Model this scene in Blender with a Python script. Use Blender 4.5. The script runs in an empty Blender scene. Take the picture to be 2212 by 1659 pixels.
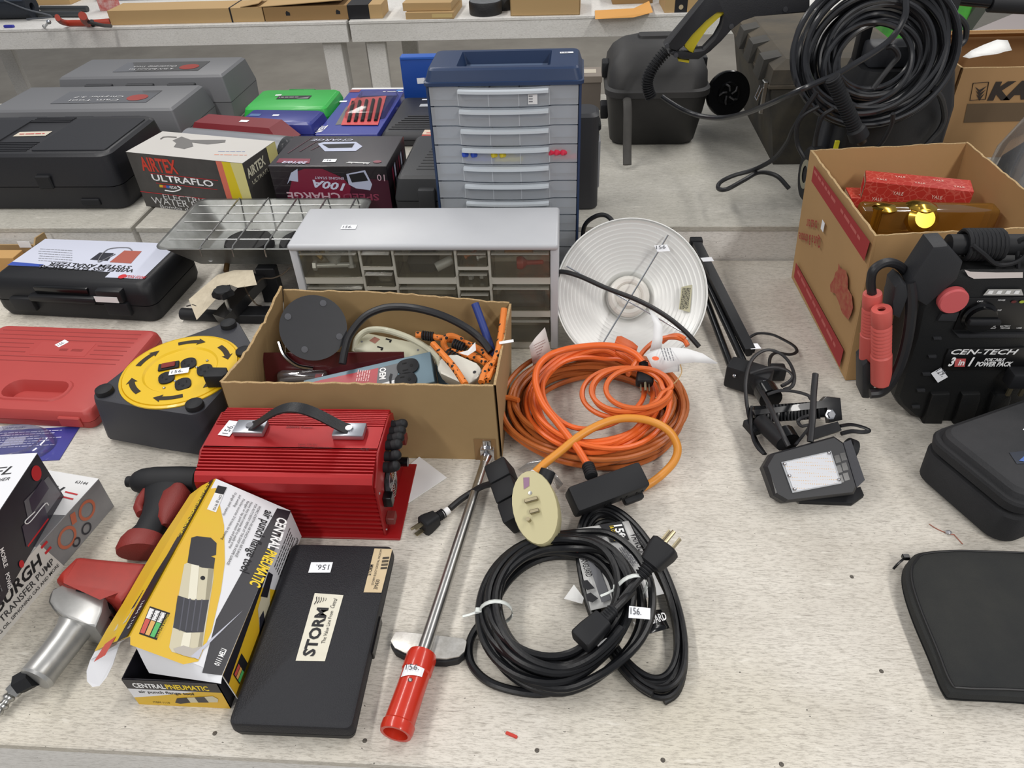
import bpy, bmesh, math, random
from mathutils import Vector, Matrix, Quaternion
random.seed(7)
SC = bpy.context.scene
COL = SC.collection
# ---------------------------------------------------------------- camera
FPX = 1580.0; IW, IH = 2212, 1659
PITCH, YAW, ROLL, CAMH = math.radians(39.2), math.radians(5.5), math.radians(2.7), 0.9
FW = Vector((-math.sin(YAW)*math.cos(PITCH), math.cos(YAW)*math.cos(PITCH), -math.sin(PITCH)))
R0 = Vector((math.cos(YAW), math.sin(YAW), 0)); U0 = R0.cross(FW)
RT = math.cos(ROLL)*R0 - math.sin(ROLL)*U0
UP = math.sin(ROLL)*R0 + math.cos(ROLL)*U0
CP = Vector((0, 0, CAMH))
cam = bpy.data.cameras.new('camera'); cam.sensor_fit = 'HORIZONTAL'; cam.sensor_width = 36
cam.lens = FPX*36/IW; cam.clip_start = .02; cam.clip_end = 60
co = bpy.data.objects.new('camera', cam); COL.objects.link(co)
mm = Matrix((RT, UP, -FW)).transposed().to_4x4(); mm.translation = CP
co.matrix_world = mm; SC.camera = co
# ---------------------------------------------------------------- world, ceiling lamps, exposure
SC.view_settings.view_transform = 'Standard'; SC.view_settings.look = 'None'
SC.view_settings.gamma = 1; SC.view_settings.exposure = 0.06
wd = bpy.data.worlds.new('world'); SC.world = wd; wd.use_nodes = True
bg = wd.node_tree.nodes['Background']; bg.inputs[0].default_value = (.90, .93, 1, 1); bg.inputs[1].default_value = .30
def tube_lamp(x, y, z, lx, ly, pw, tint=(1, .97, .93)):
    l = bpy.data.lights.new('ceiling_lamp', 'AREA'); l.shape = 'RECTANGLE'; l.size = lx; l.size_y = ly
    l.energy = pw; l.color = tint
    o = bpy.data.objects.new('ceiling_lamp', l); COL.objects.link(o); o.location = (x, y, z)
tube_lamp(-1.6, 1.3, 2.5, .25, 2.4, 40)
tube_lamp(-1.6, 4.6, 2.5, .25, 2.4, 36)
tube_lamp(1.6, 2.0, 2.5, .25, 2.4, 34)
tube_lamp(1.6, 5.2, 2.5, .25, 2.4, 30)
tube_lamp(-1.6, -1.9, 2.5, .25, 2.4, 50)
tube_lamp(1.6, -1.6, 2.5, .25, 2.4, 74)
# ---------------------------------------------------------------- pixel geometry
def ray(px, py): return FW + RT*((px-IW/2)/FPX) - UP*((py-IH/2)/FPX)
def P(px, py, z=0.0):
    d = ray(px, py); return CP + d*((z-CAMH)/d.z)
def PY(px, py, y):
    d = ray(px, py); return CP + d*(y/d.y)
def PX(px, py, x):
    d = ray(px, py); return CP + d*(x/d.x)
CROPS = dict(A=(0,0,620,2212),B=(500,0,1120,2212),C=(1100,0,1720,2212),D=(1592,0,2212,2212),E=(0,430,620,2212),F=(430,430,1250,2212),
  G=(1000,450,1620,2212),H=(1592,300,2212,1633),I=(0,860,460,2212),J=(0,1150,460,1861),K=(180,1000,680,1481),L=(400,850,980,2212),
  M=(470,1140,1060,1958),N=(860,930,1480,1714),O=(1450,700,1960,2014),Q=(480,600,800,2212),R=(780,620,1120,2212),S=(1060,660,1560,2074),
  T=(1860,480,2212,1298),U=(340,420,700,1991),V=(0,0,420,2212),W=(400,160,940,2212),X=(1700,0,2212,2212),Y=(900,100,1300,1443),
  Z=(600,430,1230,2212),p=(1700,880,2212,1249),o=(0,0,2212,2212))
def q(c, x, y):
    x0, y0, x1, w = CROPS[c]; s = (x1-x0)/w
    return (x0+x*s, y0+y*s)
def wp(c, x, y, z=0.0): return P(*q(c, x, y), z)
def wpath(c, pts): return [wp(c, *p) for p in pts]
# ---------------------------------------------------------------- materials
def lin(h):
    h = h.lstrip('#'); out = []
    for i in (0, 2, 4):
        v = int(h[i:i+2], 16)/255
        out.append(v/12.92 if v <= .04045 else ((v+.055)/1.055)**2.4)
    return (*out, 1)
MATS = {}
def M(name, col='808080', rough=.5, metal=0, bump=0, bs=300, var=0, vs=12, col2=None, coat=0, spec=.5, st=(1,1,1)):
    if name in MATS: return MATS[name]
    m = bpy.data.materials.new(name); m.use_nodes = True; nt = m.node_tree; N = nt.nodes; LK = nt.links
    b = N['Principled BSDF']; b.inputs['Base Color'].default_value = lin(col)
    b.inputs['Roughness'].default_value = rough; b.inputs['Metallic'].default_value = metal
    b.inputs['Coat Weight'].default_value = coat; b.inputs['Specular IOR Level'].default_value = spec
    if bump or var:
        tc = N.new('ShaderNodeTexCoord'); mp = N.new('ShaderNodeMapping'); mp.inputs['Scale'].default_value = st
        LK.new(tc.outputs['Object'], mp.inputs['Vector'])
    if var:
        n = N.new('ShaderNodeTexNoise'); n.inputs['Scale'].default_value = vs; n.inputs['Detail'].default_value = 6; n.inputs['Roughness'].default_value = .65
        LK.new(mp.outputs[0], n.inputs['Vector'])
        r = N.new('ShaderNodeValToRGB'); r.color_ramp.elements[0].position = .35; r.color_ramp.elements[1].position = .68
        c1 = lin(col); c2 = lin(col2) if col2 else tuple(x*.5 for x in c1[:3])+(1,)
        r.color_ramp.elements[0].color = c1
        r.color_ramp.elements[1].color = tuple(c1[i]*(1-var)+c2[i]*var for i in range(4))
        LK.new(n.outputs['Fac'], r.inputs['Fac']); LK.new(r.outputs['Color'], b.inputs['Base Color'])
    if bump:
        n2 = N.new('ShaderNodeTexNoise'); n2.inputs['Scale'].default_value = bs; n2.inputs['Detail'].default_value = 3
        LK.new(mp.outputs[0], n2.inputs['Vector'])
        bp = N.new('ShaderNodeBump'); bp.inputs['Strength'].default_value = bump; bp.inputs['Distance'].default_value = .002
        LK.new(n2.outputs['Fac'], bp.inputs['Height']); LK.new(bp.outputs['Normal'], b.inputs['Normal'])
    MATS[name] = m; return m
def MCLEAR(name, tint='ffffff', op=.25, rough=.15, body='d8dadc', gl=.12):
    """thin plastic film: part see-through, part milky, part gloss"""
    if name in MATS: return MATS[name]
    m = bpy.data.materials.new(name); m.use_nodes = True; nt = m.node_tree; N = nt.nodes; LK = nt.links
    N.clear(); o = N.new('ShaderNodeOutputMaterial')
    t = N.new('ShaderNodeBsdfTransparent'); t.inputs[0].default_value = lin(tint)
    d = N.new('ShaderNodeBsdfDiffuse'); d.inputs[0].default_value = lin(body)
    tl = N.new('ShaderNodeBsdfTranslucent'); tl.inputs[0].default_value = lin(body)
    g = N.new('ShaderNodeBsdfGlossy'); g.inputs['Roughness'].default_value = rough
    a = N.new('ShaderNodeMixShader'); a.inputs[0].default_value = .35; LK.new(d.outputs[0], a.inputs[1]); LK.new(tl.outputs[0], a.inputs[2])
    b = N.new('ShaderNodeMixShader'); b.inputs[0].default_value = op; LK.new(t.outputs[0], b.inputs[1]); LK.new(a.outputs[0], b.inputs[2])
    lw = N.new('ShaderNodeLayerWeight'); lw.inputs[0].default_value = .3
    mu = N.new('ShaderNodeMath'); mu.operation = 'MULTIPLY_ADD'; mu.inputs[1].default_value = .5; mu.inputs[2].default_value = gl*.4
    LK.new(lw.outputs['Fresnel'], mu.inputs[0])
    c = N.new('ShaderNodeMixShader'); LK.new(mu.outputs[0], c.inputs[0]); LK.new(b.outputs[0], c.inputs[1]); LK.new(g.outputs[0], c.inputs[2])
    LK.new(c.outputs[0], o.inputs[0]); MATS[name] = m; return m
def MWOOD(name, c1, c2, c3, seed=0, yel='c9c3ae'):
    """weathered painted board, grain along x"""
    m = bpy.data.materials.new(name); m.use_nodes = True; nt = m.node_tree; N = nt.nodes; LK = nt.links
    b = N['Principled BSDF']; b.inputs['Roughness'].default_value = .62
    tc = N.new('ShaderNodeTexCoord')
    def noise(scale, st, det=5, ro=.6):
        mp = N.new('ShaderNodeMapping'); mp.inputs['Scale'].default_value = st; mp.inputs['Location'].default_value = (seed, seed*2.3, seed*.7)
        LK.new(tc.outputs['Object'], mp.inputs[0]); n = N.new('ShaderNodeTexNoise'); n.inputs['Scale'].default_value = scale
        n.inputs['Detail'].default_value = det; n.inputs['Roughness'].default_value = ro; LK.new(mp.outputs[0], n.inputs['Vector']); return n.outputs['Fac']
    def ramp(f, p0, p1, ca, cb):
        r = N.new('ShaderNodeValToRGB'); r.color_ramp.elements[0].position = p0; r.color_ramp.elements[1].position = p1
        r.color_ramp.elements[0].color = ca; r.color_ramp.elements[1].color = cb; LK.new(f, r.inputs[0]); return r.outputs[0]
    def mix(f, a, b_):
        x = N.new('ShaderNodeMix'); x.data_type = 'RGBA'; LK.new(f, x.inputs[0])
        (LK.new(a, x.inputs[6]) if hasattr(a, 'links') else setattr(x.inputs[6], 'default_value', a))
        (LK.new(b_, x.inputs[7]) if hasattr(b_, 'links') else setattr(x.inputs[7], 'default_value', b_)); return x.outputs[2]
    W0, W1 = (0,0,0,1), (1,1,1,1)
    base = mix(ramp(noise(3, (1, 1.6, 1)), .35, .65, W0, W1), lin(c1), lin(c2))
    base = mix(ramp(noise(1.3, (1, 1.2, 1), 3), .52, .75, W0, (.6,.6,.6,1)), base, lin(yel))
    fine = ramp(noise(95, (1, 6, 6), 8, .75), .47, .66, W0, (.62,.62,.62,1))
    base = mix(fine, base, lin(c3))
    st = ramp(noise(16, (1, 15, 15), 6, .75), .58, .68, W0, (.6,.6,.6,1))
    base = mix(st, base, lin(c3))
    st2 = ramp(noise(48, (.8, 9, 9), 5, .8), .645, .675, W0, (.85,.85,.85,1))
    base = mix(st2, base, tuple(v*.42 for v in lin(c3)[:3])+(1,))
    lt = ramp(noise(22, (1, 4, 4), 6, .7), .60, .70, W0, (.5,.5,.5,1))
    base = mix(lt, base, lin('e8e4da'))
    spk = ramp(noise(150, (1, 1.6, 1.6), 2, .5), .735, .765, W0, (.85,.85,.85,1))
    base = mix(spk, base, tuple(v*.25 for v in lin(c3)[:3])+(1,))
    LK.new(base, b.inputs['Base Color'])
    bp = N.new('ShaderNodeBump'); bp.inputs['Strength'].default_value = .25; bp.inputs['Distance'].default_value = .002
    LK.new(noise(40, (1, 8, 8), 6, .7), bp.inputs['Height']); LK.new(bp.outputs[0], b.inputs['Normal'])
    MATS[name] = m; return m
# ---------------------------------------------------------------- mesh builder
def rr(w, d, r, n=4, cx=0, cy=0):
    pts = []
    for sx, sy, a0 in ((1,-1,-90),(1,1,0),(-1,1,90),(-1,-1,180)):
        for i in range(n+1):
            a = math.radians(a0+90*i/n)
            pts.append((cx+sx*(w/2-r)+r*math.cos(a), cy+sy*(d/2-r)+r*math.sin(a)))
    return pts
def spl(pts, k=8, closed=False):
    pts = [Vector(p) for p in pts]; n = len(pts); out = []
    if n < 3: return pts
    rng = range(n) if closed else range(n-1)
    for i in rng:
        p1, p2 = pts[i], pts[(i+1) % n]
        p0 = pts[(i-1) % n] if (closed or i > 0) else p1*2-p2
        p3 = pts[(i+2) % n] if (closed or i < n-2) else p2*2-p1
        for j in range(k):
            t = j/k
            out.append(.5*((2*p1)+(p2-p0)*t+(2*p0-5*p1+4*p2-p3)*t*t+(3*p1-p0-3*p2+p3)*t**3))
    if not closed: out.append(pts[-1])
    return out
def rotm(d, up=Vector((0,0,1))):
    """matrix whose z axis follows d"""
    d = Vector(d).normalized()
    return d.to_track_quat('Z', 'Y').to_matrix().to_4x4()
class B:
    def __init__(s): s.bm = bmesh.new()
    def _x(s, vs, m):
        if m is not None:
            for v in vs: v.co = m @ v.co
    def box(s, x0, x1, y0, y1, z0, z1, bev=0, seg=2, m=None, top=(1,1)):
        g = bmesh.ops.create_cube(s.bm, size=1); vs = g['verts']
        cx, cy = (x0+x1)/2, (y0+y1)/2
        for v in vs:
            k = top if v.co.z > 0 else (1,1)
            v.co = Vector((cx+v.co.x*(x1-x0)*k[0], cy+v.co.y*(y1-y0)*k[1], (z0+z1)/2+v.co.z*(z1-z0)))
        if bev:
            es = list({e for v in vs for e in v.link_edges})
            r = bmesh.ops.bevel(s.bm, geom=es, offset=bev, segments=seg, affect='EDGES', profile=.5)
            vs = list({v for f in r['faces'] for v in f.verts} | {v for v in vs if v.is_valid})
        s._x(vs, m); return s
    def prism(s, pts, h0, h1, plane='xy', bev=0, m=None, seg=2):
        f = {'xy': lambda a,b,h:(a,b,h), 'xz': lambda a,b,h:(a,h,b), 'yz': lambda a,b,h:(h,a,b)}[plane]
        lo = [s.bm.verts.new(f(a,b,h0)) for a,b in pts]; hi = [s.bm.verts.new(f(a,b,h1)) for a,b in pts]
        n = len(pts); fs = [s.bm.faces.new(lo[::-1]), s.bm.faces.new(hi)]
        for i in range(n): fs.append(s.bm.faces.new((lo[i], lo[(i+1)%n], hi[(i+1)%n], hi[i])))
        vs = lo+hi
        if bev:
            es = list({e for fc in fs[:2] for e in fc.edges})
            r = bmesh.ops.bevel(s.bm, geom=es, offset=bev, segments=seg, affect='EDGES', profile=.5)
            vs = list({v for fc in r['faces'] for v in fc.verts} | {v for v in vs if v.is_valid})
        s._x(vs, m); return s
    def loft(s, rings, cap0=True, cap1=True, closed=True, m=None):
        L = [[s.bm.verts.new(p) for p in r] for r in rings]; n = len(L[0])
        for a, b in zip(L, L[1:]):
            for i in range(n if closed else n-1):
                s.bm.faces.new((a[i], a[(i+1)%n], b[(i+1)%n], b[i]))
        if cap0: s.bm.faces.new(L[0][::-1])
        if cap1: s.bm.faces.new(L[-1])
        s._x([v for r in L for v in r], m); return s
    def rrloft(s, prof, r, n=4, m=None, cx=0, cy=0):
        """prof: (z, w, d[, r])"""
        rings = []
        for p in prof:
            rad = p[3] if len(p) > 3 else r
            rings.append([(a, b, p[0]) for a, b in rr(p[1], p[2], max(1e-4, min(rad, p[1]/2-1e-4, p[2]/2-1e-4)), n, cx, cy)])
        return s.loft(rings, m=m)
    def tube(s, pts, r, n=8, closed=False, cap=True, flat=None):
        pts = [Vector(p) for p in pts]; k = len(pts); rings = []
        t0 = (pts[1]-pts[0]).normalized()
        up = Vector((0,0,1)) if abs(t0.z) < .9 else Vector((1,0,0))
        nrm = (up-t0*up.dot(t0)).normalized()
        for i in range(k):
            a = pts[(i-1)%k] if (closed or i > 0) else pts[i]
            b = pts[(i+1)%k] if (closed or i < k-1) else pts[i]
            t = (b-a)
            t = t.normalized() if t.length > 1e-9 else t0
            nn = nrm-t*nrm.dot(t)
            nrm = nn.normalized() if nn.length > 1e-6 else nrm
            bi = t.cross(nrm); rad = r(i/(k-1)) if callable(r) else r
            fx, fy = flat if flat else (1,1)
            rings.append([pts[i]+(nrm*math.cos(2*math.pi*j/n)*fx+bi*math.sin(2*math.pi*j/n)*fy)*rad for j in range(n)])
        if closed: rings.append(rings[0]); cap = False
        if closed:
            L = [[s.bm.verts.new(p) for p in rg] for rg in rings[:-1]]; L.append(L[0])
            # align seam
            best = min(range(n), key=lambda sft: (L[-2][0].co-L[0][sft].co).length)
            L[-1] = [L[0][(j+best)%n] for j in range(n)]
            for a, b in zip(L, L[1:]):
                for i in range(n): s.bm.faces.new((a[i], a[(i+1)%n], b[(i+1)%n], b[i]))
            return s
        return s.loft(rings, cap, cap)
    def lathe(s, prof, n=32, m=None, cap0=False, cap1=False):
        rings = [[(r*math.cos(2*math.pi*j/n), r*math.sin(2*math.pi*j/n), z) for j in range(n)] for r, z in prof]
        return s.loft(rings, cap0, cap1, True, m)
    def cyl(s, a, b, r, n=16, r2=None):
        a, b = Vector(a), Vector(b); m = Matrix.Translation(a) @ rotm(b-a); L = (b-a).length
        return s.lathe([(r,0),(r2 if r2 is not None else r,L)], n, m, True, True)
    def poly(s, pts):
        s.bm.faces.new([s.bm.verts.new(p) for p in pts]); return s
    def sphere(s, c, r, n=12, sc=(1,1,1)):
        g = bmesh.ops.create_uvsphere(s.bm, u_segments=n, v_segments=max(6,n//2), radius=r)
        for v in g['verts']: v.co = Vector((v.co.x*sc[0], v.co.y*sc[1], v.co.z*sc[2]))+Vector(c)
        return s
    def obj(s, name, mat, parent=None, smooth=True, ang=32, fix=True, solid=0):
        if fix: bmesh.ops.recalc_face_normals(s.bm, faces=s.bm.faces[:])
        me = bpy.data.meshes.new(name); s.bm.to_mesh(me); s.bm.free()
        if smooth:
            me.shade_smooth(); me.set_sharp_from_angle(angle=math.radians(ang))
        for mt in (mat if isinstance(mat, (list, tuple)) else [mat]): me.materials.append(mt)
        o = bpy.data.objects.new(name, me); COL.objects.link(o)
        if parent is not None: o.parent = parent
        if solid:
            md = o.modifiers.new('thickness', 'SOLIDIFY'); md.thickness = solid; md.offset = 0
        return o
def T(name, label, cat, loc=(0,0,0), rz=0, group=None, rot=None, kind=None):
    o = bpy.data.objects.new(name, None); COL.objects.link(o); o.empty_display_size = .02
    o.location = loc; o.rotation_euler = rot if rot else (0, 0, rz)
    o['label'] = label
    if kind: o['kind'] = kind
    else: o['category'] = cat
    if group: o['group'] = group
    return o
def tag(o, label, cat, group=None):
    o['label'] = label; o['category'] = cat
    if group: o['group'] = group
    return o
def mw(o):
    m = Matrix.LocRotScale(o.location, o.rotation_euler, o.scale)
    return (mw(o.parent) @ m) if o.parent else m
# ---------------------------------------------------------------- faces: flat print and lettering
X_, Y_, Z_ = Vector((1,0,0)), Vector((0,1,0)), Vector((0,0,1))
class Face:
    def __init__(s, th, o, u, v):
        s.th, s.o, s.u, s.v = th, Vector(o), Vector(u).normalized(), Vector(v).normalized()
        s.n = s.u.cross(s.v).normalized(); s.m = mw(th)
    def px(s, px, py):
        """pixel -> (a,b) on this face"""
        mi = s.m.inverted(); c = mi @ CP; d = mi.to_3x3() @ ray(px, py)
        t = (s.o-c).dot(s.n)/d.dot(s.n); p = c+d*t-s.o
        return (p.dot(s.u), p.dot(s.v))
    def c(s, crop, x, y): return s.px(*q(crop, x, y))
    def at(s, a, b, lift=0): return s.o+s.u*a+s.v*b+s.n*lift
def boxfaces(th, w, d, h):
    return dict(top=Face(th,(0,0,h),X_,Y_), front=Face(th,(0,0,0),X_,Z_), right=Face(th,(w,0,0),Y_,Z_),
                left=Face(th,(0,d,0),-Y_,Z_), back=Face(th,(w,d,0),-X_,Z_))
def decal(F, pts, mat, name='printed_panel', lift=.0004, parent=None, thick=0):
    b = B(); b.poly([F.at(x, y, lift) for x, y in pts])
    if thick:
        b.poly([F.at(x, y, 0) for x, y in pts][::-1])
        n = len(pts)
        for i in range(n):
            (x, y), (x2, y2) = pts[i], pts[(i+1)%n]
            b.poly([F.at(x,y,0), F.at(x2,y2,0), F.at(x2,y2,lift), F.at(x,y,lift)])
    o = b.obj(name, mat, parent or F.th, smooth=False, fix=False); return o
def cdecal(F, crop, pts, mat, name='printed_panel', lift=.0004, parent=None):
    return decal(F, [F.c(crop, x, y) for x, y in pts], mat, name, lift, parent)
def ell(cx, cy, rx, ry=None, n=24, a0=0, a1=360):
    ry = ry or rx
    return [(cx+rx*math.cos(math.radians(a0+(a1-a0)*i/n)), cy+ry*math.sin(math.radians(a0+(a1-a0)*i/n))) for i in range(n if a1-a0 >= 360 else n+1)]
def textmesh(s, bold=0, shear=0, res=2):
    cu = bpy.data.curves.new('lettering', 'FONT'); cu.body = s; cu.size = 1; cu.offset = bold; cu.shear = shear; cu.resolution_u = res
    cu.space_line = .9
    ob = bpy.data.objects.new('lettering', cu); me = bpy.data.meshes.new_from_object(ob)
    bpy.data.objects.remove(ob); bpy.data.curves.remove(cu); return me
def text(F, s, p0, p1, h, mat, bold=0, shear=0, lift=.0008, parent=None, fit=True, name='lettering'):
    """baseline runs p0 -> p1 in face coordinates, h = capital height in metres; '~' = print too small to read"""
    if s[0] == '~':
        rg = random.Random(len(s)*7+int(abs(p0[0]*9173+p0[1]*5077+p1[0]*311))); d = Vector((p1[0]-p0[0], p1[1]-p0[1])); L = d.length; d.normalize(); nn = Vector((-d.y, d.x)); b = B(); x = 0
        while x < L*.96:
            ww = min(L-x, h*rg.uniform(.9, 4.0)); k = [(x,0),(x+ww,0),(x+ww,h*.62),(x,h*.62)]
            b.poly([F.at(p0[0]+d.x*a+nn.x*c, p0[1]+d.y*a+nn.y*c, lift) for a, c in k]); x += ww+h*.55
        o = b.obj('small_print', mat, parent or F.th, smooth=False, fix=False); return o
    me = textmesh(s, bold, shear)
    if not me.vertices: return None
    xs = [v.co.x for v in me.vertices]; x0, x1 = min(xs), max(xs)
    d = Vector((p1[0]-p0[0], p1[1]-p0[1])); L = d.length; d.normalize(); nn = Vector((-d.y, d.x))
    sy = h/.69; sx = L/(x1-x0) if fit else sy
    for v in me.vertices:
        a = (v.co.x-x0)*sx; b_ = v.co.y*sy
        v.co = F.at(p0[0]+d.x*a+nn.x*b_, p0[1]+d.y*a+nn.y*b_, lift)
    me.materials.clear(); me.materials.append(mat)
    o = bpy.data.objects.new(name, me); COL.objects.link(o); o.parent = parent or F.th
    return o
def ctext(F, crop, s, a, b, h, mat, **k): return text(F, s, F.c(crop, *a), F.c(crop, *b), h, mat, **k)
def sticker(F, x, y, rot=0, w=.022, h=.014, s='156.', mat=None, lift=.001):
    ca, sa = math.cos(math.radians(rot)), math.sin(math.radians(rot))
    def R(a, b): return (x+a*ca-b*sa, y+a*sa+b*ca)
    o = decal(F, [R(-w/2,-h/2), R(w/2,-h/2), R(w/2,h/2), R(-w/2,h/2)], M('sticker_white', 'eef0f4', .6), 'price_sticker', lift)
    if s:
        t = text(F, s, R(-w*.38,-h*.25), R(w*.22,-h*.25), h*.5, M('ink_grey', '4a4c52', .7), lift=lift+.0004, parent=o)
    return o
def csticker(F, crop, x, y, **k):
    a, b = F.c(crop, x, y); return sticker(F, a, b, **k)
# ================================================================ the setting
WOOD1 = MWOOD('painted_plywood', 'dcd7cd', 'c8c2b7', '756d62', 1.3, 'd4cdb4')
WOOD2 = MWOOD('painted_plywood_grey', 'c4c1b8', 'b1aea4', '7c776d', 6.1, 'c0bcaa')
WOOD3 = MWOOD('painted_board_white', 'ebe9e5', 'dedcd7', 'a6a39c', 3.7, 'cccac2')
CONC = M('floor_concrete', 'a39d92', .7, var=.45, vs=1.6, col2='6d675f', bump=.1, bs=40)
FZ = -.76
MT = .089     # raised table top
MY0, MY1 = 1.581, 2.535
fl = B().box(-7, 7, -2, 12, FZ-.05, FZ).obj('floor', CONC, smooth=False); fl['kind'] = 'structure'
wl = B().box(-7, 7, 11.9, 12, FZ, 3.2).obj('wall_back', M('wall_paint', 'd9d6cf', .8), smooth=False); wl['kind'] = 'structure'
def table(name, label, x0, x1, y0, y1, zt, wood, ap=.075, thick=.014, legs=True, apm=None, screws=()):
    t = T(name, label, 'table', ((x0+x1)/2, y0, FZ)); hw = (x1-x0)/2; d = y1-y0; z = zt-FZ
    B().box(-hw, hw, 0, d, z-thick, z, .002, 1).obj('tabletop', wood, t)
    apm = apm or WOOD3
    B().box(-hw+.002, hw-.002, .003, .04, z-thick-ap, z-thick, .002, 1).obj('apron', apm, t)
    B().box(-hw+.002, hw-.002, d-.04, d-.003, z-thick-ap, z-thick, .002, 1).obj('apron', apm, t)
    for sx in (-1, 1): B().box(sx*(hw-.02)-.018, sx*(hw-.02)+.018, .04, d-.04, z-thick-ap, z-thick, .002, 1).obj('side_rail', apm, t)
    if legs:
        for sx in (-1, 1):
            for yy in (.045, d-.13):
                xx = sx*(hw-.10)
                b = B(); b.box(xx-.045, xx+.045, yy, yy+.038, 0, z-thick, .003, 1); b.box(xx+sx*.045-.019*(1+sx), xx+sx*.045+.019*(1-sx), yy+.038, yy+.10, 0, z-thick, .003, 1)
                b.obj('leg', WOOD3, t)
    for (sx_, sy_) in screws:
        p = Vector((sx_-t.location.x, sy_-y0, z))
        B().lathe([(.0, .0004), (.0016, .0007), (.0026, .0005), (.003, .0)], 10, Matrix.Translation(p)).obj('screw_head', M('screw_rust', '6a645c', .6, .3, var=.8, vs=500, col2='2a2622'), t)
    return t
scr = []
for px, py in ((464,1584),(788,1600),(1160,1621),(1432,1642),(1688,1651),(1840,1246),(1904,1450),(1745,1030)):
    p = P(px, py, 0); scr.append((p.x, p.y))
front = table('display_table', 'weathered white display table nearest the camera, holding the loose tools', -2.1, 1.7, .377, 1.5795, 0, WOOD1, legs=True, screws=scr)
jx = -1.078
table('display_table', 'raised white table behind, left section under the black and grey cases', -3.2, jx-.006, MY0, MY1, MT, WOOD2, ap=.105)
table('display_table', 'raised white table behind, under the drawer tower and pressure washer', jx+.006, 2.3, MY0, MY1, MT, WOOD2, ap=.105)
BY = 3.60; BZ = .093
bj = PY(752, 60, BY).x
table('display_table', 'far white table across the aisle, left one with red clamp and long cartons', bj-2.44, bj-.006, BY, BY+.95, BZ, WOOD3, ap=.078)
table('display_table', 'far white table across the aisle, right one with orange paper', bj+.006, bj+2.44, BY, BY+.95, BZ, WOOD3, ap=.078)
# ================================================================ front table, left half
BLK = M('black_plastic', '17181b', .45, bump=.15, bs=900, spec=.35)
BLKM = M('black_matte', '1a1b1e', .6, spec=.35)
BLKG = M('black_gloss', '0d0e10', .2, spec=.4)
CHROME = M('chrome', 'c9c9cc', .16, 1)
STEEL = M('brushed_steel', 'b9b9b6', .32, 1, var=.3, vs=60)
INKK = M('ink_black', '15151a', .6); INKW = M('ink_white', 'f2f2f2', .6); INKR = M('ink_red', 'c2242b', .6)
INKY = M('ink_yellow', 'f0cf2e', .55); INKG = M('ink_mid_grey', '77787d', .6)
CREAM = M('label_cream', 'dcd8c8', .6, var=.25, vs=40, col2='bdb69f')
PAPER = M('paper_white', 'e6e6e6', .75)
CARD = M('cardboard_brown', 'a3885f', .85, var=.25, vs=9, col2='8a6f49', bump=.12, bs=60)
CARDE = M('cardboard_cut_edge', 'c3a67a', .95, bump=.9, bs=500, var=.5, vs=260, col2='7d633f')
# ---- black calliper-style case with cream labels
t = T('tool_case', 'flat black plastic case with large cream label at the front edge', 'case', (-.4045, .399, 0), math.radians(.5))
w, d, h = .155, .273, .0365
cx, cy = w/2, d/2
B().rrloft([(0, w-.016, d-.014), (.006, w-.006, d-.004), (.0175, w-.001, d)], .008, cx=cx, cy=cy).obj('case_base', BLKM, t)
B().rrloft([(.0185, w-.001, d), (.031, w-.002, d-.001), (.0345, w-.004, d-.003), (h, w-.010, d-.009)], .008, cx=cx, cy=cy).obj('case_lid', M('pebbled_black', '1e1f24', .5, bump=.5, bs=700, spec=.4), t)
b = B().box(w-.003, w+.0015, .105, .16, .010, .027, .001, 1); b.obj('latch', BLKG, t)
F = Face(t, (0,0,h), X_, Y_)
pl = [F.c('M', *p) for p in ((560,955),(770,958),(903,485),(697,470))]
lb = decal(F, pl, CREAM, 'label', .0006)
ctext(F, 'M', 'STORM', (690,925), (795,578), .015, INKK, bold=.035, parent=lb, lift=.0012)
ctext(F, 'M', 'The Value Line From', (770,832), (832,600), .005, INKK, parent=lb, lift=.0012)
ctext(F, 'M', 'Central', (835,580), (862,512), .006, INKK, parent=lb, lift=.0012, shear=.3)
for i in range(5):
    a, b_ = F.c('M', 712+i*17, 525-i*2)
    decal(F, [(a+.0040*x*(1-.12*i), b_+.0075*y*(1-.15*i)) for x, y in ((-.6,-.7),(-.35,-.9),(.1,0),(-.35,.9),(-.6,.7),(-.15,0))], INKK, 'swirl_mark', .0012, parent=lb)
l2 = cdecal(F, 'M', ((1047,465),(1175,467),(1253,155),(1125,150)), M('label_tan', 'cdb996', .6, var=.4, vs=30, col2='b39c75'), 'label', .0006)
ctext(F, 'M', 'STORM', (1098,345), (1118,268), .005, INKK, bold=.02, parent=l2, lift=.0012)
ctext(F, 'M', 'STORM ELECT DIGITAL MICROM', (1118,415), (1180,160), .003, INKK, parent=l2, lift=.0012)
ctext(F, 'M', '3M430', (1145,445), (1165,375), .0055, INKK, parent=l2, lift=.0012)
for i in range(12):
    y = 300-i*8; a = F.c('M', 1168+i*1.6, y); e = F.c('M', 1215+i*1.6, y-3)
    if i % 3 != 2: decal(F, [(a[0],a[1]), (e[0],e[1]), (e[0],e[1]+.0014), (a[0],a[1]+.0014)], INKK, 'barcode_bar', .0012, parent=l2)
a, b_ = F.c('M', 740, 287); sticker(F, a, b_, 182, .032, .018)
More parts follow.
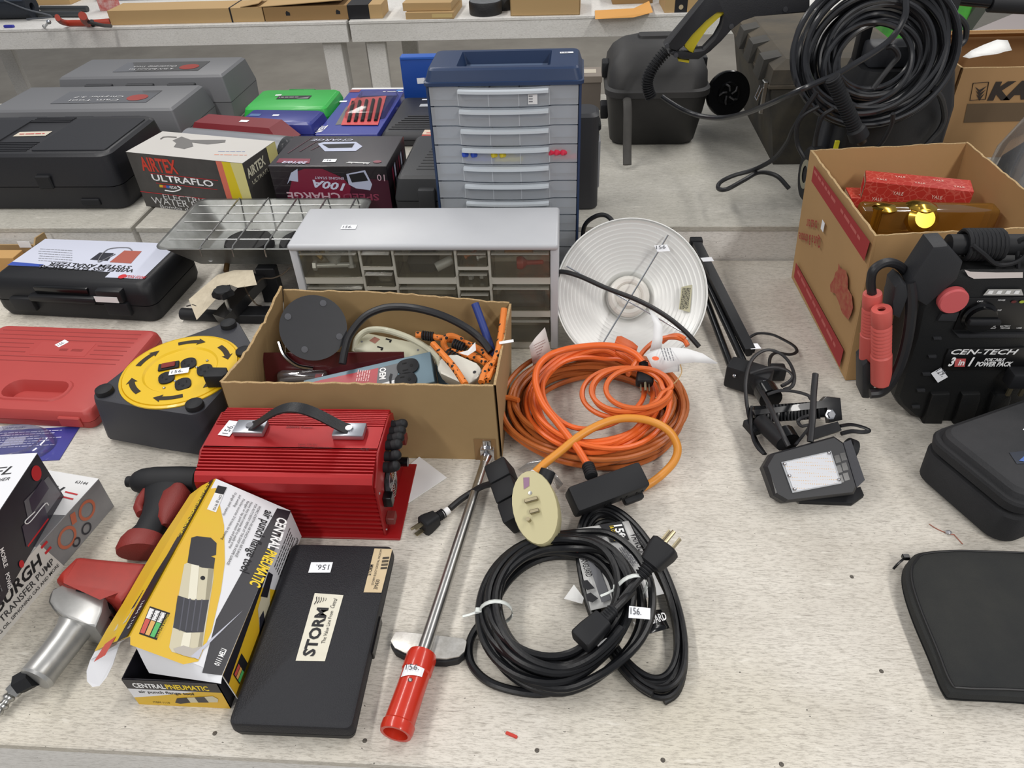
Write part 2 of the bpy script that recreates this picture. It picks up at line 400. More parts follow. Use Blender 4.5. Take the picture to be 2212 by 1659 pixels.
# ---- torque wrench
t = T('torque_wrench', 'steel beam torque wrench with hollow red handle lying beside the black case', 'wrench', (0,0,0))
h0 = wp('M', 1275, 1480, .0213); h1 = wp('M', 1470, 905, .023); dr = (h1-h0).normalized()
RED = M('red_plastic', 'c4321f', .25, coat=.3, var=.12, vs=60)
m = Matrix.Translation(h0) @ rotm(dr); L = (h1-h0).length
B().lathe([(.0, .02), (.013, .02), (.0155, .0), (.0195, .0), (.0208, .004), (.0208, .012), (.0192, .014), (.0185, L*.5), (.0185, L-.028), (.0200, L-.026), (.0203, L-.006), (.0185, L), (.0, L)], 32, m).obj('handle', RED, t)
rodend = wp('N', 515, 200, .0145)
B().cyl(h1-dr*.01, h1+(rodend-h1)*.45, .0088, 20).cyl(h1+(rodend-h1)*.45, rodend, .0088, 20, .0075).obj('beam', STEEL, t)
hd = B(); e2 = rodend+(rodend-h1).normalized()*.028
hd.cyl(rodend, e2, .0078, 20, .0125)
mz = Matrix.Translation(e2+Vector((0,0,.004)))
hd.box(-.012, .012, -.012, .012, -.012, .014, .002, 2, mz); hd.box(-.0068, .0068, -.0068, .0068, .014, .030, .001, 2, mz)
hd.obj('drive_head', CHROME, t)
sc_ = []
Fz = Face(t, (0,0,.017), X_, Y_)
for x, y in ((1238,810),(1275,745),(1330,742),(1480,762),(1760,790),(1785,815),(1770,885),(1730,920),(1640,938),(1540,935),(1340,895),(1270,860)):
    a = wp('M', x, y, .017); sc_.append((a.x, a.y))
B().prism(sc_, .0135, .017, 'xy', .0008).obj('scale_plate', M('worn_nickel', 'cfcdc8', .4, .75, var=.5, vs=90, col2='8f8a80'), t)
B().prism([(x*.985-.003, y*.985+.0045) for x, y in sc_], .002, .0132).obj('scale_plate_back', BLKM, t)
rv = h0+dr*(L*.62)+Vector((0,-.006,.0176)); B().sphere(rv, .0032, 10).obj('rivet', STEEL, t)
Fh = Face(t, h0+dr*L*.68+Vector((0,0,.0193)), Vector((dr.y,-dr.x,0)), Vector((dr.x,dr.y,0)))
b = B(); nrm = Vector((dr.y,-dr.x,0)).normalized(); up = nrm.cross(dr).normalized()
for i in range(8):
    a0, a1 = math.radians(48+84*i/8), math.radians(48+84*(i+1)/8)
    c0 = h0+dr*(L*.70)
    def sp(a, s): return c0+(nrm*math.cos(a)+up*math.sin(a))*.0195+dr*(s+.004*math.cos(a))
    b.poly([sp(a0,-.0085), sp(a0,.0085), sp(a1,.0085), sp(a1,-.0085)])
st = b.obj('price_sticker', M('sticker_white', 'eef0f4', .6), t)
Ft = Face(t, h0+dr*(L*.70)+up*.0203, nrm, dr)
text(Ft, '156.', (-.0085,-.004), (.0085,-.001), .008, M('ink_grey', '4a4c52', .7), parent=st, lift=.001)
# ---- punch tool carton
t = T('tool_carton', 'yellow, white and black air punch flange tool carton with its side flap hanging open', 'box', (-.545, .436, 0), 0)
YEL = M('carton_yellow', 'd9b325', .4, var=.3, vs=14, col2='e0a03c'); WHT = M('carton_white', 'dfe0e4', .42); BKC = M('carton_black', '1f1e26', .38)
w, d, h = .122, .268, .062
tr = B(); k = .0012
tr.box(0,w,0,k,0,h); tr.box(0,w,d-k,d,0,h); tr.box(0,k,0,d,0,h); tr.box(w-k,w,0,d,0,h-.004); tr.box(0,w,0,d,0,k)
tr.obj('tray', M('carton_inside', '23232b', .5), t, smooth=False)
F = Face(t, (0,-.0003,0), X_, Z_)
decal(F, [(0,0),(w,0),(w,.040),(0,.040)], YEL); decal(F, [(0,.018),(0,.040),(w*.75,.040),(.03,.024)], WHT, lift=.0006)
decal(F, [(0,.040),(w,.040),(w,h),(0,h)], BKC, lift=.0006)
text(F, 'CENTRAL', (.010,.044), (.052,.044), .0105, INKW, bold=.03); text(F, 'PNEUMATIC', (.053,.044), (.108,.044), .0105, INKY, bold=.03)
text(F, 'air punch flange tool', (.012,.031), (.084,.031), .006, INKK, bold=.02)
text(F, 'ITEM 1110', (.022,.006), (.044,.006), .004, INKK)
# small printed tool on the tray front
decal(F, [(.052,.010),(.058,.007),(.073,.012),(.072,.024),(.058,.021)], BKC, lift=.0009)
decal(F, [(.073,.012),(.110,.016),(.113,.024),(.108,.031),(.072,.024)], M('printed_champagne', 'c9c2a8', .4), lift=.0009)
decal(F, [(.084,.0135),(.098,.0148),(.096,.0285),(.083,.0262)], M('printed_navy', '2c2d36', .4), lift=.0012)
# tilted lid: top panel, right side, front tongue, left flap
mi = Matrix.Translation(-t.location)
def tp(px, py, z): return P(px, py, z)-t.location
FR, BR = tp(480,1459,.070), tp(627,1103,.070); FL, BL = tp(281,1375,.133), tp(467,1034,.133)
u = (FR-FL); v = (BL-FL)
TL = T; Ftop = Face(t, FL, u, (v-u*(v.dot(u)/u.dot(u))))
lid = B(); nn = Ftop.n
lid.loft([[FL,FR,BR,BL],[FL-nn*.0012,FR-nn*.0012,BR-nn*.0012,BL-nn*.0012]])
dn = Vector((.004,0,-.060))
lid.loft([[FR,BR,BR+dn,FR+dn],[FR+Vector((-.0012,0,0)),BR+Vector((-.0012,0,0)),BR+dn+Vector((-.0012,0,0)),FR+dn+Vector((-.0012,0,0))]])
lid.obj('lid', WHT, t, smooth=False)
W_, D_ = u.length, (BL-FL).length
# printing on the top panel, coordinates from the visible print
def K(*pts): return [Ftop.c('K', *p) for p in pts]
decal(Ftop, K((815,165),(850,160),(900,400),(905,640),(880,820),(820,1080),(735,1270),(640,1290),(300,1165),(300,1110)), YEL)
decal(Ftop, K((1328,310),(1240,290),(850,1000),(760,1345),(885,1360)), BKC)
ctext(Ftop, 'K', 'CENTRAL', (1245,345), (1180,545), .0145, INKW, bold=.03); ctext(Ftop, 'K', 'PNEUMATIC', (1178,550), (1062,775), .0145, INKY, bold=.03)
ctext(Ftop, 'K', 'air punch flange tool', (1165,300), (1000,690), .0135, INKK, bold=.015)
for i, (s, a, b_) in enumerate((('WORKS AS BOTH AN AIR PUNCH AND AIR FLANGE', (1122,275), (968,600)), ('FOR AUTO BODY REPAIR AT THE SHOP OR HOME GARAGE', (1098,262), (915,650)), ('Heavy duty head rotates 360 to easily crimp', (1070,250), (930,545)), ('flanges or lap joint sheets and pipes', (1048,243), (925,510)), ('Punches accurate 3/16 holes for fastening', (1020,230), (880,490)), ('and welding', (998,205), (960,280)), ('16 gauge steel capacity', (968,190), (890,335)))):
    ctext(Ftop, 'K', s, a, b_, .0036, INKK)
decal(Ftop, K((860,145),(918,158),(895,205),(840,192)), INKK, lift=.0008); decal(Ftop, K((840,192),(895,205),(848,318),(790,298)), PAPER, lift=.0008)
ctext(Ftop, 'K', 'CFM @ 90 PSI', (872,205), (825,300), .0035, INKK, lift=.0012)
ctext(Ftop, 'K', 'ITEM 1110', (885,1185), (835,1290), .0065, INKW, bold=.03)
CHM = M('printed_champagne', 'c9c2a8', .4); NVY = M('printed_navy', '2c2d36', .4)
decal(Ftop, K((690,480),(725,470),(815,480),(852,515),(848,590),(815,600),(842,610),(833,680),(760,672),(665,640)), BKC, lift=.0008)
decal(Ftop, K((645,650),(665,640),(833,680),(832,740),(775,1100),(755,1225),(700,1250),(565,1210),(548,1180)), CHM, lift=.0007)
decal(Ftop, K((603,850),(700,880),(803,878),(768,1085),(660,1088),(573,1055)), NVY, lift=.0009)
CHL = M('printed_champagne_light', 'e0dcc8', .35); CHD = M('printed_champagne_dark', '968f78', .4)
decal(Ftop, K((690,650),(740,660),(722,878),(668,872)), CHL, lift=.0010); decal(Ftop, K((800,675),(832,680),(818,800),(803,878),(780,878)), CHD, lift=.0010)
decal(Ftop, K((640,1088),(690,1088),(672,1215),(615,1200)), CHL, lift=.0010); decal(Ftop, K((748,1086),(768,1085),(752,1225),(722,1240)), CHD, lift=.0010)
for k_ in range(4): decal(Ftop, K((640+k_*38,866+k_*3),(648+k_*38,868+k_*3),(618+k_*38,1075+k_*2),(610+k_*38,1073+k_*2)), M('printed_slate', '4b4c57', .4), lift=.0012)
decal(Ftop, K((700,1190),(755,1175),(752,1225),(700,1250),(640,1235),(590,1215),(575,1190),(640,1170)), M('printed_grey_shade', 'b3ada4', .4), lift=.0011)
a, b_ = Ftop.c('K', 763, 738); decal(Ftop, ell(a, b_, .003), INKK, lift=.001)
decal(Ftop, K((685,1240),(745,1190),(1020,945),(760,1200),(735,1260)), M('printed_silver', 'b4b6c4', .3), lift=.0012)
tb = decal(Ftop, K((425,918),(555,962),(468,1135),(355,1095)), INKK, lift=.0008)
for i, (c, nm) in enumerate((('c5544a','print_red'),('d9a860','print_tan'),('55b468','print_green'))):
    x0 = i/3.55; x1 = (i+.92)/3.55
    def bl(s, r):
        A = Vector((425,918)).lerp(Vector((555,962)), s); B_ = Vector((355,1095)).lerp(Vector((468,1135)), s); p = A.lerp(B_, r); return (p.x, p.y)
    decal(Ftop, K(bl(x0+.03,.06), bl(x1,.06), bl(x1,.42), bl(x0+.03,.42)), PAPER, lift=.0011, parent=tb)
    decal(Ftop, K(bl(x0+.03,.44), bl(x1,.44), bl(x1,.95), bl(x0+.03,.95)), M(nm, c, .5), lift=.0011, parent=tb)
    ctext(Ftop, 'K', ('1-6 GAL','7-28 GAL','29+ GAL')[i], bl(x1-.06,.08), bl(x1-.06,.40), .0045, INKK, parent=tb, lift=.0014)
ctext(Ftop, 'K', 'COMPRESSOR REQUIREMENT', bl(.90,.06), bl(.90,.95), .0038, INKY, parent=tb, lift=.0014)
# right side print
Fr = Face(t, FR+Vector((.0003,0,0)), (BR-FR), -dn)
hh = dn.length; LL = (BR-FR).length
decal(Fr, [(0,-hh),(LL*.62,-hh),(LL*.5,-hh*.1),(LL*.34,0),(0,0)], YEL); decal(Fr, [(0,-hh*.35),(LL*.05,-hh*.3),(LL*.62,-.004),(LL*.6,0),(0,0)], BKC, lift=.0007)
decal(Fr, [(LL*.32,-hh*.85),(LL*.4,-hh*.3),(LL*.55,-hh*.15),(LL*.57,-hh*.35),(LL*.46,-hh*.9)], CHM, lift=.0008)
decal(Fr, [(LL*.46,-hh*.2),(LL*.60,-hh*.12),(LL*.62,-hh*.35),(LL*.5,-hh*.5)], BKC, lift=.0010); decal(Fr, [(LL*.30,-hh*.9),(LL*.38,-hh*.5),(LL*.43,-hh*.55),(LL*.38,-hh*.95)], NVY, lift=.0010)
tb = decal(Fr, [(LL*.05,-hh*.35),(LL*.16,-hh*.35),(LL*.16,-hh*.75),(LL*.05,-hh*.75)], INKK, lift=.0010)
for i, c in enumerate(('print_red','print_tan','print_green')): decal(Fr, [(LL*.055,-hh*(.39+.12*i)),(LL*.11,-hh*(.39+.12*i)),(LL*.11,-hh*(.49+.12*i)),(LL*.055,-hh*(.49+.12*i))], MATS[c], lift=.0013, parent=tb)
for i in range(5): text(Fr, '~', (LL*.66,-hh*(.30+.1*i)), (LL*.93,-hh*(.30+.1*i)), .0028, INKK)
text(Fr, 'air punch flange tool', (LL*.60,-hh*.9), (LL*.95,-hh*.9), .008, INKK, bold=.01)
# front tongue
b = B(); rows = []
for i in range(7):
    s = i/6; a = math.radians(20+70*s)
    row = []
    for j in range(9):
        p = FL.lerp(FR, j/8*(1-.03*s)+.01*s); p = p+Vector((.004*s, -.011*math.sin(a)*s**.6+.001, 0)); p.z -= (p.z-.0685)*s; row.append(p)
    rows.append(row)
b.loft(rows, False, False, False); b.obj('front_tongue', WHT, t, ang=80)
# left flap
hg = [BL.lerp(FL, i/6) for i in range(7)]
out = [wp('K', 685, 203, .10), wp('K', 590, 350, .095), wp('K', 490, 500, .09), wp('K', 370, 700, .085), wp('K', 255, 900, .08), wp('K', 150, 1070, .075), wp('K', 75, 1205, .07)]
out = [o-t.location for o in out]
b = B(); b.loft([hg, [a.lerp(c, .5)+Vector((-.001,0,.002)) for a, c in zip(hg, out)], out], False, False, False)
fb = b.obj('side_flap', YEL, t, smooth=False, solid=.0012)
tg = [wp('K', *p)-t.location for p in ((75,1205,.07),(45,1260,.064),(22,1330,.054),(25,1395,.046),(60,1432,.042),(105,1425,.043),(150,1370,.05),(190,1290,.06),(225,1180,.075),(238,1150,.085),(295,1112,.12))]
b = B(); b.poly(tg); b.obj('flap_tongue', WHT, fb, smooth=False, solid=.0012)
Ff = Face(t, FL, (BL-FL), -((out[6]-FL)-(BL-FL)*((out[6]-FL).dot(BL-FL)/(BL-FL).dot(BL-FL))))
fv = (out[3]-hg[3]).length
if Ff.n.z < 0: Ff.n = -Ff.n
LL = (BL-FL).length
decal(Ff, [(0,-.003),(LL,-.003),(LL,-fv*.30),(0,-fv*.34)], BKC, lift=.0028, parent=fb)
decal(Ff, [(LL*.55,-fv*.36),(LL*.99,-fv*.34),(LL*.99,-fv*.82),(LL*.70,-fv*.9)], WHT, lift=.0028, parent=fb)
text(Ff, 'CENTRALPNEUMATIC', (LL*.97,-.006), (LL*.60,-.006), .009, INKY, bold=.03, lift=.0034, parent=fb)
text(Ff, 'air punch flange tool', (LL*.97,-fv*.45), (LL*.62,-fv*.5), .007, INKK, bold=.02, lift=.0034, parent=fb)
text(Ff, 'ITEM 1110', (LL*.20,-.008), (LL*.05,-.008), .006, INKW, lift=.0034, parent=fb)
decal(Ff, [(LL*.40,-fv*.4),(LL*.47,-fv*.42),(LL*.47,-fv*.75),(LL*.38,-fv*.72)], BKC, lift=.0032, parent=fb)
decal(Ff, [(LL*.12,-fv*.42),(LL*.38,-fv*.4),(LL*.36,-fv*.76),(LL*.10,-fv*.74)], CHM, lift=.0031, parent=fb)
decal(Ff, [(LL*.20,-fv*.42),(LL*.30,-fv*.41),(LL*.28,-fv*.75),(LL*.18,-fv*.75)], NVY, lift=.0034, parent=fb)
decal(Ff, [(-LL*.05,-fv*.5),(LL*.05,-fv*.5),(LL*.04,-fv*.8),(-LL*.05,-fv*.85)], MATS['print_red'], lift=.0032, parent=fb)
# ---- red power inverter
t = T('power_inverter', 'red finned power inverter with a black strap handle', 'inverter', (-.548, .713, 0), math.radians(0.3))
RALU = M('red_anodised', 'a3161a', .34, .35, var=.15, vs=30); RLT = M('red_anodised_light', 'b81d1f', .3, .3)
w, d, h = .268, .153, .142
pr = [(.012,.004),(.004,.004)]
z = .008
while z < .098:      # front fins
    pr += [(.004, z), (.004, z+.0035), (.010, z+.005), (.010, z+.0085)]; z += .0098
pr += [(.006,.100),(.000,.104),(.000,.120),(.006,.128)]      # bright front rail
y = .010; zt = .130
def crown(y): return .130+.012*min(1, max(0, (y-.008))/.04) if y < .1 else .142-.006*max(0,(y-.11))/.04
n = 0; y = .010
while y < d-.004:
    if .052 < y < .098:
        pr += [(.052, crown(.052)), (.098, crown(.098))]; y = .099; continue
    pr += [(y, crown(y)), (y+.0026, crown(y)), (y+.0028, crown(y)-.003), (y+.0048, crown(y)-.003)]; y += .0052
pr += [(d-.002, .132), (d, .126), (d, .004)]
B().prism(pr, 0, w, 'yz').obj('finned_body', RALU, t, ang=20)
B().box(-.012, w+.026, -.004, d+.006, 0, .004, .001, 1).obj('mounting_plate', M('red_paint', '8f1114', .4), t)
B().prism([(.002,.004),(d-.002,.004),(d-.002,.128),(d-.02,.140),(.045,.141),(.003,.112)], w, w+.0035, 'yz', .0008).obj('end_plate', MATS['red_paint'], t)
B().prism([(.002,.004),(d-.002,.004),(d-.002,.128),(d-.02,.140),(.045,.141),(.003,.112)], -.0035, 0, 'yz', .0008).obj('end_plate', MATS['red_paint'], t)
F = Face(t, (0,0,.1424), X_, Y_)
br = []
for (ax, bx) in (((435,330),(640,370)),((1230,375),(1470,405))):
    c0 = F.c('L', (ax[0]+bx[0])/2+10, 305 if ax[0] < 800 else 330); wd_ = .048
    bb = B().box(c0[0]-wd_/2, c0[0]+wd_/2, c0[1]-.0145, c0[1]+.0145, .1425, .152, .0015, 2); o = bb.obj('handle_bracket', M('brushed_alu', 'b5b8bf', .35, .9), t); br.append(c0)
    B().lathe([(.0,.003),(.0055,.003),(.0065,.001),(.0065,0)], 16, Matrix.Translation((c0[0],c0[1],.152))).obj('screw', CHROME, o)
A, C = Vector((br[0][0],br[0][1],.149)), Vector((br[1][0],br[1][1],.149))
pts = []
for i in range(25):
    s = i/24; p = A.lerp(C, s*1.0); p.z += .042*math.sin(math.pi*s)**1.3; pts.append(p)
b = B(); b.loft([[p+Vector((0,-.0105,0)), p+Vector((0,.0105,0)), p+Vector((0,.0105,.003)), p+Vector((0,-.0105,.003))] for p in pts]); b.obj('strap_handle', M('black_rubber', '17181b', .45, bump=.2, bs=300), t, ang=60)
text(F, '2000W Power...', F.c('L',830,285), F.c('L',1075,292), .005, M('print_dark_red', '4a0d10', .6))
text(F, 'Input: 12V DC', F.c('L',930,425), F.c('L',1090,430), .003, MATS['print_dark_red']); text(F, 'Output AC 120V 60Hz', F.c('L',930,445), F.c('L',1210,455), .003, MATS['print_dark_red']); text(F, 'CE', F.c('L',1445,470), F.c('L',1510,472), .005, MATS['print_dark_red'])
a, b_ = F.c('L', 365, 290); sticker(F, a, b_, 80, .034, .02)
x = w+.0035
for i in range(6):
    yy = .132-i*.0155; zz = .118-max(0, i-3)*.008
    b = B(); b.cyl((x,yy,zz), (x+.012,yy,zz), .008, 14); b.cyl((x+.010,yy,zz), (x+.018,yy,zz+.003), .0085, 14); b.sphere((x+.018,yy,zz+.003), .0085, 12)
    b.obj('terminal_cap', BLKM, t)
b = B()
for r in (.004,.0075,.011,.0145,.018,.0215): b.tube([(x+.009, .058+r*math.cos(a), .066+r*1.25*math.sin(a)) for a in [2*math.pi*i/28 for i in range(28)]], .0008, 6, True)
b.box(x, x+.0095, .057, .059, .040, .093); b.box(x, x+.0095, .036, .080, .065, .067); b.obj('fan_guard', CHROME, t)
B().lathe([(.023,0),(.023,.002),(0,.002)], 24, Matrix.Translation((x,.058,.066)) @ Matrix.Rotation(math.pi/2,4,'Y')).obj('fan_opening', BLKG, t)
B().box(x, x+.014, .018, .034, .052, .072, .001, 1).obj('rocker_switch', BLKG, t)
b = B().box(x, x+.014, .012, .030, .018, .032, .001, 1); b.obj('power_terminal', M('brown_terminal', '6b2a26', .4), t)
B().box(x, x+.020, .125, .142, .080, .094, .001, 1).obj('power_terminal', MATS['brown_terminal'], t)
b = B().cyl((x,.118,.05), (x+.02,.118,.05), .008, 16); b.obj('cable_gland', BLKG, t)
Fs = Face(t, (x+.0003,0,0), Y_, Z_); decal(Fs, [(.085,.085),(.1,.085),(.1,.098),(.085,.098)], INKY)
for yy, zz in ((.008,.012),(.02,.012),(.145,.012),(.012,.09),(.14,.12)): B().sphere((x,yy,zz), .002, 8).obj('screw', CHROME, t)
# ---- white card lying behind the inverter
pts = [wp('L', *p, .0) for p in ((1800,640),(1930,530),(2155,700),(1835,912))]
b = B(); b.prism([(p.x, p.y) for p in pts], .001, .003); tag(b.obj('paper_card', PAPER), 'white card lying between the red inverter and the torque wrench', 'card')
# ---- faded red blow-moulded case
t = T('tool_case', 'faded red plastic case with moulded grooves and a carry handle', 'case', (-1.235, .962, 0), math.radians(-2.5))
FRED = M('faded_red_plastic', 'ae403c', .5, var=.15, vs=18, col2='9c3432')
w, d, h = .365, .272, .040
gx0, gx1 = w-.205, w-.085; hc = (gx0+gx1)/2
prf = [(.019,w,d,.014,w/2,d/2),(.032,w-.004,d-.004,.014,w/2,d/2),(.038,w-.012,d-.012,.014,w/2,d/2),(h,w-.022,d-.022,.014,w/2,d/2),(h,.142,.064,.026,hc,.060),(h+.0025,.138,.060,.026,hc,.060),(h+.0025,.128,.052,.024,hc,.060),(h-.006,.120,.044,.02,hc,.060),(.020,.112,.036,.017,hc,.060)]
lidm = B(); lidm.loft([[(a_,b_,z_) for a_, b_ in rr(w_,d_,r_,4,cx_,cy_)] for z_,w_,d_,r_,cx_,cy_ in prf])
lidm.obj('case_lid', FRED, t)
B().rrloft([(0,w-.01,d-.01),(.004,w-.002,d-.002),(.012,w,d),(.018,w,d)], .014, cx=w/2, cy=d/2).obj('case_base', M('faded_red_plastic_dark', '963430', .5), t)
GR = M('groove_red', '8d2f2d', .6)
F = Face(t, (0,0,h), X_, Y_)
def groove(x0, x1, y): B().box(x0, x1, y-.0012, y+.0012, h-.001, h+.0006, .0004, 1).obj('groove', GR, t)
for i in range(8):
    y = d-.024-i*.0145
    if 2 < i < 6: groove(.02, w*.33, y); groove(w*.72, w-.03, y)
    else: groove(.02, w-.03, y)
B().box(w*.37, w*.70, d-.105, d-.060, h-.001, h+.0008, .0006, 1).obj('name_plate', FRED, t)
text(F, '~', (w*.52,d-.090), (w*.66,d-.090), .014, GR)
for xx in (w-.045, .06): B().box(xx-.022, xx+.022, -.004, .016, .008, .030, .002, 1).obj('latch', FRED, t)
a, b_ = F.c('E', 478, 1115); sticker(F, a, b_, 62, .022, .016)
# ---- blue blister card with clear dome
t = T('blister_pack', 'blue backing card with a clear plastic dome beside the red case', 'blister pack', (-1.17, .838, 0), math.radians(6))
w, d = .272, .100
BLUC = M('card_blue', '3e3f93', .35, coat=.3, var=.2, vs=8, col2='2f2f78')
B().box(0, w, 0, d, 0, .0015).obj('backing_card', BLUC, t, smooth=False)
F = Face(t, (0,0,.0015), X_, Y_)
decal(F, [(0,d-.012),(w,d-.012),(w,d),(0,d)], PAPER)
text(F, 'CLAMP PLIERS', (w*.45,d-.010), (w*.62,d-.010), .006, INKK); text(F, '49-57', (w*.86,d-.009), (w*.95,d-.009), .004, INKK)
for i in range(7): text(F, '~', (.06,d-.022-i*.0065), (w-.02-(i%3)*.02,d-.022-i*.0065), .0032, M('ink_pale', 'c9c8ee', .6))
CLR = MCLEAR('clear_blister', op=.06, rough=.08, gl=.35)
b = B(); b.lathe([(.070,.0005),(.066,.012),(.058,.020),(.05,.017),(.046,.008),(.03,.0095),(.0001,.010)], 40, Matrix.Translation((w*.62,.038,.0015)) @ Matrix.Diagonal((1.15,.72,1,1))); b.obj('clear_dome', CLR, t)
lb = decal(F, [(w*.53,.042),(w*.68,.046),(w*.67,.068),(w*.55,.064)], M('label_silver', 'a9a8c4', .4), 'label', .0006)
# ---- transfer pump carton
t = T('pump_carton', 'white and grey transfer pump carton lying along the left edge', 'box', (-.783, .51, 0), 0)
ang = math.atan2(.767-.51, -.74+.783)-math.pi/2
t.rotation_euler = (0,0,ang); t.location = (-.786-.20*math.cos(ang)-(-.03)*math.sin(ang)-.0, .49-.20*math.sin(ang), 0)
w, d, h = .20, .278, .066
B().box(0, w, 0, d, 0, h, .0008, 1).obj('carton_body', M('carton_grey_print', '8b8b8d', .42, var=.5, vs=6, col2='4c4c50'), t, smooth=False)
Fx = boxfaces(t, w, d, h); F = Fx['right']
decal(F, [(0,0),(d*.56,0),(d*.52,h),(0,h)], M('carton_offwhite', 'd2d0cb', .45))
IT = .28
text(F, 'PITTSBURGH', (-.02,h*.56), (d*.49,h*.56), .019, INKK, bold=.03, shear=IT); text(F, 'MULTI-USE TRANSFER PUMP', (-.03,h*.30), (d*.53,h*.30), .011, M('ink_charcoal', '3a3a3c', .6), bold=.012)
text(F, 'FOR CHANGING OIL, SIPHONING GAS AND MORE', (-.02,h*.12), (d*.54,h*.12), .0058, INKK, bold=.01)
for i in range(2): decal(F, [(d*.50+.004,h*(.93-.2*i)),(d*.56,h*(.93-.2*i)),(d*.56,h*(.86-.2*i)),(d*.50+.004,h*(.86-.2*i))], INKR, lift=.0008)
ORG = M('hose_orange_print', 'b9664a', .5)
def ringdec(cx, cy, r, m_, wd_=.004, yy=1.0):
    o = ell(cx, cy, r, r*yy); i = ell(cx, cy, r-wd_, (r-wd_)*yy)
    b = B()
    for k in range(len(o)): k2 = (k+1)%len(o); b.poly([F.at(*o[k],.001), F.at(*o[k2],.001), F.at(*i[k2],.001), F.at(*i[k],.001)])
    b.obj('printed_hose', m_, t, smooth=False)
ringdec(d*.66, h*.52, .018, ORG, .005); ringdec(d*.84, h*.62, .017, ORG, .005); ringdec(d*.69, h*.20, .008, NVY, .003); ringdec(d*.78, h*.24, .010, NVY, .003)
decal(F, [(d*.72,h*.65),(d*.755,h*.62),(d*.775,h*.88),(d*.74,h*.92)], ORG, lift=.001)
F = Fx['top']
decal(F, [(0,d*.62),(w,d*.72),(w,d),(0,d)], PAPER); decal(F, [(0,0),(w,0),(w,d*.5),(0,d*.45)], MATS['carton_offwhite'])
text(F, 'PITTSBURGH', (w*.02,d*.86), (w*.80,d*.84), .016, INKK, bold=.03, shear=IT, lift=.001); text(F, 'TRANSFER PUMP', (w*.2,d*.765), (w*.74,d*.755), .010, M('ink_charcoal', '3a3a3c', .6), bold=.012, lift=.001)
text(F, '63144', (w*.84,d*.94), (w*.95,d*.94), .006, INKK, lift=.001)
for i in range(2): decal(F, [(w*.83,d*(.875-.035*i)),(w*.95,d*(.87-.035*i)),(w*.95,d*(.86-.035*i)),(w*.83,d*(.865-.035*i))], INKR, lift=.001)
decal(F, [(w*.55,d*.47),(w*.63,d*.48),(w*.63,d*.53),(w*.55,d*.52)], M('label_grey', 'b9b9b9', .5), 'label', .001)
# ---- fuel / jump starter carton standing on it
t = T('starter_carton', 'white topped black carton with red disc standing on the pump carton', 'box', (-.94, .50, .0665), math.radians(6))
w, d, h = .152, .232, .094
t.location = (-.782-w*math.cos(math.radians(6)), .495-w*math.sin(math.radians(6)), .0665)
t.location.x += .025
B().box(0, w, 0, d, 0, h, .0008, 1).obj('carton_body', M('carton_dark_print', '26242c', .35, var=.5, vs=9, col2='3d3a47'), t, smooth=False)
Fx = boxfaces(t, w, d, h); F = Fx['top']
decal(F, [(0,0),(w,0),(w,d),(0,d)], M('carton_white', 'dfe0e4', .42))
text(F, 'FUEL', (w*.42,d*.80), (w*.88,d*.82), .016, INKK, shear=.3, lift=.001); text(F, 'SCHUMACHER', (w*.5,d*.745), (w*.9,d*.765), .006, INKK, shear=.3, lift=.001)
text(F, 'STARTER', (w*.45,d*.62), (w*.80,d*.64), .009, INKK, lift=.001)
decal(F, ell(w*.62, d*.22, .022), INKR, lift=.001); decal(F, ell(w*.62, d*.22, .015), PAPER, lift=.0013)
decal(F, [(w*.5,d*.30),(w*.95,d*.36),(w*.95,d*.31),(w*.5,d*.25)], INKR, lift=.0014)
F = Fx['right']
decal(F, ell(d*.90, h*.80, .011, .012), INKR, 'round_badge', .001)
PUR = M('print_plum', '3d3346', .3, var=.4, vs=20); PGR = M('print_smoke', '6a6a70', .35, var=.4, vs=20)
decal(F, [(d*.60,h*.2),(d*.98,h*.10),(d*.97,h*.55),(d*.70,h*.70)], PGR, lift=.0006)
decal(F, [(d*.70,h*.42),(d*.92,h*.40),(d*.92,h*.62),(d*.74,h*.64)], PUR, lift=.0009); decal(F, [(d*.52,h*.16),(d*.78,h*.08),(d*.82,h*.34),(d*.58,h*.46)], PUR, lift=.0009)
decal(F, [(d*.53,h*.13),(d*.78,h*.05),(d*.78,h*.08),(d*.53,h*.16)], INKR, lift=.001)
b = B(); b.tube(spl([F.at(*p,.0012) for p in ((d*.72,h*.40),(d*.62,h*.47),(d*.64,h*.38),(d*.82,h*.30),(d*.84,h*.22))], 6), .0008, 5); b.obj('printed_cable', INKW, t)
text(F, 'MOBILE', (d*.36,h*.60), (d*.31,h*.33), .008, INKW, bold=.02); text(F, 'POWER', (d*.29,h*.25), (d*.24,h*.02), .008, INKW, bold=.02)
for i in range(4): text(F, '~', (d*(.27-.03*i),h*.72), (d*(.20-.03*i),h*.10), .003, INKG)
decal(F, ell(d*.42, h*.07, .005, .006), INKR, lift=.001)
decal(F, [(d*.02,h*.3),(d*.10,h*.25),(d*.10,h*.45),(d*.02,h*.5)], M('print_magenta', '7c1f3c', .4), lift=.001)
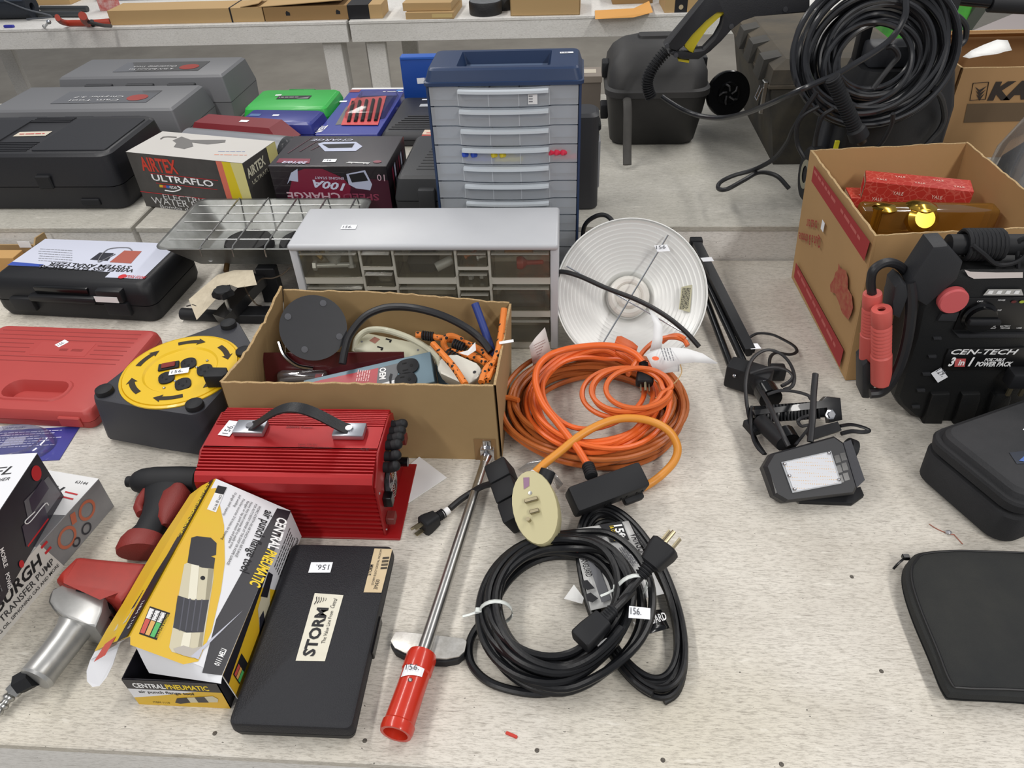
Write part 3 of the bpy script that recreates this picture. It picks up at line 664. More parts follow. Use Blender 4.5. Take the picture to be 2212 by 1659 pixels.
# ================================================================ air tools
def ring(c, ax, hw, hh, n=16, upv=Z_):
    """ellipse ring at c, normal ax, half width hw sideways, hh along up"""
    ax = Vector(ax).normalized(); sd = ax.cross(upv).normalized(); u = sd.cross(ax).normalized()
    return [Vector(c)+sd*hw*math.cos(2*math.pi*i/n)+u*hh*math.sin(2*math.pi*i/n) for i in range(n)]
def chain(b, secs, n=16, m=None):
    """secs: (point, hw, hh)"""
    k = len(secs); rings = []
    for i in range(k):
        a = Vector(secs[max(0,i-1)][0]); c = Vector(secs[min(k-1,i+1)][0])
        rings.append(ring(secs[i][0], c-a, secs[i][1], secs[i][2], n))
    b.loft(rings, m=m); return b
t = T('impact_wrench', 'silver air impact wrench with a red rubber boot at the left front', 'impact wrench')
ALU = M('cast_aluminium', 'b8b8b6', .36, .65, var=.35, vs=25, col2='858583')
J = lambda x, y, z: wp('J', x, y, z)
bp = [J(*p, .062) for p in ((428,600),(455,500),(545,452),(915,556),(893,690),(835,835),(765,800),(600,745),(545,728),(470,665))]
B().prism([(p.x, p.y) for p in bp], .010, .062, 'xy', .0035).obj('body', ALU, t)
bk = [J(*p, .060) for p in ((415,600),(430,540),(460,490),(500,470),(490,560),(545,735),(460,665))]
B().prism([(p.x, p.y) for p in bk], .014, .060, 'xy', .004).obj('rear_cap', M('cast_aluminium_dark', '8d8d8c', .35, .8), t)
b = B(); chain(b, [(J(760,640,.036),.030,.026),(J(700,740,.036),.026,.0245),(J(640,860,.036),.0225,.0225),(J(560,970,.034),.0215,.0215),(J(450,1110,.031),.021,.021),(J(350,1235,.029),.0215,.0215),(J(325,1270,.029),.0225,.0225),(J(310,1288,.029),.0195,.0195)], 20)
b.obj('handle', ALU, t)
bt = [J(*p, .070) for p in ((478,408),(520,345),(655,212),(700,205),(1275,262),(1290,300),(1150,540),(1050,610),(985,585),(930,545),(560,450))]
B().prism([(p.x, p.y) for p in bt], .006, .072, 'xy', .010, seg=3).obj('rubber_boot', M('red_rubber', '9c2a20', .5, var=.35, vs=25, col2='5e1a15'), t)
b = B(); chain(b, [(J(830,780,.03),.019,.019),(J(890,800,.03),.0185,.0185),(J(900,803,.03),.013,.013),(J(950,815,.03),.012,.012)], 20); b.obj('anvil', BLKM, t)
b = B(); chain(b, [(J(900,620,.035),.018,.018),(J(985,665,.035),.017,.017),(J(1000,672,.035),.010,.010)], 14); b.obj('forward_reverse_valve', BLKG, t)
b = B(); chain(b, [(J(290,1260,.027),.014,.014),(J(160,1330,.021),.0135,.0135)], 6); b.obj('inlet_bushing', BLKM, t)
b = B(); chain(b, [(J(165,1340,.020),.010,.010),(J(105,1405,.017),.010,.010)], 6)
for i, (r) in enumerate((.0058,.0075,.0052,.0052,.0072,.0072,.0045,.006,.006,.0045)):
    pass
chain(b, [(J(110-i*13,1400+i*18,.016-.0006*i),r,r) for i, r in enumerate((.0058,.0058,.0076,.0076,.0052,.0052,.0072,.0072,.0045,.006,.006,.004))], 14); b.obj('air_plug', STEEL, t)
Fw = Face(t, (0,0,.0622), X_, Y_); text(Fw, '~', Fw.c('J',660,515), Fw.c('J',790,545), .005, INKK, shear=.4)
# ---- cordless / air screwdriver
t = T('air_driver', 'black and dark red pistol grip driver lying left of the red inverter', 'power tool')
I = lambda x, y, z: wp('I', x, y, z)
b = B(); chain(b, [(I(1330,868,.026),.0095,.0095),(I(1400,866,.027),.0095,.0095),(I(1402,866,.027),.013,.013),(I(1425,866,.028),.018,.017),(I(1480,862,.029),.022,.020),(I(1600,855,.03),.0235,.022),(I(1850,850,.03),.0235,.022),(I(2060,850,.03),.0225,.021)], 20); b.obj('barrel', BLKM, t)
b = B(); chain(b, [(I(1760,930,.028),.042,.017),(I(1710,1080,.028),.032,.018),(I(1640,1230,.028),.026,.0185),(I(1560,1370,.027),.024,.0185),(I(1505,1450,.026),.030,.018)], 20); b.obj('grip', BLKM, t)
DRD = M('dark_red_rubber', '7c2620', .55, bump=.2, bs=600)
b = B(); chain(b, [(I(1515,1430,.026),.031,.0195),(I(1480,1490,.0255),.035,.022),(I(1455,1560,.025),.036,.0225),(I(1440,1600,.025),.033,.020)], 22); b.obj('battery_cap', DRD, t)
b = B(); chain(b, [(I(1860,935,.034),.012,.012),(I(1830,1000,.036),.024,.014),(I(1780,1130,.036),.024,.014),(I(1740,1260,.034),.017,.013),(I(1725,1330,.032),.006,.008)], 16); b.obj('grip_pad', DRD, t)
b = B(); chain(b, [(I(1520,965,.028),.006,.008),(I(1475,1050,.028),.009,.009),(I(1440,1140,.028),.008,.009),(I(1465,1205,.028),.007,.008)], 12); b.obj('trigger', DRD, t)
# ---- cord reel
t = T('cord_reel', 'grey extension cord reel with yellow outlet face', 'cord reel', (-.697, .999, 0))
GRY = M('charcoal_plastic', '33343a', .5, bump=.1, bs=500, spec=.4); YLP = M('yellow_plastic', 'dfb71a', .35, coat=.2)
kn = {'back': (.036,.142), 'left': (-.111,-.064), 'front': (.067,-.098), 'right': (.100,.052)}
# rounded outline round the four corner posts and the disc
import itertools
def hull(pts):
    pts = sorted(set(pts))
    def cr(o, a, b): return (a[0]-o[0])*(b[1]-o[1])-(a[1]-o[1])*(b[0]-o[0])
    lo = []
    for p in pts:
        while len(lo) >= 2 and cr(lo[-2], lo[-1], p) <= 0: lo.pop()
        lo.append(p)
    hi = []
    for p in reversed(pts):
        while len(hi) >= 2 and cr(hi[-2], hi[-1], p) <= 0: hi.pop()
        hi.append(p)
    return lo[:-1]+hi[:-1]
cl = [p for k in kn.values() for p in ell(k[0], k[1], .021, n=16)]+ell(0, 0, .106, n=64)
hl = hull([(round(a,4), round(b,4)) for a, b in cl])
def sc(pts, k, z): return [(a*k, b*k, z) for a, b in pts]
B().loft([sc(hl,1.055,.012), sc(hl,1.045,.03), sc(hl,1.0,.094), sc(hl,.985,.101), sc(hl,.95,.102)]).obj('housing', GRY, t)
for nm, (x, y) in kn.items():
    B().lathe([(.015,.098),(.0155,.106),(.0145,.111),(.010,.113),(0,.113)], 20, Matrix.Translation((x,y,0))).obj('corner_foot', BLKM, t)
    B().lathe([(0,0),(.013,0),(.014,.006),(.014,.016)], 16, Matrix.Translation((x*1.03,y*1.03,0))).obj('base_foot', BLKM, t)
B().lathe([(.106,.1015),(.106,.104),(.1015,.1055),(.100,.1035),(.0995,.1065),(.066,.1065),(.0625,.1035),(.0,.1035)], 64).obj('outlet_disc', YLP, t)
F = Face(t, (0,0,.1068), X_, Y_); F2 = Face(t, (0,0,.1038), X_, Y_)
vx = Vector((.178,-.034,0)).normalized()
for a0 in (20, 80, 140, 200, 260, 320):
    a0 += 2; outer = ell(0,0,.088, n=10, a0=a0+34, a1=a0+8); inner = ell(0,0,.078, n=10, a0=a0+8, a1=a0+34)
    tip = [(.073*math.cos(math.radians(a0+9)), .073*math.sin(math.radians(a0+9))), (.083*math.cos(math.radians(a0-2)), .083*math.sin(math.radians(a0-2))), (.093*math.cos(math.radians(a0+9)), .093*math.sin(math.radians(a0+9)))]
    decal(F, outer+[tip[2], tip[1], tip[0]]+inner, M('arrow_slot', '2a2010', .7), 'arrow_slot', .0003)
def outlet(parent, m, sc_=1.0, mat=None):
    b = B(); b.prism([(x*sc_, y*sc_) for x, y in rr(.027,.034,.012,5)], 0, .003*sc_, 'xy', .0006, m); o = b.obj('outlet', mat or BLKM, parent)
    b = B()
    for (x0, x1, y0, y1) in ((-.0075,-.0055,.000,.0085),(.0055,.0075,.001,.0075)): b.box(x0*sc_, x1*sc_, y0*sc_, y1*sc_, .003*sc_, .0034*sc_, m=m)
    b.lathe([(.0026*sc_,.003*sc_),(.0026*sc_,.0034*sc_),(0,.0034*sc_)], 10, m @ Matrix.Translation((0,-.006*sc_,0)))
    b.obj('slot', M('slot_dark', '050506', .8), o, smooth=False); return o
for cx_, cy_ in ((1455,1272),(1580,1322),(1285,1382),(1412,1430)):
    a, b_ = F2.c('E', cx_, cy_); outlet(t, Matrix.Translation((a,b_,.1035)) @ Matrix.Rotation(math.radians(25),4,'Z'))
a, b_ = F2.c('E', 1303, 1293); mz = Matrix.Translation((a,b_,.1035)) @ Matrix.Rotation(math.radians(20),4,'Z')
sw = B().box(-.018,.018,-.010,.010,0,.004,.001,1,mz).obj('switch_frame', BLKM, t); B().box(-.012,.012,-.007,.007,.004,.0065,.001,1,mz).obj('switch_button', M('switch_red', '7a2018', .35), sw)
for cx_, cy_ in ((1598,1247),(1265,1457),(1516,1298),(1350,1405)):
    a, b_ = F2.c('E', cx_, cy_); B().sphere((a,b_,.1037), .0028, 8).obj('screw', STEEL, t)
a, b_ = F2.c('E', 1385, 1340); sticker(F2, a, b_, 15, .034, .016, lift=.004)
a, b_ = F.c('E', 1670, 1420); mz = Matrix.Translation((a+.006,b_,.107))
B().prism([(x+.0*y, y) for x, y in ((-.022,-.006),(-.016,-.014),(.016,-.012),(.022,-.002),(.014,.014),(-.012,.014))], 0, .026, 'xy', .003, mz).obj('crank_knob', BLKM, t)
# orange cord wound inside, seen at the open side
B().tube([(.088*math.cos(a), .088*math.sin(a), .05) for a in [2*math.pi*i/40 for i in range(40)]], .004, 8, True).obj('wound_cord', M('cord_orange', 'c95a22', .45), t)
# ---- black analyser case
t = T('analyzer_case', 'black moulded case with white electrical system analyzer label', 'case', (-1.295, 1.322, 0), math.radians(-4.2))
w, d, h = .392, .205, .096
B().rrloft([(0,w-.03,d-.02),(.004,w-.012,d-.006),(.02,w,d),(.044,w,d)], .022, cx=w/2, cy=d/2).obj('case_base', BLK, t)
B().rrloft([(.046,w,d),(.07,w-.002,d-.002),(.086,w-.012,d-.012),(.094,w-.026,d-.026),(h,w-.04,d-.036)], .022, cx=w/2, cy=d/2).obj('case_lid', BLK, t)
F = Face(t, (0,0,h), X_, Y_)
lb = decal(F, [(.014,.062),(.022,d-.016),(w-.024,d-.016),(w-.026,.030),(w-.115,.030),(w-.115,.052),(w-.255,.062)], M('label_bluewhite', 'ced2e2', .3, coat=.4), 'label', .0008)
E_ = lambda x, y: F.c('E', x, y)
text(F, 'WIRELESS ELECTRICAL', E_(1045,545), E_(305,512), .013, INKK, bold=.02, parent=lb, lift=.0014)
text(F, 'SYSTEM ANALYZER', E_(1022,520), E_(395,490), .013, INKK, bold=.02, parent=lb, lift=.0014)
text(F, 'MATCO TOOLS', E_(1132,600), E_(985,590), .010, INKR, bold=.02, parent=lb, lift=.0014)
decal(F, ell(*E_(945,600), .009), INKR, lift=.0014, parent=lb)
decal(F, [(.014,.062),(.016,.078),(.10,.072),(.096,.062)], M('print_blue', '3550a8', .4), lift=.0012, parent=lb)
decal(F, [E_(*p) for p in ((845,490),(960,400),(1095,405),(1010,500))], M('print_meter_red', 'a85a4c', .4), lift=.0013, parent=lb)
decal(F, [E_(*p) for p in ((695,470),(770,415),(880,420),(830,480))], NVY, lift=.0013, parent=lb)
for i in range(6): text(F, '~', E_(560,400+i*18), E_(300,385+i*18), .003, INKG, parent=lb, lift=.0013)
B().tube(spl([F.at(*E_(x,y),.002) for x, y in ((890,430),(760,490),(830,395),(980,380),(1020,400))], 6), .0012, 6).obj('printed_lead', INKG, lb)
# handle, recess, latches on the front
b = B(); b.box(.10, w-.13, -.012, .020, .050, .066, .005, 2); b.obj('handle', BLK, t)
B().box(.115, w-.145, -.002, .03, .066, .085, .004, 2).obj('handle_recess', BLKG, t)
for xx in (.075, w-.085): B().box(xx-.028, xx+.028, -.010, .012, .022, .056, .004, 2).obj('latch', BLKM, t)
Ff = Face(t, (0,-.0105,0), X_, Z_)
B().box(w-.125, w-.07, -.0135, -.0125, .060, .074).obj('paper_label', PAPER, t, smooth=False)
B().box(w-.12, w-.06, -.0125, .01, .058, .088, .004, 2).obj('lid_boss', BLK, t)
# ---- cardboard tray at far left with oddments
t = T('cardboard_tray', 'torn low cardboard tray behind the analyzer case', 'box', (-1.78, 1.40, 0), math.radians(0))
b = B(); b.box(0,.48,0,.165,0,.004)
b.prism([(0,0),(.165,0),(.165,.085),(.13,.088),(.10,.06),(0,.05)], .476, .480, 'yz')
b.box(0,.48,.161,.165,0,.052)
b.obj('tray', CARD, t, smooth=False)
Fq = Face(t, (.4758,0,0), -Y_, Z_)
st = B().box(.40,.432,.1595,.1605,.045,.062).obj('price_sticker', MATS['sticker_white'], t, smooth=False)
o = B().box(-.04,.04,-.02,.02,0,.045,.001,1).obj('carton', M('carton_tan', 'c0975f', .8)); o.location = (-1.40,1.52,.0045); tag(o, 'small tan carton inside the torn cardboard tray at far left', 'box')
o = B().rrloft([(0,.06,.04),(.012,.066,.046),(.018,.05,.03)], .015).obj('plastic_pouch', MCLEAR('milky_bag', op=.5, rough=.2)); o.location = (-1.385,1.445,.0045); tag(o, 'clear plastic pouch in the torn cardboard tray', 'bag')
o = B().box(-.022,.022,-.001,.001,0,.06).obj('hang_tag', PAPER); o.location = (-1.405,1.425,.0045); o.rotation_euler = (.2,.1,.3); tag(o, 'white hang tag with blue print standing in the cardboard tray', 'tag')
# ---- tray heater with wire guard
t = T('tray_heater', 'galvanised metal heater tray with wire guard and black burners', 'heater', (-.895, 1.368, 0))
GALV = M('galvanised_sheet', '8a8c8a', .45, .7, var=.6, vs=14, col2='4c4d46')
w, d, zr, zb = .42, .238, .148, .096
r0 = rr(w, d, .02, 4, w/2, d/2); r1 = rr(w-.125, d-.075, .012, 4, w/2, d/2-.012)
lip = rr(w+.014, d+.014, .024, 4, w/2, d/2)
b = B(); b.loft([[(x,y,zr+.001) for x,y in lip], [(x,y,zr) for x,y in r0], [(x,y,zb) for x,y in r1]], False, True); b.obj('tray', GALV, t, ang=50, solid=.0012, fix=False)
for i in range(5):
    yy = .035+i*.042; B().cyl((.012,yy,zr+.003), (w-.012,yy,zr+.003), .0014, 8).obj('guard_wire', STEEL, t)
for i in range(5):
    xx = .10+i*.072; b = B(); b.tube([(xx-.0,-.008,zr-.016),(xx,-.0075,zr+.002),(xx,0,zr+.006),(xx,d,zr+.006),(xx,d+.004,zr+.0)], .0017, 8); b.obj('guard_wire', STEEL, t)
for xx in (.16,.29): B().lathe([(.0,zb+.022),(.052,zb+.020),(.056,zb+.012),(.056,zb+.001)], 32, Matrix.Translation((xx,.10,0))).obj('burner', M('cast_black', '1a1a1b', .7, bump=.6, bs=220), t)
for xx in (.13,.30): b = B().cyl((xx,.040,.100), (xx+.004,.008,.086), .006, 10); b.obj('gas_jet', M('old_brass', '5a4326', .5, .6), t)
B().lathe([(0,0),(.008,0),(.008,.001)], 14, Matrix.Translation((.10,.022,.112)) @ Matrix.Rotation(math.radians(70),4,'X')).obj('round_sticker', PAPER, t)
# stand arm, knob, feet under the tray
ax0 = wp('U', 1230, 1000, .062)-t.location; ax1 = wp('U', 760, 1500, .028)-t.location
b = B(); dd = (ax1-ax0).normalized(); sd = dd.cross(Z_).normalized(); up = sd.cross(dd)
for c in (1,):
    b.loft([[ax0+sd*.018+up*.012, ax0+sd*.018-up*.012, ax0-sd*.018-up*.012, ax0-sd*.018+up*.012],[ax1+sd*.018+up*.012, ax1+sd*.018-up*.012, ax1-sd*.018-up*.012, ax1-sd*.018+up*.012]])
b.obj('stand_arm', M('black_enamel', '1b1b1d', .3, coat=.3), t, smooth=False)
kp = wp('U', 790, 1180, .085)-t.location
B().cyl(kp-Vector((0,0,.045)), kp, .004, 10).obj('knob_screw', STEEL, t)
star = [((.024 if i % 2 == 0 else .014)*math.cos(math.pi*i/5), (.024 if i % 2 == 0 else .014)*math.sin(math.pi*i/5)) for i in range(10)]
B().prism(star, -.006, .010, 'xy', .004, Matrix.Translation(kp)).obj('star_knob', BLKM, t)
f0 = wp('U', 520, 1440, .0142)-t.location
B().cyl(f0+Vector((-.045,.004,0)), f0+Vector((.05,-.004,0)), .0135, 18).obj('foot_tube', BLKM, t)
f1 = wp('U', 1180, 1440, .012)-t.location; B().box(-.05,.05,-.02,.02,-.0115,.012,.002,1,Matrix.Translation(f1)).obj('foot_plate', BLKM, t)
sp_ = wp('U', 1240, 1150, .045)-t.location; B().box(-.022,.022,-.012,.012,-.044,.045,.002,1,Matrix.Translation(sp_+Vector((.012,.03,0)))).obj('stand_post', BLKM, t)
tgp = [wp('U', *p)-t.location for p in ((375,1255,.06),(720,960,.095),(920,905,.10),(1140,905,.105),(1190,1080,.098),(960,1115,.095),(860,1075,.095),(470,1500,.045))]
b = B(); b.poly(tgp); tg = b.obj('paper_tag', M('aged_paper', 'cdc2ab', .8, var=.5, vs=60, col2='a89b85'), t, smooth=False, solid=.0006)
B().tube(spl([wp('U',*p)-t.location for p in ((350,1335,.05),(420,1320,.056),(470,1340,.056),(440,1370,.05))],6), .0015, 6).obj('tag_wire', M('wire_dark', '2a2725', .5), tg)
B().tube(spl([wp('U',*p)-t.location for p in ((1040,1100,.096),(1090,1200,.06),(1180,1310,.05),(1240,1330,.03))],8), .0016, 6).obj('capillary_tube', M('wire_bronze', '5f5346', .4, .5), t)
B().tube(spl([wp('U',*p)-t.location for p in ((1190,1060,.09),(1260,1005,.08),(1380,1000,.078),(1500,950,.085),(1590,870,.095))],8), .0016, 6).obj('capillary_tube', MATS['wire_bronze'], t)
# ================================================================ white drawer cabinet
t = T('drawer_cabinet', 'off-white small parts cabinet with clear plastic drawers', 'drawer cabinet', (-.532, 1.208, 0), math.radians(.2))
w, d, h = .514, .152, .246
CABT = M('cabinet_white', 'bec0c4', .38, var=.08, vs=10); CABG = M('cabinet_grey', 'b9b7ad', .45)
B().box(0, w, -.006, d, h-.014, h, .006, 3).obj('top_panel', CABT, t)
for x0 in (0, w-.016): B().box(x0, x0+.016, 0, d, .002, h-.012, .004, 2).obj('side_panel', CABT, t)
B().box(.01, w-.01, .062, .066, .004, h-.015).obj('back_panel', M('cabinet_brightener', 'd4d1c6', .6), t, smooth=False)  # pale panel pulled forward of the true back to brighten the drawers
B().box(.01, w-.01, .004, d-.006, 0, .012, .002, 1).obj('base_panel', CABG, t)
CLD = MCLEAR('clear_drawer', tint='f4f3ee', op=.06, rough=.08, body='dcdace', gl=.05)
cols = [('big',.018,.132),('sm',.138,.196),('big',.202,.316),('sm',.322,.380),('big',.386,.498)]
zt0 = h-.015
for k, (kd, x0, x1) in enumerate(cols):
    if k: B().box(x0-.006, x0, .004, .02, .010, zt0, .001, 1).obj('divider', CABG, t)
drawers = []
for kd, x0, x1 in cols:
    hh = .058 if kd == 'big' else .0345; gap = .0180 if kd == 'big' else .0105; z = zt0-.001
    while z-hh > .012:
        z0 = z-hh; mx = (x0+x1)/2
        b = B(); k = .0012
        b.box(x0+.001, x1-.001, .001, .001+k, z0, z-.001); b.box(x0+.001, x0+.001+k, .002, .060, z0, z-.008); b.box(x1-.001-k, x1-.001, .002, .060, z0, z-.008); b.box(x0+.001, x1-.001, .002, .060, z0, z0+k)
        o = b.obj('drawer', CLD, t, smooth=False)
        B().box(x0+.002, x1-.002, -.006, .002, z-.006, z-.0042, .0006, 1).obj('drawer_lip', MCLEAR('lip_plastic', op=.45, rough=.1, body='c4c1b5', gl=.3), o)
        drawers.append((kd, x0, x1, z0, z))
        B().box(x0-.001, x1+.001, .0035, .016, z0-gap+.001, z0-.001, .0008, 1).obj('rail', CABG, t)
        z = z0-gap
Fc = Face(t, (0,0,h), X_, Y_); csticker(Fc, 'Z', 540, 215, w=.030, h=.018)
base = mw(t)
def inbin(i, dx, dy, dz): kd, x0, x1, z0, z1 = drawers[i]; return base @ Vector((x0+(x1-x0)*dx, .004+dy, z0+.0016+dz))
# row starts: find top drawers of each column
tops = {}
for i, dr_ in enumerate(drawers):
    tops.setdefault(round(dr_[1],3), []).append(i)
c0, c1, c2, c3, c4 = [tops[k] for k in sorted(tops)]
def bolt(name, label, a, dv, r, L, mat, group='loose bolts in the cabinet drawers'):
    m = rotm(dv); o = B().lathe([(r*1.9,0),(r*1.9,r*1.3)], 6, m, True, True).lathe([(r,r*1.2),(r,L)], 12, m, True, True).obj(name, mat); o.location = a; tag(o, label, 'bolt', group); return o
ZN = M('zinc', 'b9bec4', .25, .9); ZNB = M('zinc_lightened', 'd2d6da', .3, .25); ZNY = M('zinc_yellow', '9c8045', .35, .8)  # ZNB: paler, less metallic zinc, its colour making up for the dark drawers
bolt('hex_bolt', 'long zinc hex bolt lying across the upper left cabinet drawer', inbin(c0[0],.12,.022,.010), (1,.05,0), .0052, .080, ZNB)
bolt('hex_bolt', 'short fat silver bolt pointing at the glass in the upper left drawer', inbin(c0[0],.45,.022,.028), (.5,.7,.15), .0095, .04, ZNB)
bolt('hex_bolt', 'yellowish bolt at the left of the upper left cabinet drawer', inbin(c0[0],.2,.03,.024), (.5,.5,.35), .0052, .042, M('zinc_yellow_lightened', 'b89a58', .35, .3))  # yellow zinc lightened the same way against the dark drawer
bolt('hex_bolt', 'slim zinc bolt leaning at the right of the upper left drawer', inbin(c0[0],.8,.02,.007), (-.05,.3,.9), .0042, .048, ZNB)
o = B().rrloft([(0,.055,.04),(.02,.062,.045),(.035,.045,.03)], .012).obj('rubber_grommet', M('rubber_dark', '3a3a3b', .7)); o.location = inbin(c2[0],.42,.034,0); tag(o, 'dark rubber lump in the upper middle cabinet drawer', 'rubber part')
m = rotm((1,.35,.35)); o = B().lathe([(.0075,0),(.0095,0),(.0095,.035),(.0075,.035),(.0075,0)], 20, m).obj('socket', ZNB); o.location = inbin(c2[0],.66,.014,.011); tag(o, 'chrome socket with open end in the upper middle drawer', 'socket')
for k, (i, x, y) in enumerate(((c3[0],.2,.02),(c3[0],.5,.03),(c3[0],.6,.018))):
    bolt('copper_rivet', ('copper rivet leaning left in the narrow upper drawer', 'copper rivet standing at the back of the narrow upper drawer', 'pale rivet lying right in the narrow upper drawer')[k], inbin(i,x,y,.006), ((.9,.3,.4),(.2,.8,.5),(1,.2,.1))[k], .0030, .018, (M('copper', 'c07a50', .3, .3), M('copper', 'c07a50', .3, .3), ZNB)[k], 'rivets in the narrow drawer')
o = B().lathe([(.0,0),(.011,0),(.0135,.006),(.0125,.012),(.005,.020),(.0045,.05),(.003,.052),(0,.052)], 16, rotm((1,.1,-.02))).obj('red_nozzle', M('red_plastic_dull', '9d2420', .4)); o.location = inbin(c4[0],.42,.022,.016); tag(o, 'red plastic nozzle in the upper right cabinet drawer', 'nozzle')
o = B().box(-.028,.028,-.006,.006,0,.018,.002,1).obj('fuse_pack', M('fuse_orange', 'b8823a', .5)); o.location = inbin(c4[0],.45,.045,.022); tag(o, 'orange fuse pack at the back of the upper right drawer', 'fuses')
o = B().rrloft([(0,.085,.05),(.010,.09,.055),(.020,.06,.03)], .015).obj('parts_bag', MCLEAR('grey_bag', op=.55, body='8d8a86', rough=.2)); o.location = inbin(c4[1],.5,.036,0); tag(o, 'grey plastic bag of parts in the second right-hand drawer', 'bag')
o = B().rrloft([(0,.03,.05),(.010,.034,.052),(.016,.02,.03)], .008).obj('washer_heap', M('washers', '8d8d8b', .4, .6, bump=1, bs=260)); o['kind'] = 'stuff'; o.location = inbin(c1[2],.5,.035,0); o['label'] = 'heap of small washers in a narrow cabinet drawer'
o = B().rrloft([(0,.026,.03),(.006,.03,.032),(.009,.02,.02)], .006).obj('screw_heap', M('screws_pale', 'a9a79f', .4, .4, bump=1, bs=300)); o['kind'] = 'stuff'; o.location = inbin(c1[1],.6,.03,0); o['label'] = 'heap of pale screws in a narrow cabinet drawer'
for k, (x, y) in enumerate(((.35,.02),(.72,.024))):
    o = B().lathe([(.006,0),(.006,.006)], 6, None, True, True).obj('hex_nut', ZNB); o.location = inbin(c3[1],x,y,.004); tag(o, ('small zinc nut, left one in the second narrow drawer','small zinc nut, right one in the second narrow drawer')[k], 'nut', 'nuts in the second narrow drawer')
m = rotm((1,.1,.05)); o = B().lathe([(.0035,0),(.0035,.03),(.006,.031),(.006,.055),(.003,.056)], 14, m, True, True).obj('driver_bit', STEEL); o.location = inbin(c2[1],.40,.02,.008); tag(o, 'steel driver bit lying in the second middle drawer', 'tool bit')
o = B().box(-.03,.03,-.02,.02,0,.02,.004,2).obj('blue_part', M('teal_dark', '1d3c48', .5)); o.location = inbin(c0[1],.55,.034,0); tag(o, 'dark teal part inside the second left-hand drawer', 'part')
# ================================================================ open cardboard box of electrical bits
t = T('cardboard_box', 'open brown cardboard box filled with cords and power strips', 'box')
def wall(t, A, Bp, ta, tb, th, mat, n=24, jag=.002, name='side', bump=None):
    """corrugated wall from base A-B up to ta-tb with a torn top edge"""
    A, Bp, ta, tb = map(Vector, (A, Bp, ta, tb)); nrm = (Bp-A).cross(ta-A).normalized()*th
    lo, hi = [], []
    for i in range(n+1):
        s = i/n; lo.append(A.lerp(Bp, s)); h = ta.lerp(tb, s)
        h.z += random.uniform(-jag, jag)+(bump(s) if bump else 0); hi.append(h)
    b = B(); b.loft([lo, hi], False, False, False); b.loft([[p+nrm for p in lo], [p+nrm for p in hi]], False, False, False)
    o = b.obj(name, mat, t, smooth=False, fix=False)
    b = B(); b.loft([[p, p+nrm, p+nrm+Vector((0,0,.0012)), p+Vector((0,0,.0012))] for p in hi]); b.obj('cut_edge', CARDE, o, smooth=False)
    return o
x0, x1, y0, y1, h = -.563, -.116, .895, 1.13, .164
wall(t, (x0-.006,y0,0), (x1+.003,y0,0), (x0,y0,h), (x1,y0,h), .004, CARD, 40, .0015)
wall(t, (x1+.003,y0,0), (x1+.003,y1,0), (x1,y0,h), (x1+.009,y1,h), .004, CARD, 24, .0015)
wall(t, (x1+.003,y1,0), (x0-.004,y1,0), (x1+.009,y1,h), (-.527,y1,.2), .004, CARD, 40, .0015, bump=lambda s: .008*math.sin(s*5)*s)
wall(t, (x0-.004,y1,0), (x0-.006,y0,0), (-.527,y1,.2), (x0,y0,h), .004, CARD, 24, .003, bump=lambda s: -.016*math.sin(math.pi*s))
B().box(x0-.004, x1, y0+.001, y1-.001, .0, .003).obj('bottom', CARD, t, smooth=False)
Fb = Face(t, (x0,y0-.0046,0), X_, Z_)
decal(Fb, [(.408,0),(.445,0),(.445,.05),(.408,.05)], M('packing_tape', '8a6a44', .25), 'packing_tape')
R_ = lambda x, y, yy: PY(*q('R', x, y), yy)
# round base
c = PY(677, 708, 1.045); n = (CP-c).normalized(); n = (n+Vector((0,0,.12))).normalized()
o = T('lamp_base', 'round black disc with four grey rubber pads standing in the cardboard box', 'lamp base', c)
m = rotm(n)
B().lathe([(0,-.022),(.046,-.022),(.053,-.016),(.058,-.004),(.0585,0),(0,0)], 48, m).obj('disc', M('black_satin', '1b1c21', .45, var=.2, vs=30, col2='2a2b31'), o)
F = Face(o, n*.0003, m.col[0].to_3d(), m.col[1].to_3d())
for px_, py_ in ((698,655),(622,684),(733,727),(658,755)):
    a, b_ = F.px(px_, py_); B().lathe([(.006,0),(.0058,.0015),(0,.0018)], 16, Matrix.Translation(F.at(a,b_)) @ m).obj('rubber_pad', M('pad_grey', '54555a', .8), o)
B().tube(spl([F.at(*F.px(*p_), -.03) for p_ in ((600,735),(612,765),(640,788),(675,795))],6), .004, 8).obj('chrome_arm', CHROME, o)
# clamshell pack
o = T('clamshell_pack', 'dark red clamshell pack with black driver inside the cardboard box', 'blister pack', (-.552,1.012,.072), math.radians(1.5))
B().box(0,.26,0,.003,-.06,.052,.0005,1,Matrix.Rotation(math.radians(-22),4,'X')).obj('backing_card', M('card_maroon', '4a1218', .3, coat=.4), o, smooth=False)
mz = Matrix.Rotation(math.radians(-22),4,'X')
B().box(.03,.12,-.026,-.002,-.02,.022,.008,3,mz).obj('clear_shell', CLR, o)
b = B(); b.cyl(mz@Vector((.035,-.014,.002)), mz@Vector((.10,-.014,.006)), .009, 14); b.obj('tool_grip', M('grip_black_red', '261a1d', .4), o)
b = B(); b.cyl(mz@Vector((.10,-.014,.006)), mz@Vector((.112,-.014,.006)), .010, 14); b.obj('grip_collar', M('collar_red', '8d1a20', .35), o)
B().tube([mz@Vector((.145+.014*math.cos(a), -.006, -.005+.014*math.sin(a))) for a in [2*math.pi*i/20 for i in range(20)]], .002, 8, True).obj('steel_ring', CHROME, o)
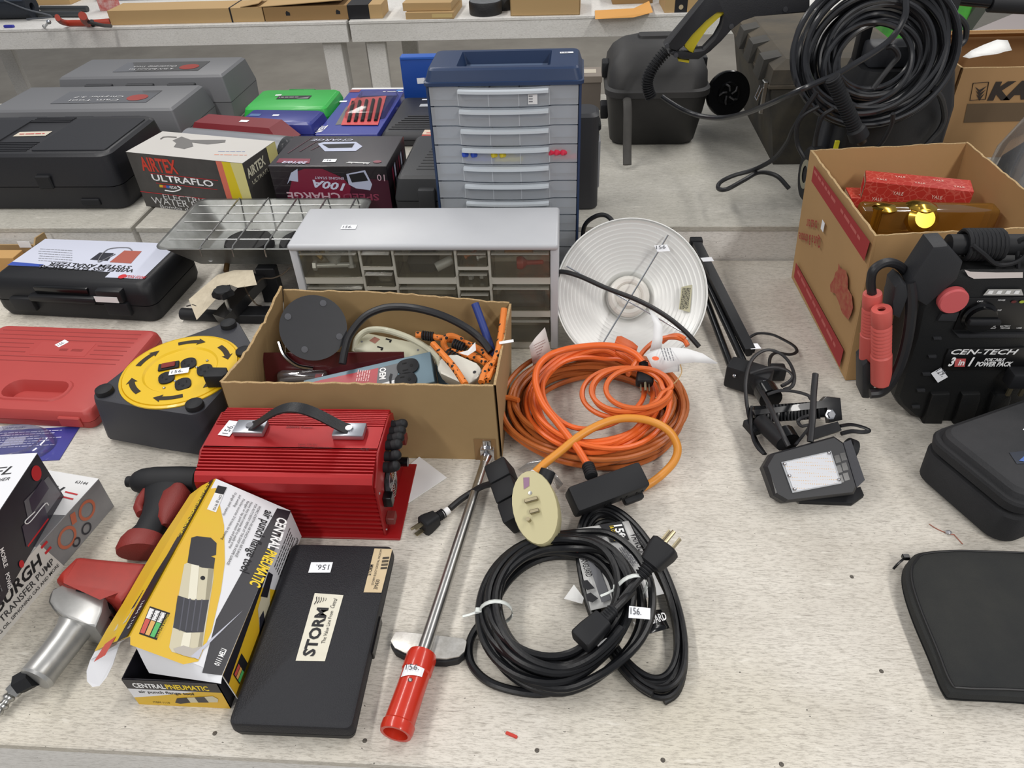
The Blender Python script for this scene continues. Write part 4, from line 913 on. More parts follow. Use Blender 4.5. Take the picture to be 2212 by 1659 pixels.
# teal receptacle box
A3 = PY(929,759,1.035); B3 = PY(655,822,.988)
o = T('outlet_box', 'blue-grey metal outlet box with red sleeve lying in the cardboard box', 'outlet box', B3)
u = (A3-B3).normalized(); n0 = Vector((.05,-.30,.95)); v = n0.cross(u).normalized(); n = u.cross(v).normalized()
mm_ = Matrix((u, v, n)).transposed().to_4x4(); L = (A3-B3).length
TEAL = M('teal_steel', '5d7480', .4, .2)
B().box(0, L, -.066, 0, -.040, 0, .001, 1, mm_).obj('steel_box', TEAL, o)
B().box(L, L+.028, -.075, 0, -.045, -.042, .001, 1, mm_).obj('flange', TEAL, o)
F = Face(o, (0,0,0), u, v)
rl = decal(F, [F.c('R',*p) for p in ((245,1140),(215,1400),(-900,1400),(-560,1310))], M('sleeve_red', 'a8303a', .4), 'sleeve', .001)
bl_ = decal(F, [F.c('R',*p) for p in ((245,1140),(520,1075),(545,1095),(500,1300),(400,1330),(215,1400))], M('sleeve_grey', '55585c', .4), 'sleeve', .001)
decal(F, [F.c('R',*p) for p in ((400,1330),(500,1300),(505,1400),(215,1410),(215,1380))], PAPER, 'sleeve', .0012, parent=bl_)
decal(F, [F.c('R',*p) for p in ((405,1370),(395,1280),(415,1220),(445,1230),(430,1300),(432,1370))], INKK, 'hang_slot', .0016, parent=bl_)
text(F, 'OEM', F.c('R',268,1145), F.c('R',262,1310), .011, INKW, bold=.03, parent=bl_, lift=.0018)
for i in range(6): text(F, '~', F.c('R',-40+i*32,1170+i*2), F.c('R',-70+i*32,1330), .0035, M('ink_pinkish', 'e0b0b0', .6), parent=rl, lift=.0016)
for p_ in ((660,1125),(630,1320)):
    a, b_ = F.c('R', *p_); mz = Matrix.Translation(F.at(a,b_)) @ mm_ @ Matrix.Rotation(math.radians(90),4,'Z'); outlet(o, mz, 1.15)
# beige power strips
BEI = M('beige_plastic', 'c6c4ad', .4, coat=.1)
a3, b3 = R_(20,760,1.072), R_(860,930,1.056)
o = T('power_strip', 'beige power strip with its cord looped over the top', 'power strip', a3)
u = (b3-a3); u.normalize(); n0 = Vector((0,-.30,.95)); v = n0.cross(u).normalized(); n = u.cross(v).normalized(); mm_ = Matrix((u,v,n)).transposed().to_4x4()
B().box(-.012,.135,-.022,.022,-.030,0,.006,3,mm_).obj('housing', BEI, o); B().box(-.014,.137,-.024,.024,-.034,-.026,.003,2,mm_).obj('back_shell', M('beige_grey', 'a5a394', .45), o)
F = Face(o, (0,0,0), u, v)
decal(F, [F.c('R',*p) for p in ((115,755),(190,700),(268,735),(195,798))], M('label_redgrey', '9c6a5c', .5), 'label', .0006)
for p_ in ((390,740),(270,850)):
    a, b_ = F.c('R', *p_); decal(F, [(a-.006,b_-.0012),(a+.006,b_-.0022),(a+.006,b_+.0008),(a-.006,b_+.0018)], M('slot_dark', '050506', .8), 'socket_slot', .0006); decal(F, ell(a+.004,b_-.004,.0022,n=10), M('slot_dark', '050506', .8), 'socket_slot', .0006)
for p_ in ((800,888),(10,770)): a, b_ = F.c('R', *p_); decal(F, ell(a,b_,.0022,n=10), INKG, 'screw_hole', .0006)
B().tube(spl([R_(*p_)-o.location for p_ in ((-90,900,1.06),(-60,740,1.07),(50,630,1.08),(200,595,1.08),(400,620,1.07),(650,705,1.06),(850,810,1.05),(1000,920,1.04),(1085,1010,1.03),(1115,1110,1.02))], 8), .0058, 10).obj('cord', BEI, o)
a3, b3 = R_(1230,1080,.985), R_(1560,1230,.955)
o = T('power_strip', 'white rounded power strip end beneath the orange bungee cord', 'power strip', b3)
u = (b3-a3).normalized(); n0 = Vector((0,-.35,.93)); v = n0.cross(u).normalized(); n = u.cross(v).normalized(); mm_ = Matrix((u,v,n)).transposed().to_4x4()
b = B(); b.prism([(x-.03, y) for x, y in rr(.085,.045,.02,5)], -.026, 0, 'xy', .004, mm_); b.obj('housing', M('offwhite_plastic', 'cfcdc2', .4), o)
F = Face(o, (0,0,0), u, v); a, b_ = F.c('R', 1595, 1197); decal(F, ell(a,b_,.003,n=12), INKK, 'screw_hole', .0006)
# black cable arch and blue rod
tag(B().tube(spl([PY(*q('F',*p_[:2]), p_[2]) for p_ in ((835,960,1.0),(850,880,1.02),(880,790,1.04),(960,690,1.06),(1060,640,1.07),(1160,628,1.07),(1280,640,1.06),(1420,680,1.05),(1550,745,1.04),(1640,815,1.03),(1700,890,1.01))], 8), .0068, 10).obj('cable', M('cable_black', '1a1a1d', .45)), 'thick black cable arching over the contents of the cardboard box', 'cable')
tag(B().tube(spl([R_(*p_) for p_ in ((1600,235,1.105),(1680,450,1.085),(1770,700,1.06),(1860,950,1.03),(1895,1070,1.01))], 8), .0072, 12).obj('blue_rod', M('blue_rubber', '24387e', .5)), 'blue rubber tube leaning in the right corner of the cardboard box', 'tube')
# bungee cords
def MBUN():
    m = M('bungee_orange', 'dc7a2c', .6); nt = m.node_tree; N = nt.nodes
    tc = N.new('ShaderNodeTexCoord'); vo = N.new('ShaderNodeTexVoronoi'); vo.inputs['Scale'].default_value = 105
    nt.links.new(tc.outputs['Object'], vo.inputs['Vector']); r = N.new('ShaderNodeValToRGB'); r.color_ramp.interpolation = 'CONSTANT'
    r.color_ramp.elements[0].color = lin('1a120c'); r.color_ramp.elements[1].position = .30; r.color_ramp.elements[1].color = lin('dc7a2c')
    nt.links.new(vo.outputs['Distance'], r.inputs[0]); nt.links.new(r.outputs[0], N['Principled BSDF'].inputs['Base Color']); return m
BUN = MBUN()
def coil(b, c, dv, r, n, pitch):
    m = Matrix.Translation(c) @ rotm(dv); pts = []
    for i in range(n*10+1):
        a = 2*math.pi*i/10; pts.append(m @ Vector((r*math.cos(a), r*math.sin(a), pitch*i/10)))
    b.tube(pts, .0019, 6)
def bungee(label, paths, coils):
    o = T('bungee_cord', label, 'bungee cord', (0,0,0), 0, 'orange bungee cords')
    for i, pth in enumerate(paths): B().tube(spl([R_(*p_) for p_ in pth], 8), .0058, 10).obj('cord', BUN, o)
    for (c, e) in coils:
        b = B(); c_, e_ = R_(*c), R_(*e); coil(b, c_, e_-c_, .0075, 5, (e_-c_).length/5); b.obj('hook_coil', BLKM, o)
bungee('orange and black bungee cord draped down the right corner of the cardboard box', [((2010,305,1.08),(1990,480,1.06),(1965,680,1.03),(1925,900,.99),(1870,1060,.97)), ((1865,1060,.965),(1760,1150,.945),(1690,1340,.915)), ((1895,1110,.965),(1830,1190,.945),(1770,1310,.92))], [])
bungee('straight orange bungee cord lying across the white power strip', [((1010,800,1.01),(1130,930,.985),(1290,1110,.955),(1400,1270,.93),(1465,1370,.912))], [])
bungee('knotted orange bungee cords with black hook coils at the back of the box', [((770,670,1.06),(900,680,1.06),(1100,715,1.055),(1400,770,1.05),(1650,870,1.03),(1780,980,1.01),(1850,1060,.99)), ((1210,900,1.03),(1160,800,1.035),(1190,710,1.04),(1280,690,1.045),(1420,750,1.045)), ((1200,890,1.03),(1400,930,1.02),(1620,1010,1.01),(1800,1080,.985)), ((1560,950,1.03),(1680,1020,1.0),(1760,1080,.985))], [((860,680,1.06),(1030,700,1.057)),((1300,790,1.035),(1450,860,1.025)),((1220,930,1.02),(1390,1030,1.0))])
b = B(); b.poly([R_(*p_) for p_ in ((1500,890,1.01),(1605,775,1.02),(1615,890,1.01),(1500,965,1.0),(1370,925,1.0))]); tag(b.obj('paper_tag', PAPER, smooth=False, solid=.0004), 'white folded paper tag among the orange bungee cords', 'tag')
b = B(); b.poly([P(*q('R',*p_), .168) for p_ in ((1938,770),(2140,735),(2146,772),(1945,805))]); tag(b.obj('paper_tag', PAPER, smooth=False, solid=.0005), 'white strip sticker on the right rim of the cardboard box', 'tag')
# ================================================================ tall navy organiser
t = T('drawer_tower', 'tall navy parts organizer with frosted clear drawers', 'organizer', (-.275, 1.42, 0), math.radians(-.3))
NAV = M('navy_plastic', '26395a', .42, var=.15, vs=12); FRO = MCLEAR('frosted_drawer', tint='e4eaf4', op=.50, rough=.3, body='eef2f6', gl=.08)
w, d = .296, .135; zt = .466
for xx in (0, w-.005): B().box(xx, xx+.005, 0, d, 0, zt, .001, 1).obj('side_panel', NAV, t)
B().box(.004, w-.004, d-.004, d, 0, zt).obj('back_panel', M('navy_dark', '1b2740', .6), t, smooth=False)
B().box(0, w, 0, d, 0, .012, .001, 1).obj('base', NAV, t)
tw, td = .178, .098
b = B(); b.rrloft([(zt,w+.008,d+.012),(zt+.006,w+.008,d+.012),(zt+.007,w+.002,d+.004),(zt+.026,w-.010,d-.006),(zt+.029,w-.016,d-.014),(zt+.029,tw,td,.004),(zt+.006,tw-.010,td-.006,.004)], .012, cx=w/2, cy=d/2); b.obj('top_cap', NAV, t)
F = Face(t, (0,0,zt+.006), X_, Y_); decal(F, [(w/2+x, d/2+y) for x, y in ((-tw/2+.008,-td/2+.006),(tw/2-.008,-td/2+.006),(tw/2-.008,td/2-.006),(-tw/2+.008,td/2-.006))], M('navy_tray', '5d6c85', .35), 'tray_floor', .0006)
F = Face(t, (0,0,zt+.029), X_, Y_)
sticker(F, w-.030, .095, 3, .026, .010)
pit = .0378; rows = 12
def bow(x):                 # drawer front bulges in the middle three columns
    s = (x-w/2)/(w*.31); return -.010*max(0, 1-s*s)**.5 if abs(s) < 1 else 0
for r in range(rows):
    z1 = zt-.002-r*pit; z0 = z1-pit+.0012
    if z0 < .012: break
    xs = [.006+(w-.012)*i/24 for i in range(25)]
    b = B(); b.loft([[(x, bow(x)-.001, z0+.001) for x in xs], [(x, bow(x)-.001, z1) for x in xs]], False, False, False)
    b.poly([(.006,0,z0+.001),(w-.006,0,z0+.001),(w-.006,d-.01,z0+.001),(.006,d-.01,z0+.001)])
    o = b.obj('drawer', FRO, t, ang=60)
    B().box(.007, w-.007, .030, .0315, z0+.002, z1-.004).obj('brightening_wall', MCLEAR('brightening_frost', tint='e4eaf4', op=.92, rough=.3, body='dde3e8'), o, smooth=False)  # pale wall added close behind the front to brighten the drawer
    b = B(); xs2 = [w*.21+(w*.58)*i/16 for i in range(17)]
    b.loft([[(x, bow(x)-.002, z1-.003), (x, bow(x)-.012, z1-.004), (x, bow(x)-.012, z1-.009), (x, bow(x)-.002, z1-.010)] for x in xs2]); b.obj('drawer_pull', M('pull_clear', 'c9d0d6', .25), o, ang=60)
    for fx in (.205,.405,.60,.795):
        B().box(w*fx-.0009, w*fx+.0009, bow(w*fx)-.0016, d-.02, z0+.002, z1-.006).obj('divider', MCLEAR('divider_clear', op=.85, rough=.3, body='e2e6ea'), o, smooth=False)
    if r == 0:
        Fd = Face(o, (0,-.0125,0), X_, Z_); Fd.m = mw(t); Fd.th = o
        qd = decal(Fd, [(w*.66,z0+.006),(w*.72,z0+.006),(w*.72,z1-.012),(w*.66,z1-.012)], PAPER, 'label', .0005)
        for i in range(3): decal(Fd, [(w*.665,z0+.010+i*.005),(w*.69,z0+.010+i*.005),(w*.69,z0+.012+i*.005),(w*.665,z0+.012+i*.005)], INKG, 'lettering', .0009, parent=qd)
base = mw(t)
def conn(label, row, xs, mat, group):
    z0 = zt-.002-(row+1)*pit+.005
    for i, x in enumerate(xs):
        o = B().lathe([(.004,0),(.004,.012),(.0055,.013),(.0055,.022),(.003,.023)], 10, rotm((math.cos(i*2.1),math.sin(i*2.1)*.6,.15)), True, True).obj('wire_connector', mat)
        o.location = base @ Vector((x, bow(x)+.006+.003*(i%3), z0+.003+.005*(i%3))); tag(o, label, 'connector', group)
conn('blue crimp connector in the fourth drawer of the organizer', 3, [w*(.225+.020*i) for i in range(8)], M('conn_blue', '2c4bb0', .4), 'blue crimp connectors')
conn('yellow crimp connector in the fourth drawer of the organizer', 3, [w*(.425+.019*i) for i in range(8)], M('conn_yellow', 'd8c22c', .4), 'yellow crimp connectors')
conn('pink crimp connector in the fourth drawer of the organizer', 3, [w*(.815+.014*i) for i in range(9)], M('conn_pink', 'd8304e', .4), 'pink crimp connectors')
z0 = zt-.002-6*pit+.005
o = B().tube(spl([base @ Vector(p_) for p_ in ((w*.04,.005,z0),(w*.10,.006,z0+.006),(w*.14,.007,z0+.016),(w*.10,.007,z0+.024),(w*.07,.007,z0+.012),(w*.13,.006,z0+.003),(w*.17,.006,z0+.008),(w*.155,.006,z0+.014),(w*.12,.006,z0+.008))], 6), .0013, 6).obj('hitch_pin_clip', ZN); tag(o, 'bent silver hitch pin clip in the sixth organizer drawer', 'clip')
# ================================================================ clamp lamp reflector
c = P(1363, 633, .116); n = Vector((.02,-math.cos(math.radians(41)),math.sin(math.radians(41)))).normalized(); m = rotm(n)
t = T('clamp_lamp', 'round aluminium reflector lamp lying on its side behind the orange cords', 'lamp', c)
REF = M('reflector_white', 'e2e3e0', .35, .12, var=.05, vs=20)
prof = [(.1475,.003),(.1495,.002),(.1495,-.002),(.147,-.003),(.145,-.001)]
for i in range(12):
    r_ = .140-.0078*i; zc_ = -.066*(1-(r_/.147)**1.7); prof += [(r_+.002, zc_), (r_, zc_-.0004), (r_-.0012, zc_-.0009)]
prof += [(.046,-.062),(.044,-.066),(.0,-.067)]
B().lathe(prof, 72, m).obj('reflector', REF, t, ang=60, solid=.0008)
B().lathe([(.047,-.064),(.05,-.085),(.03,-.095),(.02,-.105),(0,-.105)], 32, m).obj('socket', M('socket_alu', 'a5a7a8', .4, .7), t)
b = B()
for k, rad in enumerate((.034,.022)): b.tube([m @ Vector((rad*math.cos(a), rad*math.sin(a), -.044+.004*k)) for a in [2*math.pi*i/32 for i in range(32)]], .0085, 10, True)
BULB = M('bulb_glass', 'dcd9d2', .25)
b.bm.free(); B().tube([m @ Vector((.034*math.cos(a), .034*math.sin(a), -.046)) for a in [2*math.pi*i/32 for i in range(32)]], .0085, 10, True).obj('bulb_tube', BULB, t)
B().lathe([(0,-.036),(.020,-.037),(.026,-.043),(.026,-.062)], 28, m).obj('bulb_core', BULB, t)
F = Face(t, n*.004, m.col[0].to_3d(), m.col[1].to_3d())
def L3(px_, py_, lift=0): a, b_ = F.px(px_, py_); return F.at(a, b_, lift)
B().cyl(L3(1443,508), L3(1284,772), .0016, 8).obj('guard_rod', ZN, t); B().cyl(L3(1224,575), L3(1492,728), .0016, 8).obj('guard_rod', ZN, t)
B().tube(spl([L3(1200,606,-.03), L3(1204,596,-.012), L3(1211,588,.006), L3(1250,598,.010), L3(1310,625,.012), L3(1375,650,.012), L3(1430,680,.012), L3(1475,715,.012), L3(1508,750,.010)], 8), .0048, 10).obj('cord', M('cable_black', '1a1a1d', .45), t)
B().tube(spl([p_-c for p_ in (Vector((.034,1.46,.03)), Vector((.032,1.45,.10)), PY(1262,490,1.45), PY(1285,468,1.44), PY(1310,466,1.43), PY(1330,490,1.40), PY(1345,540,1.36))], 8), .0048, 10).obj('cord', MATS['cable_black'], t)
st = decal(F, [F.px(*p_) for p_ in ((1412,531),(1440,529),(1447,543),(1420,545))], MATS['sticker_white'], 'price_sticker', .004)
text(F, '156', F.px(1417,540), F.px(1437,538), .007, MATS['ink_grey'], parent=st, lift=.006)
Fl = Face(t, n*-.015, m.col[0].to_3d(), m.col[1].to_3d())
lb = decal(Fl, [Fl.px(*p_) for p_ in ((1472,620),(1495,615),(1490,675),(1466,668))], M('label_olive', 'b2ae90', .5), 'label', .001)
for i in range(6): text(Fl, '~', Fl.px(1475+i*3,622), Fl.px(1469+i*3,668), .0018, INKK, parent=lb, lift=.002)
# ================================================================ orange extension cords
ORA = M('cord_orange_dull', 'b5632c', .42, var=.25, vs=30, col2='8a451d'); ORB = M('cord_orange_bright', 'e2672a', .38); ORY = M('cord_orange_yellow', 'd98f35', .4)
CC = P(1288, 905, 0)
def coilpath(cx, cy, turns, ra, rb, rot, seed, z0=.006, z1=.05, per=18, jit=.008, wob=.012, lo=.80):
    rnd = random.Random(seed); pts = []; cr, sr = math.cos(rot), math.sin(rot)
    ox = oy = 0; tr = 1
    for k in range(turns):
        ntr = rnd.uniform(lo, 1.03); nox, noy = rnd.uniform(-wob, wob), rnd.uniform(-wob, wob); zc = z0+(z1-z0)*k/max(1, turns-1)
        for i in range(per):
            s = i/per; f = s*s*(3-2*s); a = 2*math.pi*s
            rr_ = tr+(ntr-tr)*f; x = ra*rr_*math.cos(a)+ox+(nox-ox)*f; y = rb*rr_*math.sin(a)+oy+(noy-oy)*f
            z = zc+(z1-z0)/max(1,turns)*s+jit*.5*math.sin(3*a+k*1.7)
            pts.append(Vector((cx+x*cr-y*sr, cy+x*sr+y*cr, max(z0, z))))
        tr, ox, oy = ntr, nox, noy
    return pts
def plug(parent, c, dv, mat=None, s=1.0, tines=True, name='plug', roll=0):
    """grounded plug: c = strain relief start, dv = way the prongs point"""
    m = Matrix.Translation(c) @ rotm(dv) @ Matrix.Rotation(roll, 4, 'Z')
    b = B(); b.rrloft([(0,.010*s,.010*s),(.012*s,.012*s,.012*s),(.014*s,.020*s,.018*s),(.030*s,.026*s,.022*s),(.036*s,.026*s,.022*s),(.038*s,.022*s,.018*s)], .005*s, m=m)
    for i in range(4): b.lathe([(.006*s,.001*s+i*.003*s),(.0075*s,.0015*s+i*.003*s),(.006*s,.0028*s+i*.003*s)], 12, m)
    o = b.obj(name, mat or BLKM, parent)
    if tines:
        BR_ = M('prong_brass', '9a9076', .35, .85)
        for x in (-.0062, .0062): B().box((x-.0008)*s, (x+.0008)*s, -.0030*s, .0030*s, .037*s, .050*s, m=m).obj('prong', BR_, o, smooth=False)
        B().cyl(m@Vector((0,.0075*s,.037*s)), m@Vector((0,.0075*s,.051*s)), .0021*s, 10).obj('prong', BR_, o)
    return o
S_ = lambda *p_: wp('S', *p_)
t = T('extension_cord', 'dull orange extension cord, the large coil underneath', 'extension cord', (0,0,0), 0)
B().tube(spl(coilpath(CC.x-.005, CC.y+.005, 14, .166, .152, .2, 3, .0062, .046, lo=.68), 3), .0048, 8).obj('cord', ORA, t)
B().tube(spl([S_(*p_) for p_ in ((250,850,.055),(150,825,.05),(60,840,.045),(20,890,.04),(50,980,.035),(150,1110,.03),(280,1220,.026),(430,1310,.026),(620,1390,.026),(850,1430,.03),(1100,1390,.034),(1350,1290,.038))], 8), .0050, 8).obj('loose_loop', M('cord_orange_mid', 'd07033', .4), t)
t = T('extension_cord', 'bright orange extension cord ending in the black triple outlet', 'extension cord', (0,0,0), 0)
B().tube(spl(coilpath(CC.x+.002, CC.y-.004, 6, .150, .128, 1.4, 11, .050, .066, jit=.01, wob=.016, lo=.70), 3), .0046, 8).obj('cord', ORB, t)
arch = [S_(*p_) for p_ in ((870,1430,.050),(790,1300,.062),(700,1180,.070),(590,1040,.078),(480,900,.082),(420,770,.086),(400,650,.09),(430,540,.092),(520,450,.096),(650,400,.10),(780,375,.104),(920,360,.106),(1060,360,.108),(1190,385,.108),(1300,440,.106),(1368,510,.102))]
B().tube(spl(arch, 8), .0062, 12).obj('arched_lead', ORB, t)
plug(t, arch[-1], S_(1385,800,.075)-arch[-1], s=1.15, name='plug')
tc_ = S_(870,1430,.050); 
# triple outlet block
c0 = wp('N', 1050, 425, .042); c1 = wp('N', 1440, 280, .046)
u = (c1-c0).normalized(); n0 = Vector((.05,-.45,.9)); v = n0.cross(u).normalized(); n = u.cross(v).normalized(); mb = Matrix.Translation(c0) @ Matrix((u,v,n)).transposed().to_4x4(); L = (c1-c0).length
B().box(-.006, L+.004, -.022, .020, -.016, .022, .005, 2, mb).obj('triple_outlet', BLKM, t)
m = Matrix.Translation(tc_) @ rotm((mb @ Vector((L*.35,.016,.006)))-tc_)
b = B()
for i in range(5): b.lathe([(.0085,.002+i*.0055),(.0105,.003+i*.0055),(.0105,.005+i*.0055),(.0085,.006+i*.0055)], 16, m)
b.lathe([(.008,0),(.0085,.03)], 16, m, True, True); b.obj('strain_relief', BLKM, t)
for fx in (.42,.66,.90):
    mo = mb @ Matrix.Translation((L*fx, -.0225, .0)) @ Matrix.Rotation(math.pi/2, 4, 'X'); bb = B()
    for x in (-.005,.005): bb.box(x-.001,x+.001,-.001,.007,0,.0006,m=mo)
    bb.lathe([(.0024,.0006),(0,.0006)], 10, mo @ Matrix.Translation((0,-.006,0))); bb.obj('socket_slots', M('slot_dark', '050506', .8), t, smooth=False)
B().box(L*.70, L*1.0, -.030, .0, -.028, -.012, .004, 2, mb).obj('outlet_foot', BLKM, t)
t = T('extension_cord', 'small inner coil of orange cord hanging below the black plug', 'extension cord', (0,0,0), 0)
ic = S_(1190, 830, .07)
pts = []
for k in range(4):
    for i in range(20):
        a = 2*math.pi*i/20; r = 1-.08*k; pts.append(ic+Vector((.072*r*math.cos(a)+.006*k+.008*math.sin(k*2.3), .062*r*math.sin(a)-.004*k, .010+.007*k+.008*math.sin(a+.6)+i*.0003)))
B().tube(spl(pts, 3), .0046, 8).obj('cord', M('cord_orange_warm', 'd4652a', .4), t)
B().tube(spl([S_(*p_) for p_ in ((1230,620,.095),(1330,460,.10),(1420,360,.10),(1520,300,.10),(1640,285,.098),(1730,310,.095),(1765,360,.09))], 8), .0046, 8).obj('cord_end', MATS['cord_orange_warm'], t)
B().tube(spl([S_(*p_) for p_ in ((1530,330,.085),(1600,280,.095),(1680,270,.10),(1740,300,.098))], 8), .0046, 8).obj('cord_end', MATS['cord_orange_warm'], t)
e0 = S_(1310,395,.098); b = B(); m = Matrix.Translation(e0) @ rotm(S_(1060,310,.11)-e0); b.rrloft([(0,.012,.012),(.012,.020,.018),(.035,.026,.022),(.042,.020,.018)], .005, m=m); b.obj('connector_body', M('orange_plug', 'c2561f', .45), t)
t = T('extension_cord', 'yellow-orange thick cord arching from the beige adapter', 'extension cord', (0,0,0), 0)
ya = [S_(*p_) for p_ in ((385,1510,.055),(480,1420,.058),(620,1310,.064),(780,1180,.072),(950,1080,.080),(1120,1020,.086),(1280,1010,.088),(1430,1035,.086),(1560,1095,.078),(1640,1180,.066),(1675,1290,.05),(1640,1400,.034),(1540,1510,.018),(1420,1600,.0075),(1300,1660,.0072))]
B().tube(spl(ya, 8), .0068, 12).obj('cord', ORY, t)
B().cyl(S_(395,1500,.0555), S_(385,1512,.0548), .0074, 12).obj('band', PAPER, t)
# paper tags tied to the cords
def curl(name, label, pts, mat, cat='tag'):
    b = B(); b.loft([[a, c] for a, c in pts], False, False, False); o = b.obj(name, mat, ang=80, solid=.0004); tag(o, label, cat); return o
o = curl('care_tag', 'long curled white care tag on the orange cords beside the reflector', [(S_(1390,440,.12),S_(1450,560,.105)),(S_(1500,395,.128),S_(1520,585,.10)),(S_(1620,375,.132),S_(1600,560,.105)),(S_(1760,385,.132),S_(1700,520,.112)),(S_(1900,430,.125),S_(1830,510,.115)),(S_(2035,515,.112),S_(2020,522,.111))], PAPER)
Ft = Face(o, (0,0,.128), X_, Y_)
a, b_ = Ft.c('S', 1475, 490); decal(Ft, ell(a,b_,.006), M('dot_orange', 'e8683a', .5), 'orange_dot', .004, parent=o)
for i in range(4): text(Ft, '~', Ft.c('S',1520+i*26,405), Ft.c('S',1555+i*26,520), .0028, INKG, parent=o, lift=.006)
o = curl('care_tag', 'white care tag standing left of the orange coil', [(S_(345,365,.10),S_(390,585,.03)),(S_(400,290,.10),S_(470,540,.035)),(S_(485,195,.10),S_(545,430,.045))], M('paper_pinkish', 'd9d2ce', .75))
Ft = Face(o, S_(430,400,.07), (S_(485,195,.10)-S_(345,365,.10)), (S_(345,365,.10)-S_(390,585,.03)))
for i in range(7): text(Ft, '~', Ft.c('S',385+i*4,350+i*26), Ft.c('S',480+i*5,270+i*24), .0024, M('ink_reddish', '9c7c78', .7), parent=o, lift=.004)
o = curl('care_tag', 'narrow white tag hanging inside the reflector above the cords', [(S_(1415,30,.16),S_(1500,110,.155)),(S_(1460,160,.15),S_(1540,190,.148)),(S_(1455,280,.135),S_(1540,300,.132)),(S_(1425,410,.115),S_(1530,380,.118))], PAPER)
o = curl('care_tag', 'plain white square tag under the curled tag by the black plug', [(S_(1450,610,.09),S_(1450,560,.098)),(S_(1560,605,.09),S_(1560,540,.098)),(S_(1690,590,.09),S_(1690,480,.10))], PAPER)
tag(B().tube(spl([S_(*p_) for p_ in ((1700,530,.10),(1710,600,.095),(1660,680,.085),(1560,760,.075),(1520,780,.07),(1620,770,.07),(1500,820,.07),(1420,830,.072))],8), .0011, 6).obj('twine', M('twine', 'c9a878', .8)), 'loop of jute twine tied to the orange cords', 'string')
tag(curl('clear_wrapper', 'crumpled clear plastic wrapper beneath the yellow-orange cord', [(S_(240,1470,.02),S_(300,1500,.012)),(S_(330,1410,.035),S_(380,1480,.02)),(S_(440,1370,.04),S_(480,1440,.02)),(S_(560,1480,.03),S_(540,1560,.012)),(S_(650,1600,.012),S_(600,1650,.006))], MCLEAR('clear_film', op=.18, rough=.12, gl=.3)), 'crumpled clear plastic wrapper beneath the yellow-orange cord', 'wrapper')
o = B().box(-.012,.012,-.014,.014,0,.05,.004,2).obj('female_connector', BLKM); o.location = S_(1525,1000,.0); o.rotation_euler = (0,0,.3); tag(o, 'black cord connector half hidden inside the orange coil on the right', 'connector')
# ================================================================ black adapter block, beige adapter
t = T('power_adapter', 'black power adapter block with a short cord and three prong plug', 'adapter')
A_ = wp('N', 600, 215, .044); Bq = wp('N', 725, 560, .030); u = (Bq-A_).normalized(); n0 = Vector((-.35,-.25,.9)); v = n0.cross(u).normalized(); n = u.cross(v).normalized(); mb = Matrix.Translation(A_) @ Matrix((u,v,n)).transposed().to_4x4(); L = (Bq-A_).length
for i in range(3):
    B().box(L*i/3+.0006, L*(i+1)/3-.0006, -.019, .019, -.022, .022, .004, 2, mb).obj('block_section', BLKM, t)
cp = spl([wp('N',*p_) for p_ in ((570,315,.045),(500,335,.030),(430,375,.014),(370,415,.011),(310,465,.010))], 8)
B().tube(cp, .0052, 10).obj('cord', MATS['cable_black'], t)
plug(t, wp('N',275,490,.011), wp('N',110,600,.013)-wp('N',275,490,.011), s=1.15, roll=math.pi/2)
B().cyl(wp('N',300,475,.0105), wp('N',265,500,.011), .0062, 12).obj('paper_band', PAPER, t)
t = T('plug_adapter', 'beige oval plug adapter with brass prongs facing up', 'adapter')
c = wp('N', 815, 455, .078); n = (CP-c).normalized()*.7+Vector((-.25,-.1,.6)); n.normalize(); up = wp('N', 770, 310, .07)-wp('N', 830, 600, .045); v = (up-n*up.dot(n)).normalized(); u = v.cross(n); mb = Matrix.Translation(c) @ Matrix((u,v,n)).transposed().to_4x4()
b = B(); el = ell(0,0,1,n=28); b.loft([[(x*.034*k, y*.058*k, z) for x, y in el] for k, z in ((.96,-.030),(1,-.026),(1,-.004),(.97,0))], m=mb); b.obj('housing', M('beige_yellowish', 'bdb58c', .4), t)
for x, y, ww in ((-.002,.010,.020),(-.001,-.008,.014)): B().box(x-ww/2, x+ww/2, y-.0028, y+.0028, 0, .008, .0008, 1, mb).obj('prong', M('prong_brass', '9a9076', .35, .85), t)
B().cyl(mb@Vector((-.012,-.018,0)), mb@Vector((-.012,-.018,.010)), .003, 10).obj('prong', MATS['prong_brass'], t)
B().lathe([(.003,0),(.003,.001),(0,.0012)], 10, mb @ Matrix.Translation((-.002,.022,0))).obj('screw', STEEL, t)
F = Face(t, mb@Vector((0,0,0)), u, v); decal(F, [(-.010,.030),(-.001,.033),(.002,.046),(-.007,.048)], M('label_purple', '8d6a84', .5), 'label', .0008)
B().cyl(mb@Vector((.012,.030,-.02)), mb@Vector((.030,.055,-.018)), .012, 14).obj('dark_boot', BLKM, t)
